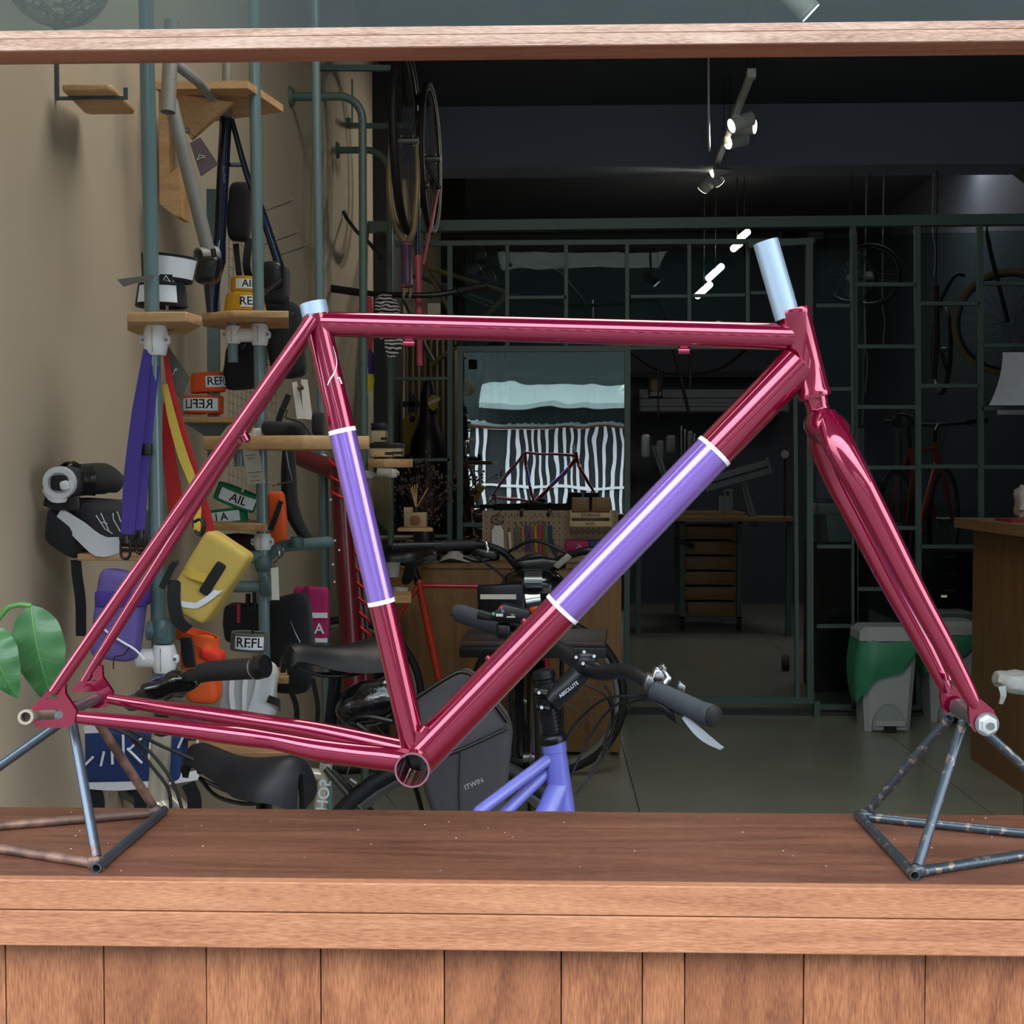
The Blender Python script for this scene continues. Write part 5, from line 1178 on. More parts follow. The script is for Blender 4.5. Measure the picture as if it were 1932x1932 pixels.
mbx = MB().sup(P(950, 1190, .96), (V(.014, 0, 0), V(0, .014, 0), V(0, 0, .016)), .5, 18, 10); obj('pod_clamp', mbx, BLKP, bar_)
for x, y, h in ((946, 1146, 'c83a3a'), (931, 1158, '3f9a86'), (948, 1153, '4a6fae')):
    obj('sticker', MB().lathe(P(x, y, .929), P(x, y, .927), [(0, .0034), (1, .0034)], 16), mat('sticker_'+h, h, .5), bar_)
obj('sticker_print', MB().span(P(936, 1163, .929), P(949, 1158, .927)).span(P(956, 1165, .929), P(972, 1163, .927)), PAPER, bar_)
obj('pod_lettering', text_mb('ON', .004, on_plane(P(967, 1160, .9285), (1, 0, -.1), (0, 0, 1))), PAPER, bar_)
# ------------------------------------------------------------------ black electric cargo bike in front of the desk
eb = thing('black_cargo_bicycle', 'black bicycle with a dark wooden front rack board and a big headlamp facing the counter', 'bicycle')
YE_ = 3.05
wE = V(P(1014, 1400, YE_-.17).x, YE_-.17, .345)
axE = V(1, .06, 0).normalized()
wheel(eb, wE, axE, .345, .024)
gb = P(1000, 1060, YE_)
hE = obj('head_tube', MB().tube([P(1000, 1130, YE_), P(1004, 1270, YE_)], .026, 16), SBLK, eb)
for k in (-1, 1): obj('fork_blade', MB().tube([P(1004, 1270, YE_)+axE*.05*k, wE+axE*.055*k], .016, 12), SBLK, eb)
hbE = obj('handlebar', MB().tube([P(740, 1030, YE_-.1), P(830, 1028, YE_-.05), P(905, 1028, YE_), P(950, 1042, YE_+.02), P(975, 1068, YE_+.02), P(1000, 1080, YE_), P(1040, 1062, YE_-.05), P(1100, 1040, YE_-.1), P(1135, 1042, YE_-.1)], .0135, 14, 5), SBLK, eb)
obj('grip', MB().tube([P(818, 1030, YE_-.05), P(895, 1028, YE_-.01)], .02, 16), BLKR, hbE)
obj('brake_body', MB().sup(P(915, 1045, YE_-.02), (V(.05, 0, -.01), V(0, .03, 0), V(0, 0, .02)), .6, 20, 12, .008, 30, 40).tube([P(875, 1050, YE_-.06), P(900, 1058, YE_-.06), P(935, 1052, YE_-.03)], .008, 10, 3), BLKP, hbE)
obj('clamp_ring', MB().tube([P(917, 1024, YE_-.03), P(921, 1036, YE_-.04), P(919, 1042, YE_-.04)], .009, 10), CHROME, hbE)
obj('cable', MB().tube([P(900, 1050, YE_-.06), P(960, 1100, YE_-.12), P(990, 1180, YE_-.05), P(1004, 1250, YE_-.03)], .005, 8, 5).tube([P(1110, 1046, YE_-.12), P(1090, 1080, YE_-.14), P(1040, 1110, YE_-.08)], .005, 8, 4).tube([P(960, 1040, YE_), P(1010, 1020, YE_-.05), P(1075, 1046, YE_-.08)], .006, 8, 4), BLKR, hbE)
obj('bundle', MB().sup(P(1015, 1065, YE_-.03), (V(.10, 0, 0), V(0, .06, 0), V(0, 0, .028)), .7, 30, 16, .022, 22, 41), BLKP, hbE)
obj('phone_mount', MB().prism([P(1043, 1068, YE_-.12), P(1070, 1044, YE_-.12), P(1080, 1052, YE_-.12), P(1053, 1074, YE_-.12)], (0, .03, 0)).bevel(.004), mat('grey_plastic', '8d8b82', .5), hbE)
hl = obj('headlamp', MB().sup(P(1006, 1106, YE_-.1), (V(.112, 0, 0), V(0, .09, 0), V(0, 0, .062)), .85, 34, 20), mat('gloss_black', '0c0d0f', .18, coat=.8), eb)
obj('lamp_strip', MB().ribbon([P(1006, 1078, YE_-.16), P(1006, 1090, YE_-.192), P(1006, 1100, YE_-.197)], (1, 0, 0), .06, .004), STEEL, hl)
ll = obj('lower_lamp', MB().sup(P(1002, 1140, YE_-.12), (V(.07, 0, 0), V(0, .07, 0), V(0, 0, .05)), .8, 28, 16), mat('gloss_black'), eb)
obj('lamp_strip', MB().ribbon([P(1004, 1118, YE_-.18), P(1006, 1132, YE_-.193), P(1008, 1144, YE_-.193)], (1, 0, 0), .05, .004), CHROME, ll)
obj('orange_reflector', MB().sup(P(1010, 1149, YE_-.185), (V(.024, 0, .004), V(0, .012, 0), V(0, 0, .012)), .7, 20, 12), mat('orange_reflector', 'e05f14', .25, coat=.6), ll)
dsp = obj('display_unit', MB().box(P(945, 1130, YE_-.2), (.155, .05, .10), M=Matrix.Rotation(-.05, 3, 'Y')).bevel(.008), BLKP, eb)
obj('white_bar', MB().box(P(940, 1126, YE_-.228), (.12, .004, .016)), PAPER, dsp)
bd = obj('rack_board', MB().prism([V(P(868, 1228, 2.68).x, 2.68, P(1000, 1222, 2.68).z), V(P(1142, 1222, 2.68).x, 2.68, P(1000, 1222, 2.68).z), V(P(1146, 1170, 3.02).x, 3.02, P(1000, 1222, 2.68).z), V(P(882, 1180, 3.02).x, 3.02, P(1000, 1222, 2.68).z)], (0, 0, .02)).bevel(.004), wood('dark_rack_wood', '2a2320', '3c3331', '4d423f', 'X', 1.0, .4), eb)
obj('rack_rail', MB().prism([V(P(866, 1236, 2.66).x, 2.66, P(1000, 1242, 2.66).z), V(P(1145, 1236, 2.66).x, 2.66, P(1000, 1242, 2.66).z), V(P(1145, 1236, 2.66).x, 2.70, P(1000, 1242, 2.66).z), V(P(866, 1236, 2.66).x, 2.70, P(1000, 1242, 2.66).z)], (0, 0, .036)).bevel(.006), BLKP, eb)
obj('rack_leg', MB().tube([P(1060, 1235, 2.85), wE+axE*.08], .008, 10).tube([P(960, 1235, 2.85), wE-axE*.08], .008, 10), SBLK, eb)
bE = V(wE.x-.02, wE.y+.62, .29); rE = V(wE.x-.04, wE.y+1.02, .345)
obj('down_tube', MB().tube([P(1004, 1250, YE_), bE], .024, 14), SBLK, eb)
obj('seat_tube', MB().tube([bE, bE+V(0, .14, .45)], .017, 14), SBLK, eb)
for k in (-1, 1): obj('chain_stay', MB().tube([bE+axE*.02*k, rE+axE*.06*k], .011, 10), SBLK, eb)
wheel(eb, rE, axE, .345, .024)
obj('seatpost', MB().tube([bE+V(0, .13, .43), bE+V(0, .17, .56)], .0145, 12), SBLK, eb)
obj('saddle', saddle_mb(bE+V(0, .18, .60), V(0, -1, 0), .26, .17, .05), BLKP, eb)
# ------------------------------------------------------------------ orange red bike with black saddle
ok = thing('orange_bicycle', 'orange red steel bicycle with slim tubes and a flat black saddle beside the desk', 'bicycle')
ORP = mat('orange_red_paint', 'c23a1c', .35, coat=.4); RDP = mat('crimson_paint', 'b5173a', .35, coat=.4)
YO = 4.05
k0 = P(791, 1104, YO); k1 = P(829, 1285, YO)
bbO = k0 + (k1-k0)*1.55; bbO.y = YO
obj('seat_tube', MB().tube([k0, bbO], .0165, 16), ORP, ok)
obj('top_tube', MB().tube([k0+V(.01, 0, -.002), P(960, 1107, YO+.02), P(1015, 1107, YO+.04)], .0095, 12), RDP, ok)
obj('seat_cluster', MB().lathe(P(790, 1094, YO), P(793, 1110, YO), [(0, .016), (.2, .019), (1, .017)], 14), ORP, ok)
rO = P(652, 1312, YO); rO.z = .345
for k in (-1, 1):
    obj('seat_stay', MB().tube([k0+V(-.005, .018*k, -.005), rO+V(0, .06*k, 0)], .0095, 10), ORP, ok)
    obj('chain_stay', MB().tube([bbO+V(0, .02*k, 0), rO+V(0, .06*k, 0)], .009, 10), ORP, ok)
hO = P(1015, 1100, YO+.04)
obj('head_tube', MB().tube([hO, hO+V(.03, 0, -.14)], .018, 14), RDP, ok)
obj('down_tube', MB().tube([hO+V(.03, 0, -.13), bbO], .014, 12), RDP, ok)
fO = P(1034, 1312, YO); fO.z = .345
for k in (-1, 1): obj('fork_blade', MB().tube([hO+V(.03, .03*k, -.14), fO+V(0, .05*k, 0)], .011, 10), RDP, ok)
wheel(ok, rO, V(0, 1, 0), .345, .018, rm=mat('grey_rim', '8f9189', .4, .5)); wheel(ok, fO, V(.12, 1, 0), .345, .02, rm=mat('grey_rim'))
obj('seatpost', MB().tube([k0, P(775, 1058, YO)], .0165, 14), BLKP, ok)
sO = obj('saddle', saddle_mb(P(768, 1036, YO), V(1, -.1, 0), .25, .15, .05), BLKP, ok)
obj('saddle_rails', rails(P(768, 1042, YO), V(1, -.1, 0)), BLKP, sO)
single('dark_hanging_cover', 'black soft seat cover draped over the orange bicycle seatpost', 'cover', MB().sup(P(772, 1080, YO-.03), (V(.025, 0, 0), V(0, .03, 0), V(.012, 0, .05)), .6, 20, 12, .006, 20, 44), BLACK)
# ------------------------------------------------------------------ desk with pegboard and small goods
YK = 4.42
dk = thing('wooden_desk', 'plain brown veneered counter desk with a pegboard standing on it', 'desk')
zd = P(1000, 1064, YK).z
xa, xb = P(735, 1200, YK).x, P(1172, 1200, YK).x
obj('front_panel', MB().span((xa, YK, .02), (xb, YK+.02, zd-.02)), DESK, dk)
obj('desk_top', MB().span((xa-.02, YK-.01, zd-.02), (xb+.005, YK+.62, zd)), DESK, dk)
obj('side_panel', MB().span((xb-.02, YK+.02, .02), (xb, YK+.6, zd-.02)), DESK, dk)
obj('side_panel', MB().span((xa, YK+.02, .02), (xa+.02, YK+.6, zd-.02)), DESK, dk)
obj('seam', MB().span((P(965, 1200, YK).x-.001, YK-.001, .02), (P(965, 1200, YK).x+.001, YK+.002, zd-.02)), INK, dk)
PEG = mat('pegboard_fibre', '94826a', .8, var=.06)
pg = thing('pegboard', 'tan perforated pegboard panel standing at the back of the desk', 'pegboard')
YPG = YK+.3
obj('board', MB().span(V(P(910, 962, YPG).x, YPG, zd), P(1166, 963, YPG+.012)), PEG, pg)
hm = MB()
for i in range(24):
    for j in range(8):
        x, y = 918+i*10.6, 975+j*11
        q = P(x, y, YPG); hm.lathe(q, q-V(0, .0012, 0), [(0, .0035), (1, .0035)], 6)
obj('holes', hm, INK, pg, kind='stuff')
for i in range(8): obj('slot', MB().box(P(954+i*11+(22 if i > 2 else 0), 971, YPG-.001), (.004, .003, .014)), INK, pg)
for x in (984, 1036): obj('clip', MB().box(P(x, 967, YPG), (.017, .03, .034), M=Matrix.Rotation(.25 if x > 1000 else 0, 3, 'Y')).bevel(.004), BLKP, pg)
mk = thing('metal_keychain', 'white paper tag on a dark wire ring hung at the pegboard left end', 'keychain')
obj('tag', MB().prism([P(x, y, YPG-.03) for x, y in ((928, 1000), (934, 991), (944, 991), (950, 1000), (951, 1034), (928, 1030))], (0, .003, 0)), PAPER, mk)
obj('ring', MB().tube([P(939+12*math.cos(a), 980+9*math.sin(a), YPG-.03) for a in [i*.6 for i in range(11)]], .0022, 6, 2).tube([P(935, 975, YPG-.03), P(946, 963, YPG-.02)], .002, 6).tube([P(932, 978, YPG-.03), P(946, 986, YPG-.03), P(938, 992, YPG-.03)], .002, 6), INK, mk)
lc = [('white', 'c9c4bb', 961, 1004, 1036, 5), ('grey', '5d5a52', 975, 994, 1034, 8), ('dark gold', '9c7a2a', 986, 992, 1032, 5), ('violet', '4d2f6e', 993, 992, 1038, 6), ('plum', '62406e', 1001, 994, 1040, 6), ('amber', 'b5832c', 1010, 992, 1042, 5), ('rose', '8e4048', 1018, 990, 1045, 6), ('brick red', '98302f', 1025, 990, 1046, 5), ('leaf green', '2e7d3c', 1030, 992, 1044, 6), ('navy', '232f58', 1038, 992, 1044, 8)]
for nm, h, x, y0, y1, wd_ in lc:
    t = thing('lanyard', nm + ' webbing lanyard hung on the pegboard over the desk', 'lanyard', 'lanyards on the pegboard')
    obj('strap', MB().ribbon([P(x, y0, YPG-.025), P(x+1, (y0+y1)/2, YPG-.03), P(x+(12 if nm == 'navy' else 2), y1, YPG-.03)], (1, .3, 0), S(wd_, YPG), .003), mat('lanyard_'+h, h, .7, scale=80), t)
    obj('hook', MB().tube([P(x-2, y0-6, YPG-.005), P(x-2, y0-8, YPG-.02), P(x, y0, YPG-.027)], .0018, 6, 3), INK, t)
so = thing('storage_crate', 'small pale wooden slatted crate lettered storage fixed to the pegboard', 'crate')
LW = wood('crate_wood', '9f845f', 'b59a72', 'c6ad85', 'X', 1.2)
for y0, y1, nm in ((967, 977, 'slat'), (983, 993, 'slat')):
    s_ = obj(nm, MB().span(P(1075, y1, YPG-.12), P(1152, y0, YPG-.11)), LW, so)
    obj('lettering', text_mb('STORAGE' if y0 < 970 else 'no.01', .021, on_plane(P(1114, (y0+y1)/2, YPG-.121), (1, 0, 0), (0, 0, 1))), INK, s_)
for x in (1075, 1150): obj('side', MB().span(P(x, 994, YPG-.11), V(P(x+3, 962, YPG).x, YPG-.005, P(x+3, 962, YPG).z)), LW, so)
for i, (x0, x1) in enumerate(((1079, 1111), (1117, 1151))):
    cx_ = single('brown_box', ('left' if i == 0 else 'right') + ' brown paper box standing upright in the storage crate', 'box', MB().span(P(x0, 966, YPG-.09), P(x1, 938, YPG-.02)).bevel(.004), wood('brown_paper', '5d4527', '6e5330', '7d603a', 'Z', 2))
for nm, lab, x0, x1, h in (('magenta_box', 'magenta fabric box with a white logo on the desk ledge', 1067, 1110, '9c1e56'), ('navy_box', 'dark blue fabric box beside the magenta one on the ledge', 1112, 1150, '28407c')):
    t = thing(nm, lab, 'box')
    obj('body', MB().span(P(x0, 1040, YPG-.14), P(x1, 1018, YPG-.03)).bevel(.006), mat(nm+'_cloth', h, .7), t)
    if x0 < 1100: obj('emblem', MB().stroke([[(1088, 1036), (1092, 1026)], [(1092, 1026), (1096, 1036)], [(1090, 1032), (1098, 1030)]], lambda x, y: P(x, y, YPG-.142), .0012), PAPER, t)
single('desk_ledge', 'low tan ledge box under the magenta and blue boxes', 'ledge', MB().span(V(P(1062, 1060, YPG-.16).x, YPG-.16, zd), P(1160, 1041, YPG-.02)), PEG)
gl = thing('glass_tumbler', 'small square glass jar holding a grey card on the desk', 'jar')
obj('jar', MB().span(P(800, 1066, YK+.06), P(830, 1038, YK+.14)).bevel(.004), mat('clear_jar', 'cfd4d4', .1, trans=.9), gl)
obj('card', MB().span(P(806, 1064, YK+.09), P(828, 1048, YK+.1)), mat('grey_card2', '8a8d94', .7), gl)
single('paper_sheet', 'curled white paper sheet lying on the desk front edge', 'paper', MB().sheet(lambda u, v: V(P(830+62*u, 1060, YK+.05).x, YK+.05+.2*v, zd+.004+.05*max(0, 1-abs(u-.35)*2.2)*(.4+.6*v)), 12, 4, .001), PAPER)
for x, y, r_, lab in ((742, 1075, .03, 'white enamel cup left of the orange seat tube'), (755, 1122, .034, 'pale paper cup lying behind the lilac seat tube panel')):
    c_ = P(x, y, 3.9); single('white_cup', lab, 'cup', MB().lathe(c_-V(0, 0, .03), c_+V(0, 0, .03), [(0, r_*.8), (1, r_), (1, r_*.9), (.1, r_*.7)], 20), PAPER)
single('glass_plate', 'thin white plate and papers on the bench behind the black saddle', 'plate', MB().lathe(P(745, 1018, 4.6), P(745, 1012, 4.6), [(0, .06), (1, .1), (1, .09)], 24).span(P(765, 1022, 4.6), P(788, 1018, 4.7)), PAPER)
# reed diffuser box on the little shelf
rd = thing('reed_diffuser', 'small printed carton with reed sticks standing on the little rack shelf', 'diffuser')
yd_ = 3.72
obj('carton', MB().span(P(762, 995, yd_), P(807, 966, yd_+.06)).bevel(.003), wood('kraft_carton', '8e7a5c', 'a08b6a', 'b09a78', 'Z', 1.4), rd)
obj('back_card', MB().span(P(762, 970, yd_+.05), P(780, 957, yd_+.06)), LW, rd)
obj('picture', MB().sup(P(783, 982, yd_-.001), (V(.022, 0, 0), V(0, .002, 0), V(0, 0, .02)), .8, 18, 8), mat('brown_print', '7a5236', .8), rd)
obj('neck', MB().lathe(P(785, 968, yd_+.03), P(785, 956, yd_+.03), [(0, .012), (1, .012)], 14), BLKP, rd)
for a, b in ((778, 917), (782, 914), (787, 912), (808, 920), (775, 920)): obj('reed', MB().tube([P(785, 960, yd_+.03), P(a, b, yd_+.03)], .0024, 6), PLY, rd)
for nm, lab, x0, y0, x1, y1, Y in (('carton_box', 'black lidded carton with pale printed side on the upper back shelf', 701, 800, 733, 834, 3.45), ('carton_box', 'wide black topped carton on the bent shelf end', 698, 837, 763, 861, 3.40), ('carton_box', 'light brown open carton in front of the wide black one', 702, 846, 746, 862, 3.33)):
    t = thing(nm, lab, 'box'); m1 = mat('carton_side', 'b3a084', .8) if 'light' not in lab else PLY
    obj('side', MB().span(P(x0, y1, Y), P(x1, y0+(y1-y0)*.33, Y+.1)).bevel(.002), m1, t)
    if 'light' not in lab: obj('lid', MB().span(P(x0-1, y0+(y1-y0)*.34, Y-.004), P(x1+1, y0, Y+.104)).bevel(.002), BLKP, t)
    obj('print', MB().span(P(x0+(x1-x0)*.55, y1-4, Y-.001), P(x1-3, y1-9, Y)), INK, t)
dry = thing('dried_flowers', 'airy dried brown flower bunch in front of the dark left bay', 'dried flowers')
rng = random.Random(5); mb = MB(); mf = MB()
for i in range(46):
    a = P(800+rng.uniform(-10, 10), 985, 4.3); b = P(805+rng.gauss(0, 30), 915+rng.gauss(0, 30), 4.3+rng.uniform(-.1, .1))
    mid = (a+b)/2 + V(rng.uniform(-.03, .03), 0, .02); mb.tube([a, mid, b], .0014, 4, 3)
    for q in range(5): mf.sup(b+V(rng.gauss(0, .016), rng.gauss(0, .016), rng.gauss(0, .016)), (V(.006, 0, 0), V(0, .006, 0), V(0, 0, .006)), 1, 6, 4)
obj('stems', mb, mat('dry_stem', '4b3a2c', .9), dry, kind='stuff'); obj('blossoms', mf, mat('dry_blossom', '5a463c', .9, var=.3), dry, kind='stuff')
obj('vase', MB().lathe(P(800, 1045, 4.3), P(800, 980, 4.3), [(0, .04), (.5, .05), (1, .03)], 18), BLKP, dry)
rb2 = thing('dried_palm', 'dried pale palm leaves hanging between the rack posts', 'dried leaves')
for i in range(7): obj('blade', MB().ribbon([P(712+i*3, 885, 3.9), P(706+i*5, 930, 3.88), P(714+i*4, 985+i*4, 3.9)], (1, .4, 0), [.006, .02, .004], .002), mat('dry_palm', '5f5a3f', .85), rb2)
# ------------------------------------------------------------------ track lights
TRK = mat('grey_lamp_housing', 'd9dcdb', .45, var=.04)
LAMPW = mat('warm_lamp_lens', 'fff2d0', .4, emit='fff0c8', estr=9)
LAMPC = mat('cool_lamp_lens', 'ffffff', .4, emit='eef6ff', estr=9)
tk = thing('track_rail', 'grey ceiling track rail hung on thin cables above the workshop', 'track')
zt2 = 3.30
ra, rz_ = PZ(1417, 140, zt2), PZ(1338, 345, zt2)
obj('rail', MB().bar(ra, rz_, .035, .03), TRK, tk)
obj('end_cap', MB().box(ra, (.045, .05, .045)).bevel(.004), TRK, tk)
for q in (0.02, .5, .95):
    p_ = on_line(ra, rz_, q)
    for s in (-.018, .018): obj('cable', MB().tube([p_+V(s, 0, 0), V(p_.x+s, p_.y, ZC)], .0022, 6), BLKP, tk)
obj('flex', MB().tube([PZ(1337, 100, 3.6), PZ(1337, 200, 3.3), PZ(1338, 285, 3.1)], .006, 8, 3), TRK, tk)
def spot(px, py, q, d, lens, label, power=0, col=(1, .93, .8), ang=60):
    base = on_line(ra, rz_, q); t = thing('track_spotlight', label, 'spotlight', 'track spotlights')
    Yp = base.y
    c = P(px, py, Yp); d = Vector(d).normalized()
    obj('adapter', MB().bar(base-V(0, 0, .015), base-V(0, 0, .05), .04, .08), TRK, t)
    obj('arm', MB().tube([base-V(0, 0, .05), c+V(0, 0, .03)], .009, 10), TRK, t)
    h_ = obj('housing', MB().lathe(c-d*.07, c+d*.065, [(0, .036), (.04, .042), (.96, .042), (1, .039)], 22), TRK, t)
    obj('lens', MB().lathe(c+d*.062, c+d*.0665, [(0, .038), (1, .038)], 22), lens, h_)
    if power:
        L = bpy.data.lights.new('spot', 'SPOT'); L.energy = power; L.spot_size = math.radians(ang); L.spot_blend = .8; L.color = col; L.shadow_soft_size = .035
        lo = bpy.data.objects.new('lamp_light', L); COL.objects.link(lo); lo.location = c+d*.1; lo.rotation_euler = d.to_track_quat('-Z', 'Y').to_euler()
SPW = 40
spot(1399, 230, .30, (-.9, -.25, -.4), LAMPC, 'left facing cool white spotlight, uppermost pair on the track', SPW)
spot(1403, 239, .36, (.88, -.4, -.12), LAMPW, 'right facing warm spotlight, uppermost pair on the track', SPW*.6)
spot(1390, 265, .50, (-.86, -.42, -.3), LAMPW, 'warm spotlight pointing left midway down the track', SPW)
spot(1360, 318, .80, (-.93, -.1, -.33), LAMPW, 'spotlight turned left with a thin bright lens edge', SPW)
spot(1347, 332, .88, (.6, .4, -.6), LAMPW, 'spotlight aimed down behind the thin edged one', 0)
spot(1336, 344, .97, (-.5, .5, -.65), LAMPW, 'lowest spotlight at the far end of the track', SPW*.6)
ts = thing('track_spotlight', 'large pale spotlight seen through the transom glass at top right', 'spotlight')
ct_ = P(1508, 2, 2.6); dd = V(.72, .08, -.69).normalized()
hh = obj('housing', MB().lathe(ct_-dd*.08, ct_+dd*.05, [(0, .032), (.04, .036), (.96, .036), (1, .034)], 22), TRK, ts)
obj('lens', MB().lathe(ct_+dd*.048, ct_+dd*.053, [(0, .033), (1, .033)], 22), LAMPC, hh)
obj('arm', MB().tube([ct_, V(ct_.x-.04, ct_.y, ZC)], .009, 10), TRK, ts)
def area(nm, loc, sx, sy, power, col, rot=(0, 0, 0)):
    L = bpy.data.lights.new(nm, 'AREA'); L.shape = 'RECTANGLE'; L.size = sx; L.size_y = sy; L.energy = power; L.color = col
    o = bpy.data.objects.new(nm, L); COL.objects.link(o); o.location = loc; o.rotation_euler = rot
# unseen fill panel added above the window bay to brighten the shop interior
t = thing('fill_light_panel', 'unseen white ceiling panel added as fill light over the window bay', 'lamp')
obj('body', MB().span((-.55, .55, ZC-.05), (1.25, 1.85, ZC)), WHITE, t)
area('panel_fill_light', (.35, 1.2, ZC-.06), 1.75, 1.25, 46, (1, .95, .87))
# far workshop lamps (bare tubes hung beyond the partition)
for i, (x0, y0, x1, y1, m_, lab) in enumerate(((1384, 469, 1396, 459, LAMPW, 'second short warm lamp glowing beyond the glass partition'), (1397, 449, 1410, 438, LAMPW, 'topmost short warm lamp just under the header rail'), (1337, 525, 1361, 503, LAMPC, 'long cool white lamp left of the steerer tube'), (1316, 558, 1339, 537, LAMPW, 'long warm lamp lowest of the four beyond the partition'))):
    t = thing('workshop_lamp', lab, 'lamp'); Yw = 8.4
    a, b = P(x0, y0, Yw), P(x1, y1, Yw+.25)
    obj('tube', MB().tube([a, b], S(6.5, Yw), 16), m_, t)
    obj('hanger', MB().tube([(a+b)/2+V(0, 0, .03), V((a.x+b.x)/2, (a.y+b.y)/2, ZC)], .004, 6), BLKP, t)
area('workshop_light', (P(1350, 500, 8.4).x, 8.6, 2.6), .3, .6, 2.2, (1, .94, .85))
t = thing('hidden_fill_batten', 'unseen batten lamp added behind the grey beam to brighten the workshop', 'lamp')  # unseen batten and its light, added to lift the area behind the right grid
bx_ = P(1740, 300, 7.7).x
obj('body', MB().span((bx_-.6, 7.65, ZC-.05), (bx_+.6, 7.75, ZC)), WHITE, t)
obj('tube', MB().tube([V(bx_-.55, 7.7, ZC-.06), V(bx_+.55, 7.7, ZC-.06)], .013, 12), LAMPC, t)
area('batten_fill_light', (bx_, 7.7, ZC-.09), 1.1, .1, 9, (.95, .97, 1))
# ------------------------------------------------------------------ dark workshop beyond the partition
EXT = mat('aluminium_profile', '74777a', .45, .5); DUCT = mat('grey_duct', '6d7578', .6)
cart = thing('drawer_cart', 'grey steel cart with six wooden drawers on castors in the dark doorway', 'cart')
yc = 9.1
fr = GREEN
x0, x1 = P(1283, 1100, yc).x, P(1399, 1100, yc).x
zb, ztp = P(1340, 1168, yc).z, P(1340, 978, yc).z
DWR = wood('drawer_wood', '6e5230', '856640', '97774d', 'X', 1.1)
for x in (x0+.02, x1-.02):
    for y in (yc, yc+.5): obj('leg', MB().bar((x, y, .09), (x, y, ztp), .04, .04), fr, cart)
for z in (ztp-.02, zb): obj('cross_bar', MB().bar((x0, yc, z), (x1, yc, z), .04, .045), fr, cart)
obj('top', MB().span((x0-.02, yc-.03, ztp), (x1+.02, yc+.53, ztp+.05)), DWR, cart)
n = 6; hgt = (ztp-.05 - zb-.03)/n
for i in range(n):
    dx = .02 if i == 0 else 0
    obj('drawer', MB().span((x0+.045+dx, yc-.015+.004*(i % 3), zb+.035+i*hgt), (x1-.045, yc+.45, zb+.035+(i+1)*hgt-.02)).bevel(.003), DWR, cart)
for x in (x0+.02, x1-.02): obj('castor', MB().lathe(V(x-.015, yc, .045), V(x+.015, yc, .045), [(0, .045), (1, .045)], 16), BLKR, cart)
obj('clamp', MB().tube([P(1272, 1015, yc-.1), P(1285, 1022, yc-.1), P(1308, 1030, yc-.12)], .016, 12).lathe(P(1300, 1029, yc-.12), P(1310, 1032, yc-.12), [(0, .02), (1, .016)], 12), BLKP, cart)
wj = thing('frame_jig', 'grey aluminium profile frame jig on the bench above the drawer cart', 'jig')
yj = 8.7
for nm, a, b, w_ in (('beam', (1330, 915, 0), (1450, 880, 0), .11), ('strut', (1402, 912, .05), (1425, 992, .05), .06), ('arm', (1234, 840, .1), (1256, 905, .1), .05)):
    obj(nm, MB().bar(P(a[0], a[1], yj+a[2]), P(b[0], b[1], yj+b[2]), .05, w_, up=(0, 1, 0) if nm != 'beam' else (0, 0, 1)), EXT, wj)
    obj(nm+'_groove', MB().bar(P(a[0], a[1], yj+a[2]-.027), P(b[0], b[1], yj+b[2]-.027), .004, .012, up=(0, 1, 0) if nm != 'beam' else (0, 0, 1)), INK, wj)
obj('end_plate', MB().box(P(1450, 879, yj), (.02, .07, .13), M=Matrix.Rotation(-.28, 3, 'Y')), EXT, wj)
obj('block', MB().box(P(1373, 945, yj), (.07, .06, .19)).box(P(1360, 950, yj), (.04, .05, .12)), EXT, wj)
obj('knob', MB().lathe(P(1373, 930, yj-.03), P(1373, 930, yj-.05), [(0, .016), (1, .014)], 14), INK, wj)
bn = thing('work_bench', 'dark workshop bench cluttered with small parts in the doorway', 'bench')
obj('bench_top', MB().span(V(P(1190, 970, yj).x, yj-.15, P(1190, 975, yj).z-.03), V(P(1500, 970, yj).x, yj+.35, P(1190, 975, yj).z)), DWR, bn)
obj('leg', MB().span(V(P(1200, 970, yj).x, yj, 0), V(P(1210, 970, yj).x, yj+.05, P(1190, 975, yj).z)), fr, bn)
obj('leg', MB().span(V(P(1485, 970, yj).x, yj, 0), V(P(1495, 970, yj).x, yj+.05, P(1190, 975, yj).z)), fr, bn)
dc = thing('air_duct', 'long ribbed grey air conditioner body high on the back wall of the doorway', 'duct')
ya = 10.6
for i in range(4): obj('slat', MB().span(P(1208, 776-i*8, ya), P(1470, 770-i*8, ya+.35)), DUCT, dc)
obj('casing', MB().span(P(1206, 778, ya+.04), V(P(1472, 740, ya+.5).x, YB, P(1472, 740, ya+.5).z)), DUCT, dc)
sf = thing('wall_shelf', 'thin dark shelf line along the workshop wall above the duct', 'shelf')
obj('board', MB().span(P(1190, 712, 10.9), P(1500, 704, 11.2)), mat('dark_shelf', '232526', .7), sf)
sw = thing('poster_card', 'small dark poster card with pale bottom lettering on the duct', 'card')
obj('card', MB().span(P(1224, 752, ya), P(1250, 712, ya+.02)), mat('dark_poster', '26231e', .7), sw)
obj('figure', MB().sup(P(1236, 728, ya-.002), (V(.04, 0, 0), V(0, .003, 0), V(0, 0, .06)), .8, 16, 8), mat('poster_tan', '7b705a', .8), sw)
obj('lettering', text_mb('ZEKS', .05, on_plane(P(1237, 744, ya-.003), (1, 0, 0), (0, 0, 1))), PAPER, sw)
single('ornament', 'small dark rounded ornament beside the poster card on the duct', 'ornament', MB().sup(P(1218, 745, ya+.1), (V(.035, 0, 0), V(0, .03, 0), V(0, 0, .03)), .8, 16, 10), BLKP)
def cable(label, pts, r=.006, name='cable'): return single(name, label, 'cable', MB().tube([P(*q) for q in pts], r, 7, 8), INK)
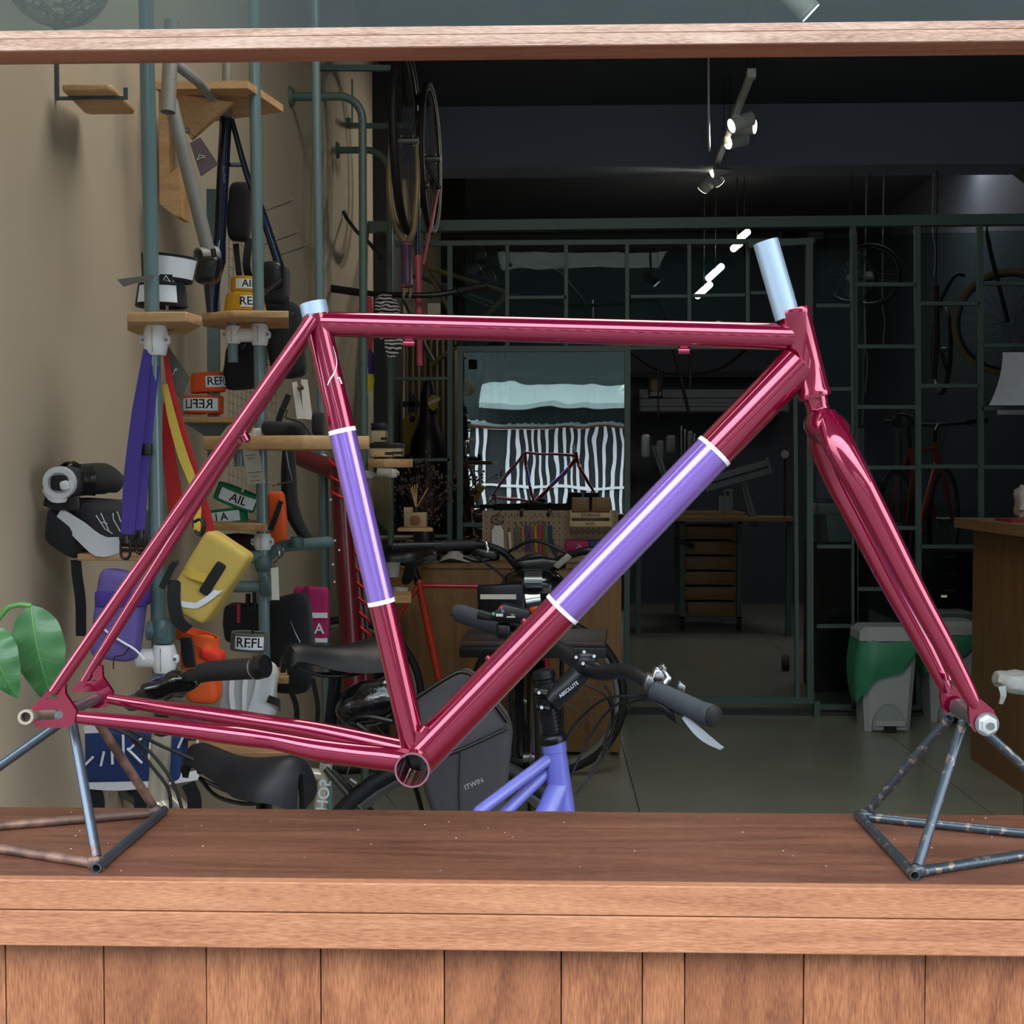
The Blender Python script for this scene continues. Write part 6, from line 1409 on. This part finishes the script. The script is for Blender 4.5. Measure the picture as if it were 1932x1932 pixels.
cable('black cable sagging in a long curve under the top tube', ((1184, 660, YP), (1240, 698, YP+.3), (1300, 706, YP+.4), (1360, 694, YP+.3), (1412, 657, YP)), .008)
cable('black cable arching between the partition bars above the top tube', ((957, 500, YP), (1000, 500, YP+.05), (1050, 512, YP+.1), (1080, 545, YP+.1), (1104, 580, YP+.1), (1112, 657, YP+.05)), .011)
cable('thin black wire dropping straight beside the glass door', ((1242, 455, YP+.02), (1242, 560, YP+.02), (1242, 657, YP+.02), (1242, 790, YP+.02)), .005)
cable('black hose bending down behind the top tube to the duct', ((1184, 570, YP+.02), (1225, 566, YP+.1), (1246, 575, YP+.1), (1258, 605, YP+.1), (1270, 657, YP+.02), (1300, 780, YP+.1)), .01, 'hose')
cable('black line running level behind the grid bars', ((958, 556, YP+.02), (1050, 572, YP+.1), (1110, 576, YP+.1), (1183, 572, YP+.02)), .01)
cable('loose wire hanging left of the duct', ((1300, 657, YP+.02), (1302, 700, YP+.03), (1302, 735, YP+.03)), .008)
for x in (1112, 1119, 1126): single('tube_stock', 'short chromed tube, one of three standing behind the top tube' if x == 1112 else ('middle chromed tube of the three behind the top tube' if x == 1119 else 'right chromed tube of the three behind the top tube'), 'tube', MB().tube([P(x, 565, 7.4), V(P(x, 565, 7.4).x, 7.4, 0)], .011, 12), CHROME if x == 1119 else BLKP, 'tube stock')
tl_ = [(1218, 842, .05, .12), (1245, 850, .04, .1), (1265, 838, .05, .09), (1285, 835, .012, .16), (1292, 838, .012, .15), (1302, 836, .03, .12), (1310, 845, .012, .14)]
for i, (x, y, w_, h_) in enumerate(tl_):
    c_ = P(x, y, 10.7); single('wall_tool', ('first', 'second', 'third', 'fourth', 'fifth', 'sixth', 'seventh')[i] + ' dim tool from the left hanging on the dark workshop wall', 'tool', MB().sup(c_, (V(w_, 0, 0), V(0, .02, 0), V(0, 0, h_)), .4, 16, 10), EXT if i in (1, 2, 5) else STEEL, 'tools on the workshop wall')
gd = thing('round_gauge', 'round dial gauge on a stalk at the right of the doorway', 'gauge')
obj('dial', MB().lathe(P(1481, 857, 8.7), P(1481, 857, 8.65), [(0, .04), (1, .042)], 22), INK, gd)
obj('face', MB().lathe(P(1481, 857, 8.65), P(1481, 857, 8.645), [(0, .033), (1, .033)], 22), mat('dial_face', '8e9294', .5), gd)
obj('stalk', MB().tube([P(1481, 866, 8.7), V(P(1481, 866, 8.7).x, 8.7, P(1190, 975, yj).z)], .008, 8), INK, gd)
cs_ = thing('floor_castor', 'small black castor wheel standing on the dark workshop floor', 'castor')
zc_ = PZ(1482, 1265, 0)
obj('wheel', MB().lathe(zc_+V(-.02, 0, .04), zc_+V(.02, 0, .04), [(0, .04), (1, .04)], 18), BLKR, cs_); obj('fork', MB().box(zc_+V(0, 0, .085), (.05, .03, .03)), STEEL, cs_)
# bays behind the left grid: corrugated screen, cylinder, yellow machine, stacked frames, fan
cor = thing('corrugated_screen', 'beige corrugated sheet standing behind the left partition bay', 'screen')
obj('sheet', MB().sheet(lambda u, v: V(P(760, 700, 7.2).x + u*S(108, 7.2), 7.2 + .02*math.sin(u*60), P(742, 900, 7.2).z + v*(P(742, 640, 7.2).z-P(742, 900, 7.2).z)), 60, 2, .004), mat('beige_sheet', '9a8b74', .8), cor)
obj('foot', MB().span(V(P(761, 900, 7.2).x, 7.15, 0), V(P(860, 900, 7.2).x, 7.25, P(742, 900, 7.2).z)), mat('dark_plinth', '222325', .8), cor)
gc = thing('gas_cylinder', 'dark steel gas cylinder with a yellow label on its neck', 'cylinder')
cg = P(808, 900, 6.2)
obj('bottle', MB().lathe(V(cg.x, 6.2, 0), P(808, 778, 6.2), [(0, .11), (.82, .115), (.9, .105), (.96, .06), (1, .05)], 26), mat('dark_cylinder', '2b2724', .4, .4), gc)
obj('valve_guard', MB().lathe(P(808, 782, 6.2), P(808, 720, 6.2), [(0, .055), (.6, .05), (1, .03)], 16), BLKP, gc)
obj('yellow_label', MB().prism([P(x, y, 6.08) for x, y in ((806, 760), (814, 745), (830, 748), (826, 768), (818, 775), (810, 770))], (0, .004, 0)), mat('yellow_label', 'b9a41c', .6), gc)
obj('white_strip', MB().bar(P(808, 762, 6.075), P(830, 752, 6.075), .004, .02, up=(0, 0, 1)), PAPER, gc)
ym = thing('yellow_machine', 'mustard yellow tool cabinet half hidden behind the gas cylinder', 'machine')
obj('body', MB().prism([P(x, y, 6.5) for x, y in ((750, 860), (752, 812), (764, 785), (796, 782), (800, 860))], (0, .2, 0)).bevel(.01), mat('machine_yellow', '8f7d17', .5), ym)
obj('dial', MB().lathe(P(778, 790, 6.5), P(778, 790, 6.48), [(0, .02), (1, .02)], 16), INK, ym)
obj('handle', MB().span(P(771, 778, 6.55), P(784, 745, 6.6)).span(P(748, 768, 6.55), P(800, 758, 6.6)), BLKP, ym)
obj('base', MB().span(V(P(750, 860, 6.5).x, 6.5, 0), V(P(800, 860, 6.5).x, 6.7, P(750, 858, 6.5).z)), BLKP, ym)
OLV = mat('olive_gold_paint', '7d7450', .4, .3); GGR = mat('grey_green_paint', '4c5552', .4)
for nm, lab, m_, tubes in (('olive_frame', 'olive gold bicycle frame hung slanting behind the left grid', OLV, (('top_tube', (802, 503), (955, 552)), ('seat_stay', (915, 596), (955, 560)), ('down_tube', (802, 503), (880, 640)), ('fork_blade', (812, 690), (880, 640)), ('seat_tube', (880, 640), (955, 552)))),
        ('grey_green_frame', 'grey green bicycle frame hung behind the olive one', GGR, (('top_tube', (800, 525), (935, 585)), ('down_tube', (740, 515), (803, 655)), ('seat_tube', (803, 655), (822, 690)), ('seat_stay', (740, 515), (800, 525)), ('chain_stay', (800, 525), (935, 575))))):
    t = thing(nm, lab, 'bicycle frame'); Yt = 6.95 if nm[0] == 'o' else 7.05
    for pn_, a, b in tubes: obj(pn_, MB().tube([P(*a, Yt), P(*b, Yt)], .016, 12, hollow=.2), m_, t)
    q = P(*tubes[0][1], Yt); obj('hanging_cord', MB().tube([q, V(q.x, Yt, 3.28)], .003, 6), INK, t)
fan = thing('wall_fan', 'dark round fan mounted high behind the left grid', 'fan')
cf = P(912, 500, 7.3)
mb = MB()
for k in range(7): mb.tube([cf+V(math.cos(a)*.028*(k+1), -.05-.04*math.sin(k*.45), math.sin(a)*.028*(k+1)) for a in [i*.4 for i in range(16)]], .0025, 5, closed=True)
obj('cage', mb, INK, fan, kind='stuff')
for k in range(4): obj('blade', MB().sup(cf+V(math.cos(k*1.57+.4)*.09, 0, math.sin(k*1.57+.4)*.09), (V(.07*math.cos(k*1.57+.4), 0, .07*math.sin(k*1.57+.4)), V(0, .012, 0), V(-.05*math.sin(k*1.57+.4), 0, .05*math.cos(k*1.57+.4))), .8, 14, 8), BLKP, fan)
obj('motor', MB().sup(cf+V(-.05, .08, -.01), (V(.1, 0, 0), V(0, .06, 0), V(0, 0, .07)), .6, 18, 12).tube([cf+V(0, .1, 0), V(cf.x, 7.9, cf.z)], .02, 10), BLKP, fan)
for x, w_, lab in ((846, 14, 'dark narrow profile board leaning high behind the header rail'), (866, 12, 'dark brown board beside the narrow profile above the header rail')):
    single('dark_board', lab, 'board', MB().span(V(P(x-w_, 470, 8.0).x, 8.0, 0), P(x+w_, 335, 8.03)), mat('dark_brown_board', '2a221c', .7))
blk = single('black_cabinet', 'tall black cabinet corner left of the hanging wheel', 'cabinet', MB().span((XL+.002, 5.65, 0), (P(733, 300, 5.65).x, 6.3, P(735, 130, 5.65).z)), mat('black_cabinet_paint', '26292b', .6))
# things behind the right hand grid
bicycle('red_bicycle', 'bright red bicycle raised on a work stand behind the right hand glass grid', (P(1690, 900, 6.0).x, 6.0, .66), 1.0, mat('signal_red', 'e23a26', .4, coat=.4))
wst = thing('work_stand', 'dark bicycle work stand holding the red bicycle behind the grid', 'stand')
xw_ = P(1690, 900, 6.0).x+.15
obj('post', MB().tube([V(xw_, 6.27, 0), V(xw_, 6.27, 1.2)], .022, 12), SBLK, wst)
obj('arm', MB().tube([V(xw_, 6.27, 1.15), V(xw_-.01, 6.27, 1.40)], .016, 10), SBLK, wst)
obj('base', MB().box((xw_, 6.27, .01), (.3, .3, .02)), SBLK, wst)
tw = thing('tan_wall_bicycle', 'bicycle with tan sidewall tyre hanging behind the right grid panes', 'bicycle')
TAN = mat('tan_tyre', 'd3a068', .6)
wheel(tw, P(1902, 608, 6.0), V(.25, 1, 0), .31, .017, TAN, BLKP)
obj('fork', MB().tube([P(1902, 608, 5.95), P(1870, 480, 5.95), P(1862, 440, 5.95)], .012, 12), SBLK, tw)
obj('wall_hook', MB().tube([P(1862, 445, 5.95), P(1862, 428, YP)], .006, 8), INK, tw)
dw = thing('dark_hanging_bicycle', 'dim maroon bicycle hung vertically behind the third grid column', 'bicycle')
MAR = mat('maroon_paint', '4a1c24', .45)
obj('frame', MB().tube([P(1766, 540, 6.98), P(1768, 640, 6.98), P(1762, 715, 6.98)], .02, 12), MAR, dw)
obj('stay', MB().tube([P(1768, 640, 7.0), P(1790, 710, 7.04)], .012, 10).tube([P(1768, 580, 6.98), P(1800, 522, 6.98), P(1820, 520, 6.98)], .012, 10, 4), BLKP, dw)
wheel(dw, P(1776, 660, 7.0), V(1, -.1, 0), .3, .016)
obj('hanging_cord', MB().tube([P(1766, 545, 6.98), V(P(1766, 540, 6.98).x, 6.98, 3.28)], .004, 6), INK, dw)
hw_ = thing('bicycle_wheel', 'faint dark bicycle wheel hung behind the second grid column', 'wheel')
wheel(hw_, P(1640, 520, 7.0), V(.2, 1, 0), .21, .012, rm=BLKP); obj('hanging_cord', MB().tube([P(1640, 520, 7.0), V(P(1640, 520, 7.0).x, 7.0, 3.28)], .003, 6), INK, hw_)
fw_ = thing('bicycle_wheel', 'thin dark wheel seen behind the first grid column near the stile', 'wheel')
wheel(fw_, P(1605, 525, 6.95), V(.4, 1, 0), .17, .01, rm=BLKP); obj('hanging_cord', MB().tube([P(1605, 525, 6.95), V(P(1605, 525, 6.95).x, 6.95, 3.28)], .003, 6), INK, fw_)
for i, (x0, y0, x1, y1, lab) in enumerate(((1632, 620, 1633, 740, 'bright edged hanging rim segment in the second grid column'), (1665, 560, 1666, 650, 'dim hanging strap in the second grid column'), (1760, 432, 1762, 520, 'thin pale cord hanging at the top of the third column'))):
    single('hanging_strap', lab, 'strap', MB().tube([V(P(x0, y0, 7.05).x, 7.05, 3.28), P(x0, y0, 7.05), P((x0+x1)/2+4, (y0+y1)/2, 7.05), P(x1, y1, 7.05)], .006, 8, 4), STEEL, 'hanging straps')
pr = single('pump_bottle', 'slim grey pump cylinder standing behind the lower second column', 'pump', MB().lathe(V(P(1702, 880, 7.2).x, 7.2, 0), P(1694, 800, 7.2), [(0, .028), (.93, .028), (.95, .02), (1, .012)], 16), EXT)
mgp = thing('pane_reflection_sheet', 'curved white sheet standing in for a sky reflection in the right grid', 'sheet')  # modelled sheet in place of sky mirrored in the grid panes
SHT = mat('pane_reflection_white', 'dfeafa', .35, trans=.1)
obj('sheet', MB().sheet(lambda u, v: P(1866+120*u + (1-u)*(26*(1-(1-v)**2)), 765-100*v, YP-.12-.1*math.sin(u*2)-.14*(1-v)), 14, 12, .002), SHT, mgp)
obj('clip', MB().span(P(1886, 782, YP-.1), P(1945, 774, YP-.06)), PAPER, mgp)  # white strip below, part of the same stand-in reflection
tbx = thing('grey_tub', 'pale grey plastic tub with a wide rim on a ledge behind the fork', 'tub')
obj('body', MB().prism([P(x, y, 6.2) for x, y in ((1558, 968), (1618, 968), (1612, 1022), (1564, 1022))], (0, .18, 0)), mat('tub_plastic', 'aab2ba', .5), tbx)
obj('rim', MB().span(P(1546, 970, 6.19), P(1622, 950, 6.4)).bevel(.004), mat('tub_plastic'), tbx)
single('tub_ledge', 'dark ledge cabinet carrying the grey tub behind the grid', 'cabinet', MB().span(V(P(1540, 1023, 6.15).x, 6.15, 0), V(P(1640, 1023, 6.15).x, 6.5, P(1540, 1023, 6.15).z)), mat('dark_ledge', '1d2021', .7))
fx = thing('fire_extinguisher', 'red fire extinguisher with a white strip label behind the bin', 'fire extinguisher')
pe = PZ(1685, 1315, 0)
obj('bottle', MB().lathe(V(pe.x, 5.62, .0), V(pe.x, 5.62, .74), [(0, .075), (.03, .08), (.78, .08), (.9, .05), (1, .03)], 24), mat('extinguisher_red', 'b81a1e', .35, coat=.4), fx)
obj('label', MB().span((pe.x+.015, 5.535, .48), (pe.x+.04, 5.543, .62)), PAPER, fx)
obj('valve', MB().tube([V(pe.x, 5.62, .74), V(pe.x, 5.62, .79), V(pe.x+.06, 5.6, .805)], .014, 10).tube([V(pe.x, 5.62, .77), V(pe.x-.05, 5.58, .72), V(pe.x-.08, 5.56, .5)], .008, 8, 4), BLKP, fx)
# pedal bins
BIN = mat('bin_plastic', 'b9c0c2', .45, var=.04); BAGG = mat('green_bin_liner', '52b288', .35, var=.2, scale=14, bump=.3, trans=.35)
def pbin(name, label, px, Y, wpx, liner):
    t = thing(name, label, 'bin'); x = P(px, 1360, Y).x; w_ = S(wpx, Y); d_ = w_*.85; h_ = .53
    loop = lambda k, z, yo=0: [V(x+sx*w_/2*k, Y+d_/2+sy*d_/2*k, z) for sx, sy in ((-.8, -1), (.8, -1), (1, -.8), (1, .8), (.8, 1), (-.8, 1), (-1, .8), (-1, -.8))]
    mb = MB(); r0 = [mb.bm.verts.new(v) for v in loop(.80, 0)]; r1 = [mb.bm.verts.new(v) for v in loop(1, h_*.86)]
    mb.bridge(r0, r1); mb.bm.faces.new(r0); mb.bm.faces.new(r1); obj('body', mb, BIN, t, 25)
    mb = MB(); r0 = [mb.bm.verts.new(v) for v in loop(1.05, h_*.87)]; r1 = [mb.bm.verts.new(v) for v in loop(1.03, h_*.95)]; r2 = [mb.bm.verts.new(v) for v in loop(.85, h_)]
    mb.bridge(r0, r1); mb.bridge(r1, r2); mb.bm.faces.new(r0); mb.bm.faces.new(r2); obj('lid', mb, BIN, t, 25)
    a_ = [V(x+w_*.30*math.cos(q), Y+.02, .004+.13*math.sin(q)+.01) for q in [i*math.pi/10 for i in range(11)]]
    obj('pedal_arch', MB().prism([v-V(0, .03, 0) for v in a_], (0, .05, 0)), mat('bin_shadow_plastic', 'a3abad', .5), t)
    obj('pedal', MB().span((x-w_*.26, Y-.02, .035), (x+w_*.26, Y+.03, .06)), BIN, t)
    obj('foot_gap', MB().span((x-.03, Y-.022, .0), (x+.03, Y+.0, .035)), INK, t)
    def lf(u, v):
        th = 2*math.pi*u; cx, sy = math.cos(th), math.sin(th)
        k = 1.10 + .16*math.sin(v*2.6) + .02*math.sin(th*7+v*3)
        low = .02 + (.40 if liner else .26)*(.5 - .5*cx)*.75
        return V(x+math.copysign(abs(cx)**.5, cx)*w_/2*k*(1-.07*v), Y+d_/2+math.copysign(abs(sy)**.5, sy)*d_/2*k*(1-.05*v), h_*.87 - v*low + .006*math.sin(th*9+v*5))
    obj('liner', MB().sheet(lf, 56, 10, .001), BAGG, t)
    return t
pbin('pedal_bin', 'white plastic pedal bin with a green liner folded over its rim', 1678, 5.0, 106, True)
pbin('pedal_bin', 'second white bin with green liner half hidden behind the fork', 1798, 5.25, 92, False)
lb = thing('printer_box', 'white boxed printer on a low shelf between the fork and the side counter', 'printer')
obj('body', MB().span(P(1770, 1170, 6.0), P(1812, 1148, 6.3)), PAPER, lb); obj('shelf', MB().span(P(1740, 1185, 5.95), P(1830, 1172, 6.35)), GREEN, lb)
obj('leg', MB().span(V(P(1745, 1185, 6.2).x, 6.2, 0), V(P(1750, 1185, 6.2).x, 6.24, P(1740, 1180, 6.2).z)), GREEN, lb)
pcx = thing('black_computer_tower', 'black equipment tower with a lit strip behind the side counter', 'computer')
obj('case', MB().span(V(P(1742, 1140, 6.4).x, 6.4, 0), P(1812, 1035, 6.7)).bevel(.006), BLKP, pcx)
for y in (1048, 1080, 1112): obj('vent', MB().span(P(1782, y+4, 6.395), P(1802, y, 6.402)), EXT, pcx)
obj('status_strip', MB().span(P(1776, 1127, 6.394), P(1786, 1123, 6.402)), mat('status_led', 'd8d4c0', .5, emit='d8d4b0', estr=.8), pcx)
# side counter at right
sc2 = thing('side_counter', 'tall brown veneered side counter with an overhanging top at the right edge', 'counter')
XS = 1.93
zs = 1.105
obj('side_panel', MB().span((XS, 2.2, .0), (XS+.02, YP-1.06, zs-.04)), DESK, sc2)
obj('end_panel', MB().span((XS, YP-1.06, .0), (XR-.3, YP-1.04, zs-.04)), DESK, sc2)
obj('front_panel', MB().span((XS, 2.2, .0), (XR-.3, 2.22, zs-.04)), DESK, sc2)
obj('counter_top', MB().span((XS-.075, 2.15, zs-.045), (XR-.3, YP-1.0, zs)), wood('counter_oak', '75573a', '8a6a48', '9c7b56', 'Y', .8), sc2)
single('red_folder', 'thin red folder lying on the side counter top', 'folder', MB().span(V(P(1893, 983, 4.0).x, 3.9, zs), V(P(1893, 983, 4.0).x+.35, 4.1, zs+.012)), mat('folder_red', '8e1a24', .5))
single('crumpled_wrap', 'crumpled clear film bundle standing on the side counter', 'wrap', MB().sup(V(P(1936, 960, 4.2).x, 4.2, zs+.075), (V(.045, 0, 0), V(0, .05, 0), V(0, 0, .073)), .6, 28, 18, .016, 40, 50), mat('pale_film', 'b3aca6', .4))
ws = thing('foil_wrapped_saddle', 'bicycle saddle wrapped in crinkled white film on a post at the right edge', 'saddle')
yw_ = 2.15
obj('film', MB().sup(P(1938, 1288, yw_), (V(.085, 0, -.006), V(0, .07, 0), V(.0, 0, .028)), .6, 36, 20, .012, 40, 51), mat('white_film', 'c8ccce', .3, bump=.5, scale=50), ws)
obj('film_tail', MB().ribbon([P(1890, 1295, yw_-.06), P(1893, 1312, yw_-.065), P(1888, 1328, yw_-.06)], (1, 0, 0), [.02, .016, .01], .003), mat('white_film'), ws)
pq = P(1945, 1310, yw_)
obj('post', MB().tube([pq, V(pq.x, pq.y, .02)], .016, 14), STEEL, ws)
obj('foot', MB().lathe(V(pq.x, pq.y, 0), V(pq.x, pq.y, .025), [(0, .12), (1, .1)], 24), STEEL, ws)
recenter()
